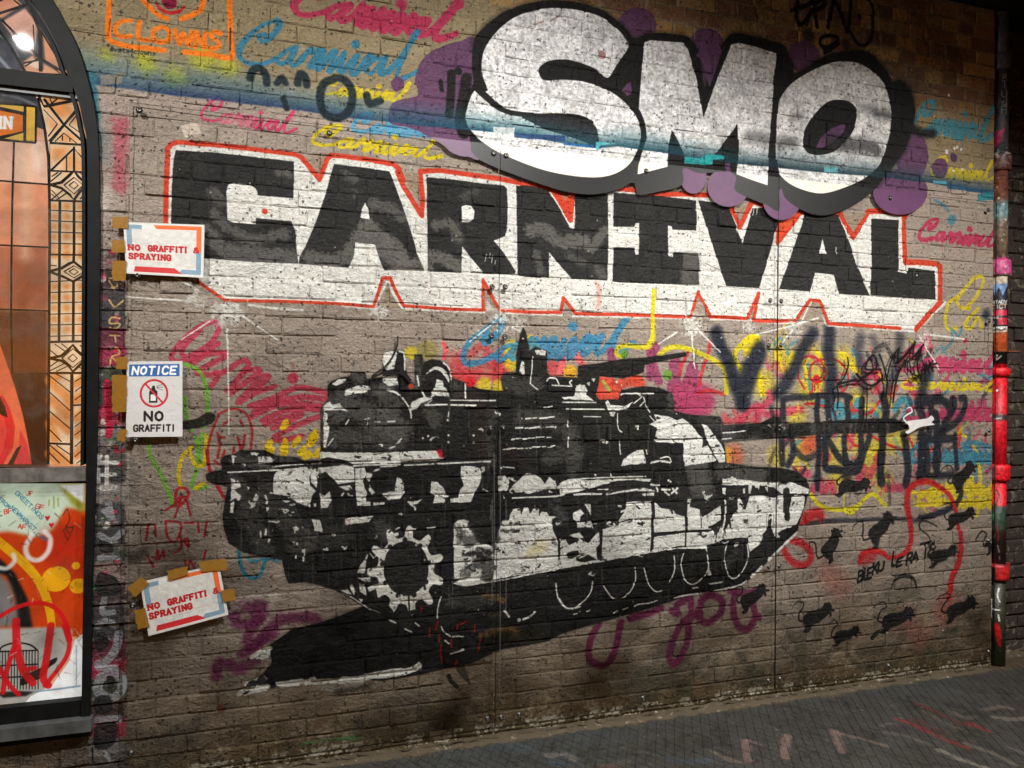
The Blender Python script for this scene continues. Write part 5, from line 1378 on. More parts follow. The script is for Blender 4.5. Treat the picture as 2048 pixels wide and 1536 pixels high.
def masonry(name, cv, im):
    """Painted brick: printed paint map over rough, pitted masonry."""
    t = NT(name)
    tx = t.tex(im, t.plane_uv(cv))
    pos = t.pos()
    st = t.n('VectorMath', operation='MULTIPLY')
    t.l(pos, st.inputs[0])
    st.inputs[1].default_value = (1, 1, 1.35)
    sv = st.outputs[0]
    coarse = t.noise(sv, 17, 3, .62, .6)
    mid = t.noise(sv, 64, 4, .7, .7)
    fine = t.noise(pos, 300, 1, .6)
    vor = t.n('TexVoronoi')
    vor.inputs['Scale'].default_value = 74
    vor.inputs['Randomness'].default_value = 1
    wob = t.n('VectorMath', operation='ADD')
    t.l(pos, wob.inputs[0])
    nz = t.n('TexNoise')
    nz.inputs['Scale'].default_value = 110
    nz.inputs['Detail'].default_value = 0
    t.l(pos, nz.inputs['Vector'])
    sc = t.n('VectorMath', operation='SCALE')
    sc.inputs['Scale'].default_value = .012
    t.l(nz.outputs['Color'], sc.inputs[0])
    t.l(sc.outputs[0], wob.inputs[1])
    t.l(wob.outputs[0], vor.inputs['Vector'])
    sepc = t.n('SeparateColor')
    t.l(vor.outputs['Color'], sepc.inputs[0])
    # some cells hold a small hole
    size = t.mapr(sepc.outputs[0], .62, 1.0, 0.0, .42)
    pit = t.mapr(t.math('SUBTRACT', size, vor.outputs['Distance']), 0.0, .09)
    crack = t.math('MULTIPLY', t.mapr(mid, .30, .34, 1.0, 0.0), .7)
    hole = t.math('MAXIMUM', pit, crack, True)
    grain = t.mapr(t.math('ADD', t.math('MULTIPLY', mid, .6), t.math('MULTIPLY', fine, .4)), .3, .7, .74, 1.2)
    cc = t.n('CombineColor')
    for i in range(3):
        t.l(grain, cc.inputs[i])
    col = t.mix(1.0, tx.outputs['Color'], cc.outputs[0], 'MULTIPLY')
    col = t.mix(t.math('MULTIPLY', hole, .82), col, (.022, .019, .016, 1))
    t.l(col, t.b.inputs['Base Color'])
    metal = tx.outputs['Alpha']
    t.l(t.math('MULTIPLY', metal, .3), t.b.inputs['Metallic'])
    t.l(t.mapr(metal, .2, .6, .62, .38), t.b.inputs['Roughness'])
    t.b.inputs['Specular IOR Level'].default_value = .25
    h = t.math('ADD', t.math('MULTIPLY', coarse, 1.9), t.math('MULTIPLY', mid, 1.1))
    h = t.math('SUBTRACT', h, t.math('MULTIPLY', hole, .7))
    t.l(t.bump(h, .85, .0105), t.b.inputs['Normal'])
    return t.m


WALL_IMG = WALL.image('wall_paint', True)
PANEL_IMG = PANEL.image('sheet_paint')
M_WALL = masonry('painted_masonry', WALL, WALL_IMG)
M_BOLT = plain('bolt_steel', (110, 108, 104), .32, .9, .1)
M_DARKFRAME = plain('frame_dark_paint', (19, 21, 21), .6, .0, .35, 18, .3, spec=.18)
M_LEAD = plain('black_leading', (12, 11, 11), .75, 0, .1, spec=.1)
M_GREYSILL = plain('sill_worn_grey', (84, 86, 86), .55, 0, .4, 14, .3)


# ---------------------------------------------------------------- the painted wall
def brick_mesh(L, H, seed):
    """Front with a chamfered, uneven rim; centred in x, bottom at z 0, front at y 0."""
    g = random.Random(seed)
    b = .0055
    xs = [-L / 2, -L / 2 + b, L / 2 - b, L / 2]
    zs = [0, b, H - b, H]
    mb = MB()
    vs = []
    for j, z in enumerate(zs):
        for i, x in enumerate(xs):
            rim = i in (0, 3) or j in (0, 3)
            cr = i in (0, 3) and j in (0, 3)
            vs.append((x + g.uniform(-.0030, .0026), (.0052 if cr else .0032) + g.uniform(-.0018, .0018) if rim else g.uniform(-.0032, .0018), z + g.uniform(-.0026, .0026)))
    fs = [(4 * j + i, 4 * j + i + 1, 4 * j + i + 5, 4 * j + i + 4) for j in range(3) for i in range(3)]
    ring = [0, 1, 2, 3, 7, 11, 15, 14, 13, 12, 8, 4]
    n = len(vs)
    vs += [(vs[k][0], .05, vs[k][2]) for k in ring]
    fs += [(ring[k], n + k, n + (k + 1) % 12, ring[(k + 1) % 12]) for k in range(12)]
    return mb.add(vs, fs)


def depth_of(x, z):
    return (np.array([x, 0, z]) - CAM) @ AX_F


def in_frame(x, z):
    d = np.array([x, 0, z]) - CAM
    dep = d @ AX_F
    u, v = 1024 + FPX * (d @ AX_R) / dep, 768 - FPX * (d @ AX_U) / dep
    return -20 < u < 2068 and -20 < v < 1556


wall = empty('brick_wall', (0, 0, 0))
tag(wall, 'long taupe painted brick wall covered with graffiti, black tank and bold lettering', 'wall')
bed = MB()
bed.sheet([(a_, b_) for a_, b_ in zip(ARCH_X - .012, ARCH_Z) if b_ > SILL_Z][::-1] + [(-.66, SILL_Z), (-1.3, SILL_Z), (-1.3, 0.0), (WX1, 0.0), (WX1, WZ1), (-1.3, WZ1), (-1.3, ARCH_Z[-1])][::1], .0042, .30)
bed.build('mortar_bed', M_WALL, wall)
sized = []
for bk in BRICKS:
    x0, x1, z0, z1 = bk
    xm, zm = (x0 + x1) / 2, (z0 + z1) / 2
    ar = (x1 - x0) * (z1 - z0) / depth_of(xm, zm) ** 2 * (1 if in_frame(xm, zm) else 0)
    sized.append((ar, bk))
sized.sort(key=lambda q: -q[0])
meshes = {}
STD = [.105, .161, .208, .215]
rest = MB()
for i, (ar, (x0, x1, z0, z1)) in enumerate(sized):
    L, H = x1 - x0 - JOINT, z1 - z0 - JOINT
    if L < .012 or H < .012:
        continue
    prot = random.gauss(0, .0022)
    g = random.random()
    if g < .06:
        prot += .004
    ty, tz = random.gauss(0, .006), random.gauss(0, .008)
    if i < 300:
        key = (min(STD, key=lambda q: abs(q - L)), random.randrange(6))
        if key not in meshes:
            meshes[key] = brick_mesh(key[0], COURSE - JOINT, len(meshes) + 5).mesh('brick', M_WALL)
        o = bpy.data.objects.new('brick', meshes[key])
        o.location = ((x0 + x1) / 2, prot, z0 + JOINT / 2)
        o.scale = (L / key[0], 1, H / (COURSE - JOINT))
        o.rotation_euler = (tz * .6, ty, tz * .5)
        link(o, wall)
    else:
        bmb = brick_mesh(L, H, i)
        rest.add([(p[0] + (x0 + x1) / 2, p[1] + prot + p[0] * tz * .5, p[2] + z0 + JOINT / 2) for p in bmb.v], bmb.f)
field = rest.build('brick_field', M_WALL, wall)
tag(field, kind='stuff')


# ---------------------------------------------------------------- clear sheets with their bolts
def sheet_material():
    t = NT('clear_sheet')
    tx = t.tex(PANEL_IMG, t.plane_uv(PANEL))
    pos = t.pos()
    n = t.noise(pos, 20, 4, .6)
    cc = t.mapr(n, .3, .7, .9, 1.08)
    k = t.n('CombineColor')
    for i in range(3):
        t.l(cc, k.inputs[i])
    t.l(t.mix(1.0, tx.outputs['Color'], k.outputs[0], 'MULTIPLY'), t.b.inputs['Base Color'])
    t.b.inputs['Roughness'].default_value = .45
    t.b.inputs['Specular IOR Level'].default_value = .3
    tr = t.n('BsdfTransparent')
    tr.inputs[0].default_value = (.965, .97, .96, 1)
    gl = t.n('BsdfGlossy')
    gl.inputs['Roughness'].default_value = .04
    gl.inputs['Color'].default_value = (.9, .9, .9, 1)
    fr = t.n('Fresnel')
    fr.inputs[0].default_value = 1.22
    scuff = t.mapr(t.noise(pos, 2.2, 5, .65), .35, .75, .4, 1.0)
    m1 = t.n('MixShader')
    t.l(t.math('MULTIPLY', fr.outputs[0], scuff), m1.inputs[0])
    t.l(tr.outputs[0], m1.inputs[1])
    t.l(gl.outputs[0], m1.inputs[2])
    # a faint veil of dust on the plastic
    df = t.n('BsdfDiffuse')
    df.inputs[0].default_value = (.5, .48, .45, 1)
    m3 = t.n('MixShader')
    t.l(t.mapr(t.noise(pos, 5, 6, .7), .5, .85, .0, .03), m3.inputs[0])
    t.l(m1.outputs[0], m3.inputs[1])
    t.l(df.outputs[0], m3.inputs[2])
    m2 = t.n('MixShader')
    t.l(tx.outputs['Alpha'], m2.inputs[0])
    t.l(m3.outputs[0], m2.inputs[1])
    t.l(t.b.outputs[0], m2.inputs[2])
    t.l(m2.outputs[0], t.out.inputs['Surface'])
    return t.m


def back_material():
    t = NT('clear_sheet_back')
    tr = t.n('BsdfTransparent')
    tr.inputs[0].default_value = (.985, .99, .985, 1)
    t.l(tr.outputs[0], t.out.inputs['Surface'])
    return t.m


M_SHEET, M_BACK = sheet_material(), back_material()
M_EDGE = plain('sheet_edge', (34, 36, 34), .3)
BOLTS = [[(279, 221), (659, 267), (987, 307), (984, 574), (982, 672), (981, 856), (275, 551), (271, 880), (266, 1210), (262, 1506), (975, 1437)],
         [(1012, 311), (1292, 342), (1010, 574), (1009, 674), (1006, 855), (1540, 601), (1537, 691), (1538, 852), (1537, 1133), (1002, 1434), (1038, 1429), (1286, 1396), (1537, 1361)],
         [(1780, 396), (1560, 602), (1560, 690), (1560, 852), (1557, 1132), (1777, 1331), (1977, 1303), (1976, 420), (1978, 642), (1978, 861), (1977, 1081), (1560, 1357)]]
SHEET_LABEL = ['clear plastic sheet bolted over the tank turret and CAR letters, by the arched window',
               'middle clear plastic sheet, painted white and black along its top by SMO letters',
               'clear plastic sheet nearest the drainpipe, over the small black running animals']
bolt_mb = MB().lathe([(.0115, 0), (.0125, .0022), (.0085, .003), (.0085, .0055), (.0068, .0085), (.0042, .0095), (.0036, .0072)], 0, 0, 14, axis='y')
BOLT_ME = bolt_mb.mesh('bolt', M_BOLT, True)
for k in range(3):
    mb = MB()
    xa, xb = PX[k] + .0013, PX[k + 1] - .0013
    y0, y1 = PANEL_Y, PANEL_Y + .006
    mb.add([(xa, y0, PZ0), (xb, y0, PZ0), (xb, y0, PZ1), (xa, y0, PZ1)], [(0, 1, 2, 3)], 0)
    mb.add([(xa, y1, PZ0), (xb, y1, PZ0), (xb, y1, PZ1), (xa, y1, PZ1)], [(3, 2, 1, 0)], 1)
    mb.add([(xa, y0, PZ0), (xb, y0, PZ0), (xb, y0, PZ1), (xa, y0, PZ1), (xa, y1, PZ0), (xb, y1, PZ0), (xb, y1, PZ1), (xa, y1, PZ1)],
           [(0, 4, 5, 1), (1, 5, 6, 2), (2, 6, 7, 3), (3, 7, 4, 0)], 2)
    sh = empty('clear_sheet', ((xa + xb) / 2, PANEL_Y, PZ0))
    tag(sh, SHEET_LABEL[k], 'plastic sheet', 'clear sheets over the mural')
    for q in range(len(mb.v)):
        mb.v[q] = (mb.v[q][0] - (xa + xb) / 2, mb.v[q][1] - PANEL_Y, mb.v[q][2] - PZ0)
    mb.build('sheet', [M_SHEET, M_BACK, M_EDGE], sh)
    for (px, py) in BOLTS[k]:
        bx_, bz_ = wx(px, py, PANEL_Y)
        bx_ = min(max(bx_, xa + .016), xb - .016)
        bz_ = min(max(bz_, PZ0 + .016), PZ1 - .016)
        o = link(bpy.data.objects.new('bolt', BOLT_ME), sh)
        o.location = (bx_ - (xa + xb) / 2, -.0004, bz_ - PZ0)


# ---------------------------------------------------------------- arched window
WIN_Y = .035
WIN = Canvas(-1.35, 0.0, -0.55, 3.35, 520, on_wall(WIN_Y), base=(236, 168, 130), alpha=1.0, seed=21)
LEADS = []


def window_print():
    cv = WIN
    W_ = lambda k, st, cl, al=1.0, **kw: cv.fill(c(k, st), cl, al, **kw)
    # fields of light, darker further down
    W_('A', '-200 -300 420 -300 420 420 -200 420', (60, 60, 64))
    W_('A', '-200 840 300 840 300 1100 -200 1085', (240, 186, 156))
    W_('A', '-200 1095 290 1110 290 1480 -200 1470', (228, 146, 106))
    W_('B', '-200 -20 285 -20 285 360 -200 355', (176, 96, 66), soft=2)
    W_('B', '-200 360 285 365 285 745 -200 745', (108, 56, 40), soft=2)
    W_('B', '-200 740 285 740 290 1300 -200 1300', (46, 26, 22), soft=3)
    cv.stroke(c('A', '130 900 150 1200 150 1536'), 22, (250, 208, 172), .6, soft=26)  # soft backlight glow painted into the panes
    cv.stroke(c('A', '220 860 230 1000'), 14, (255, 232, 214), .6, soft=18)
    cv.stroke(c('B', '40 -20 30 200 40 340'), 26, (214, 132, 96), .5, soft=26)
    W_('A', '-200 520 250 545 270 780 -200 620', (54, 55, 60))
    cv.stroke(c('A', '20 570 120 590 210 630'), 5, (190, 190, 200), .5, soft=6)
    # sign with letters
    W_('A', '-200 600 218 640 215 858 -200 830', (16, 15, 15))
    W_('A', '-200 625 142 690 142 790 -200 850', (236, 126, 40))
    W_('A', '-200 615 142 636 142 672 0 640 -200 610', (240, 190, 70))
    W_('A', '10 830 142 795 142 846', (240, 196, 80))
    W_('A', '158 640 212 645 210 850 156 846', (240, 188, 70))
    lettering(cv, 'IN', c('A', '-8 768')[0], c('A', '66 770')[0], 22, 6, (250, 246, 238), slab=True)
    # right-hand ornamental column, warm lit glass
    W_('A', '215 575 465 590 525 860 530 1536 300 1536 295 950 265 780', (250, 212, 170))
    W_('B', '300 0 525 0 518 1285 290 1285', (250, 212, 170))
    warm = (240, 150, 78)
    for st in ('265 585 430 600 370 690 270 640', '300 640 440 640 380 720', '420 640 480 740 420 730', '280 700 350 750 320 800', '340 850 400 790 480 850', '305 890 420 880 330 980', '460 890 520 900 520 980', '400 940 440 900 440 1020 370 1020', '450 920 515 1020 450 1030'):
        cv.fill(c('A', st), warm, .9, soft=6)
    for k, ys in (('A', (1235, 1295, 1355, 1415, 1475, 1530)), ('B', (15, 215, 280, 345, 410, 475))):
        for y in ys:
            for x in (325, 400, 485):
                cv.spot(c(k, '%d %d' % (x, y + 4))[0], 6.5, warm, .85, soft=9)
    for st in ('310 800 410 900 410 1000', '310 900 400 990', '330 1010 410 1080', '300 1040 330 1130', '460 800 500 770', '460 900 505 860', '460 1010 505 970', '460 1110 505 1060', '320 1200 400 1270', '300 1220 340 1270', '460 1230 505 1180', '300 780 340 760'):
        cv.stroke(c('B', st), 18, warm, .85, soft=8)
    # upper lights
    for st, cl in (('-100 -60 60 -60 130 30 10 110 -100 60', (226, 150, 116)), ('10 130 150 50 230 150 200 330 100 250', (236, 176, 150)), ('140 370 200 330 230 430 150 430', (236, 170, 128)), ('255 190 330 300 390 430 270 360', (232, 156, 112)), ('260 380 370 440 260 440', (236, 168, 124)), ('-100 190 60 280 140 420 0 410', (70, 74, 86)), ('150 380 240 340 240 420', (250, 214, 186))):
        cv.fill(c('A', st), cl, .95, soft=1.5)
    cv.stroke(c('A', '-20 200 60 260 110 340'), 4, (150, 156, 170), .7, soft=4)  # pale streaks of the mirrored ceiling, painted into the print
    cv.stroke(c('A', '-20 330 60 420'), 7, (190, 196, 206), .7, soft=4)
    # red and coral drapery shape
    W_('B', '-200 560 0 565 40 680 90 820 140 1000 170 1150 190 1285 -200 1285', (246, 116, 76))
    W_('B', '-200 800 20 880 60 950 90 1060 80 1180 20 1285 -200 1285', (232, 40, 48))
    W_('B', '-200 900 10 960 40 1080 20 1200 -30 1285 -200 1285', (244, 70, 64))
    W_('B', '120 1075 160 1160 190 1285 80 1285 110 1200', (236, 62, 66))
    W_('B', '-200 860 0 885 30 940 45 1005 10 990 -30 960', (18, 12, 12))
    W_('B', '48 1285 100 1190 130 1170 80 1285', (40, 20, 20))
    # lines of lead: kept for real bars
    L_ = LEADS
    add = lambda k, st, w: L_.append((c(k, st), w))
    for st, w in (('228 590 265 750 292 950 298 1200 300 1536', 4.5), ('525 590 527 1000 528 1536', 3), ('85 850 75 1200 70 1536', 3), ('-60 1080 130 1095 295 1108', 3), ('-60 1468 150 1478 295 1485', 3),
                  ('265 595 385 750 300 850', 5.5), ('235 580 265 640 470 600', 5), ('470 650 385 750 515 865', 5), ('300 858 525 872', 4), ('445 880 445 1030', 3.6), ('305 1025 445 890 525 985', 3.2), ('305 1025 525 1035', 3), ('400 935 400 1025', 1.6), ('265 660 345 745 290 820', 1.6), ('300 590 320 640', 1.6), ('350 590 300 630', 1.6), ('455 700 415 750 500 810', 1.6), ('330 850 385 800 460 860', 1.6), ('375 845 375 815', 1.4), ('420 850 420 830', 1.4),
                  ('305 1110 370 1095 420 1050 445 1025 470 1060 525 1110', 5), ('305 1110 370 1130 420 1170 445 1200 480 1150 525 1110', 5), ('385 1112 445 1065 500 1112 445 1165 385 1112', 2), ('415 1112 445 1090 470 1112 445 1135 415 1112', 1.6), ('305 1090 370 1035', 1.5), ('310 1060 350 1035', 1.5), ('480 1035 525 1085', 1.5), ('310 1140 360 1195', 1.5), ('340 1190 310 1165', 1.5), ('310 1198 380 1140', 1.5), ('340 1200 400 1160', 1.5), ('480 1195 525 1150', 1.5),
                  ('305 1203 525 1210', 3.6), ('360 1205 358 1536', 4.5), ('445 1205 445 1536', 4.5), ('305 1262 525 1272', 1.7), ('305 1325 525 1335', 1.7), ('305 1392 525 1400', 1.7), ('305 1460 525 1466', 1.7), ('305 1525 525 1530', 1.7),
                  ('-60 100 160 30', 4), ('-60 110 60 270 150 430', 5), ('10 120 240 350 400 445', 4), ('120 -60 190 60 240 190 245 430', 6), ('240 360 140 380', 2.6), ('250 190 390 430', 3), ('200 150 210 320', 1.8), ('20 120 110 240 220 330', 1.8), ('150 400 230 350', 1.8), ('270 370 360 440', 1.8), ('-60 30 60 -20 130 40', 3),
                  ('-60 612 215 640', 3.4), ('218 640 215 858', 3), ('150 635 148 850', 3.2), ('-60 628 142 690 142 790 0 835', 2.4), ('-60 835 215 858', 3.4)):
        add('A', st, w)
    for st, w in (('298 0 295 600 290 1285', 4.5), ('525 0 520 700 515 1285', 3), ('70 0 68 400 75 745', 3), ('-60 355 150 360 285 366', 3), ('75 745 285 742', 2.4), ('300 30 525 32', 1.7), ('300 92 340 95', 1.7), ('358 0 355 548', 4.5), ('445 0 442 80', 4.5), ('442 190 440 548', 4.5),
                  ('300 128 370 110 420 80 445 72 480 100 525 130', 5), ('300 132 380 160 440 190 490 160 525 132', 5), ('385 130 445 95 505 130 445 168 385 130', 2), ('415 130 445 112 470 132 445 150 415 130', 1.6), ('300 190 525 180', 1.7), ('300 255 525 248', 1.7), ('300 318 525 312', 1.7), ('300 385 525 380', 1.7), ('300 450 525 445', 1.7), ('300 518 525 512', 1.7), ('298 552 525 548', 4.5),
                  ('298 650 370 635 410 600 438 570 470 610 520 648', 5), ('298 650 370 665 410 690 438 730 480 690 520 648', 5), ('372 650 438 592 505 650 438 705 372 650', 2), ('410 650 438 625 465 650 438 672 410 650', 1.6), ('300 600 350 640', 1.5), ('330 565 395 610', 1.5), ('370 562 405 590', 1.5), ('480 570 515 610', 1.5), ('300 700 350 665', 1.5), ('300 725 390 680', 1.5), ('340 728 410 695', 1.5), ('470 700 515 725', 1.5),
                  ('295 738 520 738', 4.5), ('432 742 430 1285', 5.5), ('292 1160 430 1165', 4), ('435 932 518 928', 3.4), ('300 755 425 855', 1.7), ('340 745 425 790', 1.7), ('296 850 425 968', 1.7), ('296 965 425 1075', 1.7), ('296 1075 370 1150', 1.7), ('300 1170 420 1275', 1.7), ('340 1170 425 1230', 1.7), ('296 1215 360 1280', 1.7), ('450 790 515 750', 1.6), ('450 850 515 800', 1.6), ('450 900 515 850', 1.6), ('450 1000 515 945', 1.6), ('450 1060 515 1010', 1.6), ('450 1110 515 1060', 1.6), ('450 1180 515 1120', 1.6), ('450 1240 515 1180', 1.6), ('460 1280 515 1240', 1.6)):
        add('B', st, w)
    # poster in the case below
    W_('C', '-200 -110 495 -110 495 780 -200 780', (206, 66, 18))
    W_('C', '-200 -110 480 -110 490 60 380 40 300 180 200 210 60 180 -200 200', (206, 222, 196), soft=4)
    W_('C', '330 -110 480 -110 485 80 420 30', (150, 146, 40), soft=4)
    W_('B', '350 1405 510 1400 505 1520 450 1480', (252, 253, 250), soft=2)
    W_('C', '230 200 430 110 495 130 495 420 330 420 240 330', (190, 40, 20), .8, soft=12)
    W_('C', '-200 290 0 330 90 420 160 560 190 730 100 730 90 560 40 430 -200 380', (26, 25, 24), soft=2)
    cv.stroke(c('C', '-60 190 60 290 150 370 230 470 280 600 300 720'), [18, 18, 18, 17, 16, 14], (232, 168, 22), .97, soft=1)
    cv.fill(c('C', '0 420 60 480 100 620 105 720 -60 730 -60 430'), (120, 122, 122), .95, soft=5)
    for q, r in (('325 450', 27), ('437 375', 8), ('450 490', 16)):
        cv.spot(c('C', q)[0], r, (240, 170, 22), .97)
    W_('C', '-60 735 330 725 420 740 395 900 260 1080 130 1170 -60 1170', (176, 172, 162), soft=2)
    W_('C', '475 765 480 1140 130 1175 180 1120 300 1060 400 920 430 800', (253, 254, 252))
    cv.stroke(c('C', '60 1190 250 1160 470 1140'), 3, (200, 150, 150), .7)
    cv.stroke(c('C', '440 830 440 1060'), 2, (150, 170, 190), .8)
    cv.stroke(c('C', '200 1095 330 1080 460 1062'), 4, (130, 150, 170), .8)
    # cage in stencil black
    cv.stroke(c('C', '0 860 20 835 90 815 170 825 215 855'), 3.4, (28, 27, 26), .95)
    for y in (862, 942, 1010):
        cv.stroke(c('C', '-20 %d 110 %d 215 %d' % (y + 5, y, y - 4)), 3, (28, 27, 26), .95)
    for x in range(0, 222, 17):
        cv.stroke(c('C', '%d 860 %d 1080' % (x, x)), 2, (28, 27, 26), .9)
    cv.fill(c('C', '80 800 75 830 100 830 92 795'), (28, 27, 26), .95)
    cv.fill(c('C', '-20 1100 100 1090 200 1095 150 1120 20 1130'), (30, 28, 27), .92, soft=1)
    cv.fill(spline(c('C', '130 1010 190 980 250 950 290 915 330 900 320 930 280 960 250 1010 180 1040 120 1060'), True, 3), (28, 27, 26), .95)
    for st, w in (('-20 680 80 620 180 590 290 600 370 680 400 800 380 900 300 1010 260 1060', 9), ('95 690 100 830 130 960 190 1045', 15), ('295 715 270 900 250 1010 280 1060', 14), ('90 820 40 980 20 1100', 10), ('130 970 200 960', 10), ('0 960 60 1060 110 1110', 9), ('375 720 400 800', 12)):
        cv.stroke(c('C', st), w, (212, 26, 30), .9, soft=1.5)
    cv.stroke(c('C', '185 200 150 270 170 330 230 340 280 290 290 220 260 180'), 10, (240, 240, 236), .85, soft=5)
    cv.stroke(c('C', '-20 380 40 390 85 350 80 310'), 9, (232, 232, 226), .85, soft=5)
    for txt, a, b, h in (('FROM', '-6 0', '50 50', 8), ('GREETINGS', '88 -38', '240 112', 8.5), ('NEWMARKET,', '62 48', '205 188', 8.5), ('CAN!', '208 205', '272 240', 8)):
        lettering(cv, txt, c('C', a)[0], c('C', b)[0], h, 1.3, (40, 112, 140), gap=1.2)
    for txt, a, b in (('BF', '30 80', '72 72'), ('GF', '205 45', '250 55'), ('AF', '105 160', '150 168')):
        lettering(cv, txt, c('C', a)[0], c('C', b)[0], 9, 1.6, (200, 50, 40), gap=1)
    lettering(cv, 'JF', c('B', '162 1472')[0], c('B', '200 1470')[0], 8, 1.5, (190, 50, 40), gap=1)
    for q in ('275 100', '297 140'):
        x, y = c('C', q)[0]
        cv.fill([(x, y + 7), (x - 5, y), (x - 4, y - 4), (x, y - 2), (x + 4, y - 5), (x + 5, y - 1)], (206, 30, 36), .95)
    for st in ('360 90 390 50 400 120 380 150 420 160 400 190 385 160 430 150', '365 180 400 120'):
        cv.stroke(c('C', st), 1.3, (40, 34, 30), .9)
    for st in ('285 0 283 30', '310 -20 312 45', '335 -10 337 35'):
        cv.stroke(c('C', st), 3, (150, 150, 60), .7)
    W_('C', '470 90 495 90 500 800 480 760 478 420', (140, 44, 14), .9, soft=1.5)
    g = random.Random(3)
    for i in range(150):
        x, y = g.uniform(-20, 168), g.uniform(970, 1390)
        cv.stroke([(x, y), (x + g.uniform(-14, 14), y + g.uniform(-10, 22))], g.uniform(.6, 3), g.choice([(50, 30, 20), (230, 226, 214), (150, 60, 30), (70, 66, 60)]), g.uniform(.12, .5), soft=1.5, rough=1.5, dry=.3)
    for i in range(16):
        x, y = g.uniform(-20, 160), g.uniform(980, 1380)
        cv.spot((x, y), g.uniform(6, 20), g.choice([(60, 40, 30), (90, 80, 70), (190, 60, 30)]), g.uniform(.1, .3), soft=18)


window_print()
WIN_IMG = WIN.image('window_print')


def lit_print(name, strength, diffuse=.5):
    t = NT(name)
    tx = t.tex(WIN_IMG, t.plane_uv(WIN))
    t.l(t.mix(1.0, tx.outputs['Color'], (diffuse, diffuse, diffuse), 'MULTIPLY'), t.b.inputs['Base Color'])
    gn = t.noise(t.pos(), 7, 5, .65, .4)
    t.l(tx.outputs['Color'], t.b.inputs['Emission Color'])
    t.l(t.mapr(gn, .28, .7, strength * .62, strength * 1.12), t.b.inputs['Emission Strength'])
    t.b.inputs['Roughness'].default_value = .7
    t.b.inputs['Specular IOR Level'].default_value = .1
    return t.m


M_LIT = lit_print('lit_glass', .92, .12)
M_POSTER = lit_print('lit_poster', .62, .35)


def pz(px, py, plane):
    a = hit([(px, py)], 1, plane)[0]
    return (float(a[0]), float(a[2]))


window = empty('arched_window', (-.95, .03, wx(100, 1440)[1]))
tag(window, 'dark framed arched window with glowing orange leaded glass panels', 'window')


def wpart(mb, name, mats, parent=window, smooth=False):
    o = mb.build(name, mats, None, smooth)
    o.parent = parent
    o.matrix_parent_inverse = parent.matrix_basis.inverted()
    return o


def band(mb, outer, inner, y0, y1):
    n = len(outer)
    vs = [(p[0], y0, p[1]) for p in outer] + [(p[0], y0, p[1]) for p in inner] + [(p[0], y1, p[1]) for p in outer] + [(p[0], y1, p[1]) for p in inner]
    fs = []
    for i in range(n - 1):
        fs += [(i, i + 1, n + i + 1, n + i), (i, 2 * n + i, 2 * n + i + 1, i + 1), (n + i, n + i + 1, 3 * n + i + 1, 3 * n + i)]
    fs += [(0, n, 3 * n, 2 * n), (n - 1, 2 * n + n - 1, 3 * n + n - 1, 2 * n - 1)]
    mb.add(vs, fs)


FR_Y = -.018
out_px = [(-60, -150), (10, -110), (70, -55), (105, 0), (133, 50), (157, 100), (173, 150), (187, 207), (195, 267), (198, 333), (200, 500), (197, 700), (194, 870), (190, 1000), (184, 1200), (181, 1400), (180, 1440)]
inn_px = [(-90, -125), (-30, -80), (25, -35), (62, 0), (90, 43), (116, 93), (135, 147), (156, 200), (167, 250), (174, 300), (175, 500), (174, 700), (172, 930), (171, 1000), (166, 1200), (163, 1400), (162, 1440)]
fr = MB()
band(fr, [pz(*p, FR_Y) for p in spline(out_px, n=3) if True], [pz(*p, FR_Y) for p in spline(inn_px, n=3)], FR_Y, .06)
wpart(fr, 'frame', M_DARKFRAME)
fr2 = MB()
band(fr2, [pz(p[0] - 6, p[1], FR_Y) for p in spline(inn_px[3:13], n=3)], [pz(p[0] - 13, p[1] + 3, FR_Y) for p in spline(inn_px[3:13], n=3)], -.006, .06)
wpart(fr2, 'inner_frame', M_DARKFRAME)
# transom, lower rail, sills
tz1, tz0 = pz(100, 148, -.01)[1], pz(100, 180, -.01)[1]
wpart(MB().box(-1.4, pz(146, 160, -.01)[0], -.012, .05, tz0, tz1), 'transom', M_DARKFRAME)
wpart(MB().box(-1.4, pz(154, 185, -.01)[0], .004, .05, tz0 - .016, tz0 - .001), 'transom_trim', plain('transom_trim_steel', (58, 60, 62), .4, .3))
rz1, rz0 = pz(80, 936, -.01)[1], pz(80, 964, -.01)[1]
M_RAIL = plain('rail_steel', (118, 120, 120), .35, .25, .5, 22)
wpart(MB().box(-1.4, pz(173, 950, -.01)[0], -.012, .05, rz0, rz1), 'rail', M_RAIL)
sz = pz(80, 1409, -.01)[1]
wpart(MB().box(-1.4, pz(170, 1405, -.01)[0], -.010, .06, sz - .058, sz), 'case_frame', M_DARKFRAME)
wpart(MB().box(-1.4, pz(182, 1440, -.05)[0], -.050, .06, sz - .105, sz - .060), 'sill', M_GREYSILL)
wpart(MB().box(-1.4, pz(182, 1440, -.03)[0], -.028, .06, SILL_Z - .01, sz - .107), 'sill_base', M_DARKFRAME)
leaded = wpart(MB().box(-1.5, -.60, .07, .09, SILL_Z - .01, 3.6), 'leaded_panel', M_LEAD)


def pane(k, st, mat=M_LIT, dy=0.0, name='pane', parent=leaded):
    pts = [pz(*p, WIN_Y) for p in c(k, st)]
    mb = MB()
    mb.sheet(pts, WIN_Y + dy, WIN_Y + .008 + dy)
    return wpart(mb, name, mat, parent)


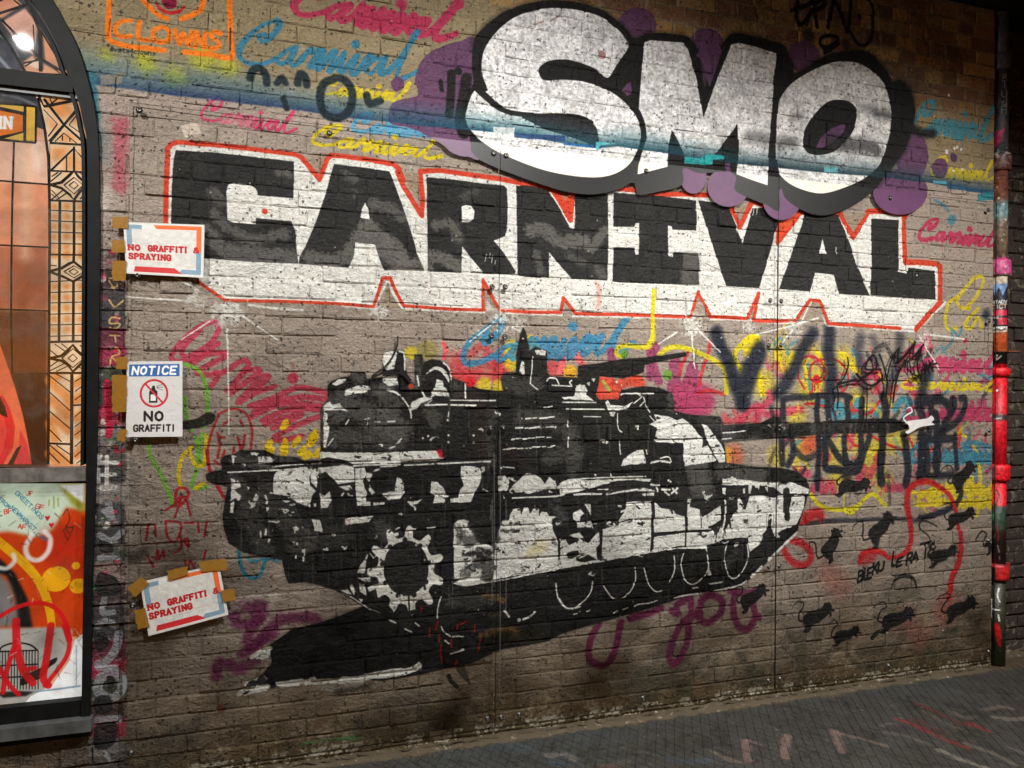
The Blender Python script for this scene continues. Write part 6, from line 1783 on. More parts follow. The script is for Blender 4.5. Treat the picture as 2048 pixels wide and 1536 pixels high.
xl = -330
for k, st in (('A', '%d -200 -60 -290 60 -160 190 0 270 130 345 270 402 440 -60 415 %d 400' % (xl, xl)), ('A', '%d 545 232 575 272 780 292 840 %d 840' % (xl, xl)), ('A', '%d 846 84 846 78 1088 %d 1076' % (xl, xl)), ('A', '86 846 294 846 296 1104 80 1092' ), ('A', '%d 1084 76 1092 72 1472 %d 1462' % (xl, xl)), ('A', '80 1098 297 1112 298 1482 74 1476'),
              ('B', '%d -30 68 -25 66 354 %d 348' % (xl, xl)), ('B', '74 -22 296 -14 292 362 72 358'), ('B', '%d 356 66 360 74 742 72 1300 %d 1300' % (xl, xl)), ('B', '72 364 290 370 288 740 76 742'), ('B', '76 746 288 744 286 1300 74 1300'),
              ('A', '232 572 470 582 500 740 524 862 300 852 292 840 270 750'), ('A', '300 862 526 876 528 1032 304 1024'), ('A', '304 1028 528 1038 528 1206 304 1200'), ('A', '304 1206 528 1213 528 1560 304 1560'), ('B', '300 62 527 62 526 195 299 195'), ('B', '299 197 526 193 524 546 297 550'), ('B', '297 554 524 552 520 736 294 736'), ('B', '294 742 430 742 428 1160 291 1160'), ('B', '434 742 520 742 517 1300 432 1300'), ('B', '291 1166 428 1168 428 1300 290 1300')):
    pane(k, st)
# leading: black bars proud of the glass
for pts, w in LEADS:
    q = [pz(*p, WIN_Y) for p in pts]
    hw = max(w, 1.8) * .5 * .00192
    o_, i_ = [], []
    for i in range(len(q)):
        a = np.array(q[max(i - 1, 0)])
        b = np.array(q[min(i + 1, len(q) - 1)])
        d = b - a
        nn = np.array([-d[1], d[0]]) / max(np.hypot(*d), 1e-6) * hw
        o_.append(tuple(np.array(q[i]) + nn))
        i_.append(tuple(np.array(q[i]) - nn))
    mb = MB()
    band(mb, o_, i_, WIN_Y - .004 - .0004 * random.random(), WIN_Y + .002)
    wpart(mb, 'leading', M_LEAD, leaded)


def pane_glass():
    t = NT('window_glass')
    tr = t.n('BsdfTransparent')
    gl = t.n('BsdfGlossy')
    gl.inputs['Roughness'].default_value = .025
    mx = t.n('MixShader')
    fr_ = t.n('Fresnel')
    fr_.inputs[0].default_value = 1.5
    t.l(t.math('MULTIPLY', fr_.outputs[0], .8), mx.inputs[0])
    t.l(tr.outputs[0], mx.inputs[1])
    t.l(gl.outputs[0], mx.inputs[2])
    df = t.n('BsdfDiffuse')
    df.inputs[0].default_value = (.32, .3, .27, 1)
    m2 = t.n('MixShader')
    t.l(t.mapr(t.noise(t.pos(), 6, 6, .7, .6), .4, .75, .01, .16), m2.inputs[0])
    t.l(mx.outputs[0], m2.inputs[1])
    t.l(df.outputs[0], m2.inputs[2])
    t.l(m2.outputs[0], t.out.inputs['Surface'])
    return t.m


M_GLASS = pane_glass()
g_in = [pz(*p, .012) for p in spline(inn_px[:13], n=2)]
wpart(MB().sheet(g_in + [(-1.42, g_in[-1][1]), (-1.42, g_in[0][1])], .012, .016), 'outer_glass', M_GLASS)

poster = empty('poster', (-1.0, .03, sz))
tag(poster, 'glowing torn poster in orange and white, scrawled over, in the case below the window', 'poster')
pane('C', '-310 -95 492 -95 476 1140 -310 1200', M_POSTER, -.006, 'print', poster)
wpart(MB().box(-1.4, pz(168, 1200, 0)[0] + .012, .036, .05, sz, rz0), 'back_board', M_LEAD, poster)


# ---------------------------------------------------------------- paper notices
def paper(name, im):
    t = NT(name)
    tc = t.n('TexCoord')
    tx = t.tex(im, tc.outputs['UV'])
    n = t.noise(t.pos(), 38, 4, .6, .5)
    t.l(tx.outputs['Color'], t.b.inputs['Base Color'])
    t.b.inputs['Roughness'].default_value = .45
    t.l(t.bump(n, .4, .007), t.b.inputs['Normal'])
    return t.m


def tape_mat():
    t = NT('brown_tape')
    n = t.noise(t.pos(), 60, 4, .6)
    t.l(t.mix(n, srgb((132, 92, 30)), srgb((176, 128, 52))), t.b.inputs['Base Color'])
    t.b.inputs['Roughness'].default_value = .3
    tr = t.n('BsdfTransparent')
    mx = t.n('MixShader')
    mx.inputs[0].default_value = .74
    t.l(tr.outputs[0], mx.inputs[1])
    t.l(t.b.outputs[0], mx.inputs[2])
    t.l(mx.outputs[0], t.out.inputs['Surface'])
    t.l(t.bump(n, .4, .003), t.b.inputs['Normal'])
    return t.m


M_TAPE = tape_mat()
NOTICE_Y = PANEL_Y - .0022


def spray_notice():
    cv = Canvas(0, 0, 1.0, .66, 560, lambda p: np.asarray(p, float).reshape(-1, 2), base=(206, 204, 198), alpha=1, seed=31)
    f = lambda x0, y0, x1, y1, cl, **k: cv.fill([(x0, y0), (x1, y0), (x1, y1), (x0, y1)], cl, **k)
    blue, orange, red = (124, 154, 172), (226, 104, 52), (196, 44, 48)
    f(.02, .02, .98, .64, (216, 214, 209))
    f(.03, .34, .10, .62, blue)
    f(.03, .57, .22, .63, blue)
    cv.fill([(.40, .585), (.96, .585), (.96, .635), (.36, .635)], orange)
    f(.90, .32, .965, .63, orange)
    f(.90, .05, .965, .32, blue)
    cv.fill([(.66, .03), (.96, .03), (.96, .09), (.72, .09)], blue)
    cv.fill([(.10, .03), (.72, .03), (.62, .10), (.12, .10)], red)
    for i in range(26):
        x = .66 + i * .0125
        cv.stroke([(x, .035), (x, .085)], .0025, (90, 120, 140), .5, smooth=False)
    for i in range(22):
        y = .06 + i * .0118
        cv.stroke([(.905, y), (.96, y)], .0025, (90, 120, 140), .5, smooth=False)
    f(.095, .10, .90, .575, (206, 204, 198), mottle=.08)
    return cv


def notice_text(cv):
    ink = (176, 24, 32)
    lettering(cv, 'NO', (.05, .305), (.185, .305), .064, .0245, ink, up=(0, 1), slab=True, gap=2.2)
    lettering(cv, 'GRAFFITI', (.295, .305), (.775, .305), .064, .0245, ink, up=(0, 1), slab=True, gap=2.4)
    lettering(cv, '&', (.865, .305), (.93, .305), .062, .019, ink, up=(0, 1))
    lettering(cv, 'SPRAYING', (.05, .195), (.57, .195), .064, .0245, ink, up=(0, 1), slab=True, gap=2.3)
    cv.stroke([(.40, .158), (.56, .158)], .006, (150, 146, 142), .7, smooth=False, dry=.35)


def notice_sign():
    cv = Canvas(0, 0, .74, 1.0, 460, lambda p: np.asarray(p, float).reshape(-1, 2), base=(208, 207, 205), alpha=1, seed=33)
    cv.fill([(.03, .80), (.70, .80), (.70, .96), (.03, .96)], (42, 96, 160))
    for i in range(30):
        y = .80 + i * .0055
        cv.stroke([(.03, y), (.70, y)], .0014, (80, 130, 180), .4, smooth=False)
    lettering(cv, 'NOTICE', (.07, .83), (.645, .83), .098, .026, (244, 244, 242), up=(0, 1), slant=.14, gap=2.0)
    ring = [(.36 + .175 * math.cos(t / 20 * math.pi), .575 + .175 * math.sin(t / 20 * math.pi)) for t in range(41)]
    cv.stroke(ring, .028, (196, 44, 56), smooth=False)
    cv.fill([(.295, .45), (.405, .45), (.405, .60), (.375, .625), (.375, .65), (.325, .65), (.325, .625), (.295, .60)], (26, 26, 26))
    cv.fill([(.315, .475), (.385, .475), (.385, .56), (.315, .56)], (228, 227, 224))
    cv.fill([(.335, .65), (.37, .65), (.37, .675), (.335, .675)], (26, 26, 26))
    for a, b in (((.395, .665), (.475, .695)), ((.395, .655), (.48, .655)), ((.395, .645), (.475, .615))):
        cv.stroke([a, b], .006, (30, 30, 30), smooth=False)
    cv.stroke([(.245, .70), (.475, .45)], .024, (196, 44, 56), smooth=False)
    lettering(cv, 'NO', (.24, .215), (.475, .215), .115, .032, (24, 24, 24), up=(0, 1), gap=2.0)
    lettering(cv, 'GRAFFITI', (.10, .075), (.63, .075), .08, .022, (24, 24, 24), up=(0, 1), gap=2.0)
    cv.stroke([(.42, .022), (.60, .022)], .004, (120, 120, 120), .6, smooth=False, dry=.35)
    return cv


def place_notice(name, corners, im, label, tapes, yy=NOTICE_Y):
    """corners TL, TR, BR, BL in photo pixels; a slightly bowed sheet of paper."""
    P = [np.array(pz(*q, yy)) for q in corners]
    cen = sum(P) / 4
    root = empty(name, (float(cen[0]), yy, float(P[3][1])))
    tag(root, label, 'notice', 'paper notices taped to the sheets')
    nx, nz = 8, 6
    vs, fs, uvs = [], [], []
    g = random.Random(len(label))
    for j in range(nz + 1):
        for i in range(nx + 1):
            u, v = i / nx, j / nz
            p = (P[3] * (1 - u) + P[2] * u) * (1 - v) + (P[0] * (1 - u) + P[1] * u) * v
            edge = .0030 * (max(0, .25 - v) * 3) * (.3 + u * .7) + .0018 * abs(math.sin(3.1 * u + 2 * v)) + g.uniform(0, .0007)
            vs.append((float(p[0]), yy - edge, float(p[1])))
            uvs.append((u, v))
    n = len(vs)
    vs += [(p[0], p[1] + .0009, p[2]) for p in vs]
    uvs += uvs
    for j in range(nz):
        for i in range(nx):
            a = j * (nx + 1) + i
            fs.append((a, a + 1, a + nx + 2, a + nx + 1))
            fs.append((n + a, n + a + nx + 1, n + a + nx + 2, n + a + 1))
    rim = [i for i in range(nx + 1)] + [(j + 1) * (nx + 1) - 1 for j in range(1, nz + 1)] + [nz * (nx + 1) + i for i in range(nx - 1, -1, -1)] + [j * (nx + 1) for j in range(nz - 1, 0, -1)]
    fs += [(rim[i], n + rim[i], n + rim[(i + 1) % len(rim)], rim[(i + 1) % len(rim)]) for i in range(len(rim))]
    mb = MB().add(vs, fs)
    o = wpart(mb, 'paper', paper(name + '_paper', im), root)
    uvl = o.data.uv_layers.new(name='UVMap')
    for lp in o.data.loops:
        uvl.data[lp.index].uv = uvs[lp.vertex_index]
    for k, tp in enumerate(tapes):
        qq = []
        for i_ in range(4):
            a_, b_ = tp[i_], tp[(i_ + 1) % 4]
            nn = 5 if abs(a_[0] - b_[0]) < abs(a_[1] - b_[1]) else 2
            for j_ in range(nn):
                f_ = j_ / nn
                qq.append((a_[0] + (b_[0] - a_[0]) * f_ + random.uniform(-1.3, 1.3), a_[1] + (b_[1] - a_[1]) * f_ + random.uniform(-.8, .8)))
        q = [pz(*p, yy) for p in qq]
        wpart(MB().sheet(q, yy - .0062 - .0003 * k, yy - .0054 - .0003 * k), 'tape', M_TAPE, root)
    return root


cvs = spray_notice()
notice_text(cvs)
IM_SPRAY = cvs.image('spray_notice')
IM_SIGN = notice_sign().image('notice_sign')
sq = lambda x0, y0, x1, y1: [(x0, y0), (x1, y0), (x1, y1), (x0, y1)]
place_notice('paper_notice', [(247, 444), (409, 450), (407, 556), (252, 547)], IM_SPRAY, 'upright no-graffiti paper notice with red text, over the C of CARNIVAL',
             [sq(225, 434, 257, 457), sq(224, 480, 251, 505), sq(225, 522, 253, 562)])
place_notice('notice_sign', [(254, 723), (365, 722), (365, 873), (252, 874)], IM_SIGN, 'white notice with blue header and red crossed-out spray can symbol',
             [sq(233, 714, 256, 738), sq(225, 750, 254, 792), sq(225, 792, 253, 824), [(240, 858), (256, 860), (250, 884), (234, 880)]])
place_notice('paper_notice', [(280, 1164), (438, 1128), (457, 1229), (297, 1272)], IM_SPRAY, 'tilted no-graffiti paper notice with red text, low beside the tank tracks',
             [[(335, 1142), (375, 1131), (377, 1149), (338, 1161)], [(398, 1124), (452, 1116), (454, 1139), (403, 1143)], [(254, 1175), (283, 1152), (299, 1166), (272, 1194)], [(269, 1220), (290, 1215), (300, 1251), (275, 1258)], [(441, 1180), (469, 1176), (471, 1199), (446, 1203)]])


# ---------------------------------------------------------------- drainpipe
PIPE_X, PIPE_Y, PIPE_R = 3.965, .035, .043
PC = Canvas(-.12, 0.0, .12, 3.75, 400, lambda p: np.stack([(np.asarray(p, float).reshape(-1, 2)[:, 0] - 2006) / 400., hit(p, 1, 0.0)[:, 2]], 1), base=(74, 76, 80), alpha=1, seed=41)


def pipe_print():
    cv = PC
    b = lambda y0, y1, cl, al=1.0, **k: cv.fill([(1950, y0), (2060, y0), (2060, y1), (1950, y1)], cl, al, **k)
    b(336, 405, (122, 72, 56), soft=3)
    b(405, 440, (110, 150, 152), soft=8)
    b(440, 520, (128, 108, 88), soft=8)
    b(515, 550, (206, 84, 140), soft=1)
    b(550, 568, (196, 180, 160))
    b(568, 598, (120, 150, 190))
    cv.fill([(1988, 572), (2000, 590), (2006, 574), (2014, 592), (2024, 570), (2024, 598), (1988, 598)], (30, 34, 50))
    b(598, 665, (24, 24, 28))
    lettering(cv, 'ERTADV', (1988, 607), (2022, 607), 6, 1.4, (226, 226, 226), gap=1)
    lettering(cv, 'ODICT', (1986, 617), (2022, 617), 8, 1.8, (216, 170, 150), gap=1)
    cv.fill(sq(1998, 620, 2022, 632), (206, 40, 70))
    cv.fill(sq(2004, 636, 2022, 650), (206, 40, 70))
    cv.fill(sq(1989, 624, 1996, 631), (230, 230, 230))
    lettering(cv, 'NOROX', (1988, 637), (2006, 637), 4, 1, (220, 220, 220), gap=1)
    cv.stroke([(1994, 638), (1998, 644), (1994, 650), (1990, 644), (1994, 638)], 1.4, (226, 226, 226), smooth=False)
    cv.fill(sq(1994, 653, 2024, 665), (232, 230, 226))
    cv.stroke([(1997, 660), (2004, 658), (2012, 661), (2018, 659)], 3, (70, 70, 70), .9, rough=1.5, dry=.3)
    b(665, 704, (206, 92, 44), soft=4)
    b(704, 728, (26, 24, 24))
    cv.stroke([(1990, 712), (1996, 708), (1992, 718), (2004, 710), (2002, 720), (2012, 712)], 2.6, (230, 226, 220))
    b(728, 1012, (226, 24, 40), soft=1)
    cv.stroke([(2002, 782), (2005, 775), (2008, 790), (2003, 800), (2008, 818), (2005, 828)], 4, (150, 14, 24), .9)
    cv.spot((2004, 781), 2.5, (230, 220, 216))
    b(829, 840, (60, 58, 58), soft=2)
    cv.stroke([(2000, 838), (2012, 836)], 3, (226, 220, 210), .9)
    cv.fill(sq(1950, 934, 1998, 958), (70, 96, 120), .9, soft=3)
    cv.stroke([(2004, 980), (2009, 990), (2006, 1000), (2000, 1015), (1994, 1018)], 3, (60, 12, 16), .9, rough=1)
    b(1016, 1060, (44, 66, 50), soft=6)
    cv.stroke([(1999, 1028), (1998, 1038)], 5, (60, 150, 90), .9)
    b(1060, 1128, (46, 26, 24), soft=4)
    for i in range(16):
        x, y = random.uniform(1990, 2012), random.uniform(1050, 1120)
        cv.stroke([(x, y), (x + random.uniform(-3, 3), y + random.uniform(5, 14))], 2.4, random.choice([(150, 40, 46), (20, 18, 18), (200, 196, 190)]), .8)
    b(1128, 1160, (206, 36, 40), soft=2)
    cv.fill(sq(1950, 1138, 1998, 1162), (90, 50, 56), .95, soft=2)
    cv.stroke([(1999, 1138), (1999, 1160)], 8, (20, 14, 14), .95)
    b(1162, 1345, (52, 54, 40), soft=4)
    cv.stroke([(1986, 1160), (1988, 1300)], 16, (30, 28, 27), .8, soft=4)  # dark strip: shade on the pipe's left side, painted in
    for st in ([(1987, 1198), (1991, 1186)], [(1986, 1202), (1996, 1202)], [(2010, 1176), (2007, 1192), (2011, 1202)], [(1999, 1220), (2011, 1219)], [(2009, 1229), (2011, 1240)], [(1995, 1205), (1995, 1238)]):
        cv.stroke(st, 3.4, (234, 232, 226), .95)
    cv.stroke([(2006, 1250), (2009, 1268), (2012, 1290)], [10, 11, 4], (226, 26, 36), .95)
    cv.stroke([(2000, 1262), (1998, 1280), (2004, 1290), (1999, 1312)], 2, (24, 22, 20), .9)
    b(1296, 1345, (66, 82, 72), .7, soft=6)
    for y, s_ in ((152, '8'), (166, 'I'), (184, 'U'), (200, 'd'), (215, 'F')):
        lettering(cv, s_, (2010, y + 12), (2020, y + 12), 13, 1.4, (190, 190, 186))
    cv.stroke([(2018, 175), (2019, 200), (2018, 230)], 1.6, (200, 200, 196), .9, rough=1)
    for i in range(60):
        cv.spot((random.uniform(1985, 2030), random.uniform(260, 560)), random.uniform(.8, 2.6), (206, 200, 190), random.uniform(.3, .9), rough=1.4)
    for i in range(14):
        cv.spot((random.uniform(1990, 2034), random.uniform(304, 332)), random.uniform(2, 5), (222, 214, 204), .9, rough=1.6, dry=.2)
    cv.fill(sq(1950, 312, 2060, 336), (96, 44, 36), .7, soft=4)
    cv.fill([(1990, 262), (2016, 258), (2010, 285), (1990, 298)], (206, 60, 110), .95)


pipe_print()
PC_IMG = PC.image('pipe_paint')


def pipe_mat():
    t = NT('pipe_paint')
    sp = t.n('SeparateXYZ')
    t.l(t.pos(), sp.inputs[0])
    # flat print wrapped from the street side of the pipe
    d = np.array([PIPE_X, PIPE_Y]) - CAM[:2]
    d /= np.hypot(*d)
    tx_, ty_ = d[1], -d[0]
    u = t.math('ADD', t.math('MULTIPLY', t.math('SUBTRACT', sp.outputs[0], PIPE_X), float(tx_)), t.math('MULTIPLY', t.math('SUBTRACT', sp.outputs[1], PIPE_Y), float(ty_)))
    u = t.math('DIVIDE', t.math('SUBTRACT', u, PC.x0), PC.x1 - PC.x0)
    v = t.math('DIVIDE', t.math('SUBTRACT', sp.outputs[2], PC.y0), PC.y1 - PC.y0)
    co = t.n('CombineXYZ')
    t.l(u, co.inputs[0])
    t.l(v, co.inputs[1])
    tx = t.tex(PC_IMG, co.outputs[0])
    n = t.noise(t.pos(), 50, 5, .65)
    k = t.n('CombineColor')
    for i in range(3):
        t.l(t.mapr(n, .32, .66, .42, 1.12), k.inputs[i])
    t.l(t.mix(1.0, tx.outputs['Color'], k.outputs[0], 'MULTIPLY'), t.b.inputs['Base Color'])
    t.b.inputs['Roughness'].default_value = .42
    t.l(t.bump(n, .6, .008), t.b.inputs['Normal'])
    return t.m


M_PIPE = pipe_mat()
drain = empty('drainpipe', (PIPE_X, PIPE_Y, 0))
tag(drain, 'cast iron drainpipe with red, grey and sticker covered sections at the wall corner', 'drainpipe')
zc = lambda y: wx(1990, y)[1]
joints = [(-60, 0), (102, 135), (303, 336), (517, 548), (735, 751), (930, 962), (1130, 1162)]
prev = 0.0
cuts = sorted([zc(j[1]) for j in joints]) + [WZ1 - .01]
zlow = .0
for i, zt in enumerate(cuts):
    wpart(MB().lathe([(PIPE_R + random.uniform(-.001, .001), zlow), (PIPE_R, zt)], PIPE_X, PIPE_Y, 28), 'pipe_section', M_PIPE, drain, True)
    zlow = zt + .0005
for a_, b_ in joints:
    za, zb = zc(b_), zc(a_)
    r = PIPE_R
    co_ = wpart(MB().lathe([(r + .001, za - .004), (r + .013, za - .002), (r + .017, za + .012), (r + .017, zb - .016), (r + .013, zb - .003), (r + .001, zb + .002)], PIPE_X, PIPE_Y, 28), 'collar', M_PIPE, drain, True)
    if a_ in (930, 1130, 517):
        ear = MB().box(PIPE_X - .02, PIPE_X + .125, PIPE_Y + .02, PIPE_Y + .06, za + .01, zb - .012)
        wpart(ear, 'bracket', M_PIPE, co_)
wpart(MB().box(PIPE_X + .02, PIPE_X + .10, PIPE_Y - .05, PIPE_Y - .04, zc(705), zc(701)), 'clip', M_PIPE, drain)


# ---------------------------------------------------------------- rough wall behind the pipe, floor, ceiling
def rough_mat():
    t = NT('shaded_brick')
    p = t.pos()
    n1 = t.noise(p, 14, 6, .7, .8)
    n2 = t.noise(p, 46, 5, .65, .4)
    n3 = t.noise(p, 5, 4, .6)
    base = t.mix(n3, srgb((58, 44, 36)), srgb((44, 38, 34)))  # dark base holds dirt plus the painted shade of the recess
    pale = t.math('MULTIPLY', t.mapr(n1, .54, .60), t.mapr(n2, .4, .55))
    t.l(t.mix(t.math('MULTIPLY', pale, .75), base, srgb((122, 116, 100))), t.b.inputs['Base Color'])
    t.b.inputs['Roughness'].default_value = .85
    t.l(t.bump(t.math('ADD', n1, n2), .9, .012), t.b.inputs['Normal'])
    return t.m


M_ROUGH = rough_mat()
rear = empty('rear_wall', (4.6, .14, 0))
tag(rear, 'dirty brick wall, recess shade painted in, set back behind the drainpipe', 'wall')
rb = MB()
wpart(MB().box(3.70, 6.4, .150, .35, 0, 3.72), 'mortar_bed', M_ROUGH, rear)
z = 0.0
while z < 3.66:
    x = 3.90 - random.uniform(0, .1)
    while x < 5.6:
        L = random.choice([.108, .215])
        bmb = brick_mesh(L - .008, .066, int(x * 977 + z * 313))
        pr = random.gauss(0, .005)
        rb.add([(q[0] + x + L / 2, q[1] * 1.6 + .138 + pr, q[2] + z + .004) for q in bmb.v], bmb.f)
        x += L
    z += .0745
tag(wpart(rb, 'brick_field', M_ROUGH, rear), kind='stuff')

FLOOR = Canvas(-2.0, -3.2, 6.0, .2, 170, on_floor, base=(54, 52, 48), alpha=1, seed=51)


def floor_print():
    cv = FLOOR
    tint = sstep(.45, .65, cv.n3)[..., None]
    cv.rgb = cv.rgb * (1 - .5 * tint) + lin((55, 59, 61)) * .5 * tint
    gr = sstep(.5, .62, cv.n2 * .5 + cv.n3[::-1] * .5)[..., None]
    cv.rgb = cv.rgb * (1 - .4 * gr) + lin((58, 60, 46)) * .4 * gr
    wear = sstep(.5, .7, cv.n1 * .5 + cv.n2 * .5)[..., None]
    cv.rgb *= 1 - .25 * wear
    for k, st, w, cl, a in (('U2', '1100 935 1300 1020 1500 1110 1620 1150', 9, (190, 40, 44), .85), ('U2', '1260 825 1420 900 1600 980 1780 1030', 8, (160, 44, 44), .6), ('U2', '1640 970 1780 1030', 9, (196, 40, 44), .8), ('U2', '1250 960 1400 1040', 30, (120, 44, 40), .35),
                            ('U2', '640 1040 800 1080 1020 1140', 8, (190, 160, 140), .6), ('U2', '630 1030 680 1180', 12, (196, 150, 138), .7), ('U2', '270 1060 260 1150 270 1230', 14, (200, 150, 140), .75), ('U2', '990 990 1030 975 1090 980', 7, (160, 150, 130), .5), ('U2', '1010 1040 1180 1070 1330 1130', 10, (160, 150, 130), .5),
                            ('U2', '1430 1180 1600 1250 1760 1308', 14, (196, 186, 164), .7), ('U2', '1620 1130 1800 1190 1980 1280', 10, (176, 164, 144), .6), ('U2', '1750 870 1850 850 1940 860', 10, (186, 164, 146), .6), ('U2', '1840 930 1940 940 2060 930', 12, (190, 170, 150), .65), ('U2', '1480 870 1600 930 1680 920', 8, (176, 160, 140), .5), ('U2', '1300 880 1480 980 1560 1010', 8, (170, 150, 130), .45), ('U2', '1930 1150 2060 1200', 10, (180, 168, 150), .5),
                            ('U1', '1920 960 1930 1040 1940 1110', 14, (196, 148, 136), .7), ('U1', '1650 1040 1750 1090 1890 1130', 8, (190, 160, 140), .65), ('U1', '1940 960 2040 990', 10, (190, 150, 136), .6), ('U1', '380 1070 520 1070 580 1110', 14, (186, 168, 150), .6), ('U1', '1340 1100 1500 1120 1650 1100', 16, (60, 90, 110), .6), ('U1', '400 1130 500 1140', 14, (60, 90, 116), .6), ('U1', '900 1130 1000 1120', 14, (150, 150, 140), .3), ('U1', '0 1000 200 1020', 30, (74, 94, 108), .5), ('U1', '800 1150 900 1160', 16, (176, 130, 124), .5), ('U1', '1080 1040 1140 1050', 9, (160, 160, 150), .4)):
        cv.stroke(c(k, st), w * .85, tuple(v * .8 for v in cl), a * .6, soft=6, rough=1.6, dry=.46)
    for i in range(900):
        x_, y_ = random.uniform(700, 2048), random.uniform(1330, 1536)
        cv.spot((x_, y_), random.uniform(.4, 1.3), random.choice([(150, 144, 130), (30, 28, 26), (40, 38, 34), (120, 100, 70)]), random.uniform(.3, .8))
    Y = cv.y1 - (np.arange(cv.H) + .5) / cv.S
    near = sstep(-.08, -.02, Y[:, None] + (cv.n2 - .5) * .12)[..., None]
    cv.rgb = cv.rgb * (1 - .7 * near) + lin((92, 76, 52)) * .7 * near


floor_print()
FLOOR_IMG = FLOOR.image('floor_paint')


def floor_mat(name, groove=False):
    t = NT(name)
    tx = t.tex(FLOOR_IMG, t.plane_uv(FLOOR, ('X', 'Y')))
    p = t.pos()
    n1, n2 = t.noise(p, 90, 5, .65), t.noise(p, 8, 4, .6)
    k = t.n('CombineColor')
    lo, hi = (.58, .95) if groove else (.66, 1.2)
    for i in range(3):
        t.l(t.mapr(n1, .3, .7, lo, hi), k.inputs[i])
    t.l(t.mix(1.0, tx.outputs['Color'], k.outputs[0], 'MULTIPLY'), t.b.inputs['Base Color'])
    t.l(t.mapr(n2, .3, .7, .45, .75), t.b.inputs['Roughness'])
    t.l(t.bump(n1, .35, .004), t.b.inputs['Normal'])
    return t.m


M_FLOOR, M_GROOVE = floor_mat('worn_paving'), floor_mat('paving_groove', True)
fl = MB().add([(-9, -9, -.004), (12, -9, -.004), (12, .6, -.004), (-9, .6, -.004)], [(0, 1, 2, 3)]).build('pavement', M_GROOVE)
tag(fl, kind='structure')
pad = MB()
ca, sa = math.cos(R(30)), math.sin(R(30))
SP = .040
e1 = np.array([SP / (2 * sa) * sa * 1.0, SP / (2 * sa) * ca])      # lozenge grid, long axis away from the wall
e1 = np.array([.5 * SP / ca * 1.0, .866 * SP / ca])
e2 = np.array([-.5 * SP / ca * 1.0, .866 * SP / ca])
for i in range(-130, 260):
    for j in range(-260, 130):
        cpt = e1 * i + e2 * j
        X, Y = cpt[0] + 1.0, cpt[1] - 1.6
        if not (-.5 < X < 5.6 and -2.35 < Y < -.035):
            continue
        s_ = .5 * (SP - .0026) / SP
        jz = random.uniform(-.0012, .0006)
        q = [cpt + e1 * s_ * .0 + (e1 + e2) * s_, cpt + (e1 - e2) * s_, cpt - (e1 + e2) * s_, cpt - (e1 - e2) * s_]
        vs = [(p[0] + 1.0, p[1] - 1.6, -.0008 + jz) for p in q]
        vs += [((p[0] - cpt[0]) * 1.06 + X, (p[1] - cpt[1]) * 1.06 + Y, -.006) for p in q]
        pad.add(vs, [(0, 1, 2, 3), (0, 4, 5, 1), (1, 5, 6, 2), (2, 6, 7, 3), (3, 7, 4, 0)])
po = pad.build('paving_pads', M_FLOOR, fl)
tag(po, kind='stuff')


def dirt_mat():
    t = NT('wall_foot_mortar')
    p = t.pos()
    n1, n2 = t.noise(p, 30, 6, .7, .5), t.noise(p, 9, 4, .6)
    a = t.mix(n2, srgb((60, 52, 40)), srgb((92, 80, 60)))
    t.l(t.mix(t.mapr(n1, .58, .66), a, srgb((130, 122, 106))), t.b.inputs['Base Color'])
    t.b.inputs['Roughness'].default_value = .9
    t.l(t.bump(n1, .9, .012), t.b.inputs['Normal'])
    return t.m


fil = MB()
xs = np.arange(-1.3, 6.2, .03)
vs = []
for x in xs:
    h, d = .010 + random.uniform(-.005, .009), .026 + random.uniform(-.012, .018)
    b_ = .012 if x < WX1 else .145
    vs += [(x, b_, h + .014), (x, b_ - .02 - random.uniform(0, .008), h + random.uniform(0, .008)), (x, b_ - d * .6, h * .5), (x, b_ - d - .02, .001), (x, b_ - d - .03, -.008)]
fs = [(5 * i + k, 5 * i + k + 1, 5 * i + k + 6, 5 * i + k + 5) for i in range(len(xs) - 1) for k in range(4)]
tag(fil.add(vs, fs).build('wall_foot', dirt_mat(), None, True), kind='structure')

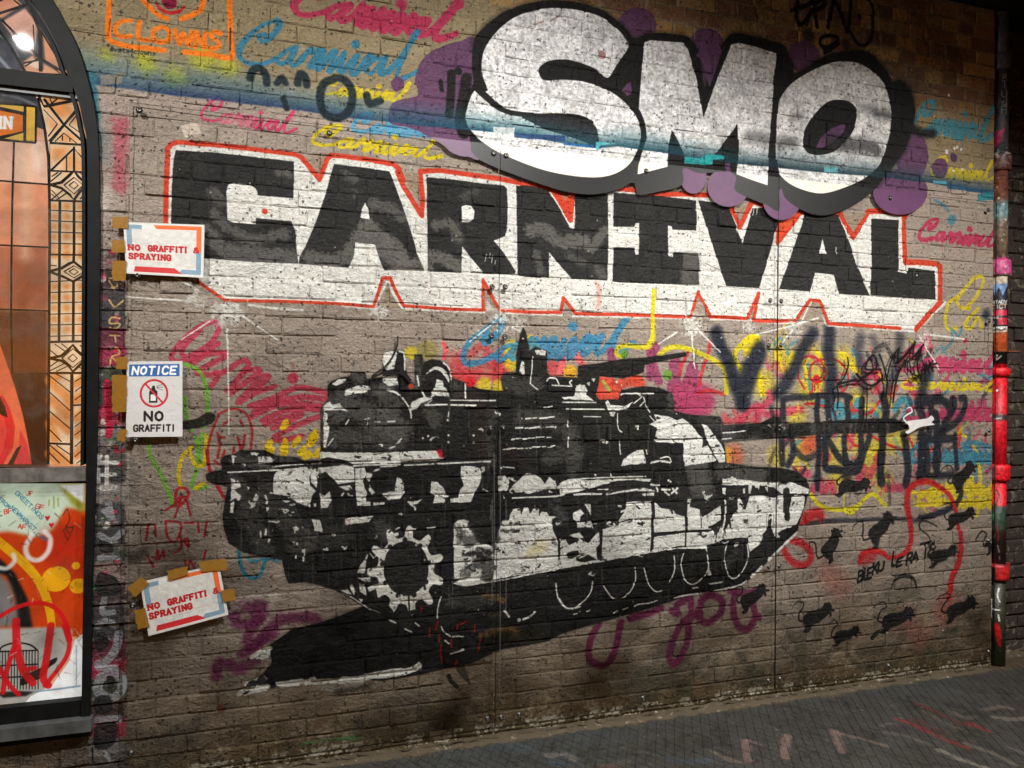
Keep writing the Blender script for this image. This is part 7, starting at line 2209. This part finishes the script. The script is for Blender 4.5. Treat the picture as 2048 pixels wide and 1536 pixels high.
M_CEIL = plain('soot_ceiling', (38, 34, 30), .9, 0, .3, 6, .3)
tag(MB().box(-8, 10, -6.0, .6, WZ1 + .005, WZ1 + .25).build('ceiling', M_CEIL), kind='structure')


# ---------------------------------------------------------------- the passage's ceiling lamps
M_LAMP_BODY = plain('lamp_housing', (60, 60, 62), .4, .5)


def lamp_glow():
    t = NT('lamp_lens')
    t.b.inputs['Base Color'].default_value = (.8, .8, .78, 1)
    t.b.inputs['Emission Color'].default_value = (1, .97, .9, 1)
    t.b.inputs['Emission Strength'].default_value = 40
    return t.m


M_LENS = lamp_glow()


def ceiling_lamp(loc, aim, watts, size, label, col=(1, .95, .87), blend=1.0):
    root = empty('ceiling_lamp', loc)
    tag(root, label, 'lamp', 'lamps under the passage ceiling')
    d = (Vector(aim) - Vector(loc)).normalized()
    rot = d.to_track_quat('-Z', 'Y')
    h = MB().lathe([(.02, .09), (.042, .08), (.050, .05), (.052, .004), (.046, .005), (.043, .016)], 0, 0, 20).build('housing', M_LAMP_BODY, root, True)
    h.rotation_mode = 'QUATERNION'
    h.rotation_quaternion = rot
    for sx in (-.021, .021):
        MB().lathe([(.015, .002), (.015, .008)], sx, sx * .5, 16).build('lens', M_LENS, h)
    MB().box(-.012, .012, -.012, .012, .05, WZ1 + .004 - loc[2]).build('stem', M_LAMP_BODY, root)
    ld = bpy.data.lights.new('lamp_light', 'SPOT')
    ld.energy = watts
    ld.color = col
    ld.spot_size = R(size)
    ld.spot_blend = blend
    ld.shadow_soft_size = .028
    lo = link(bpy.data.objects.new('lamp_light', ld), root)
    lo.rotation_mode = 'QUATERNION'
    lo.rotation_quaternion = rot
    lo.location = d * .03
    return root


ceiling_lamp((-1.333, -1.545, 3.45), (.8, 0, 1.1), 235, 122, 'lit ceiling lamp whose reflection shines in the arched window', (1, .98, .95))
ceiling_lamp((1.15, -2.15, 3.60), (1.1, 0, .55), 520, 112, 'ceiling lamp over the pavement in front of the middle clear sheet', (1, .98, .95))
ceiling_lamp((3.35, -2.30, 3.60), (3.05, -.1, .4), 590, 104, 'ceiling lamp over the pavement in front of the drainpipe', (1, .97, .93))
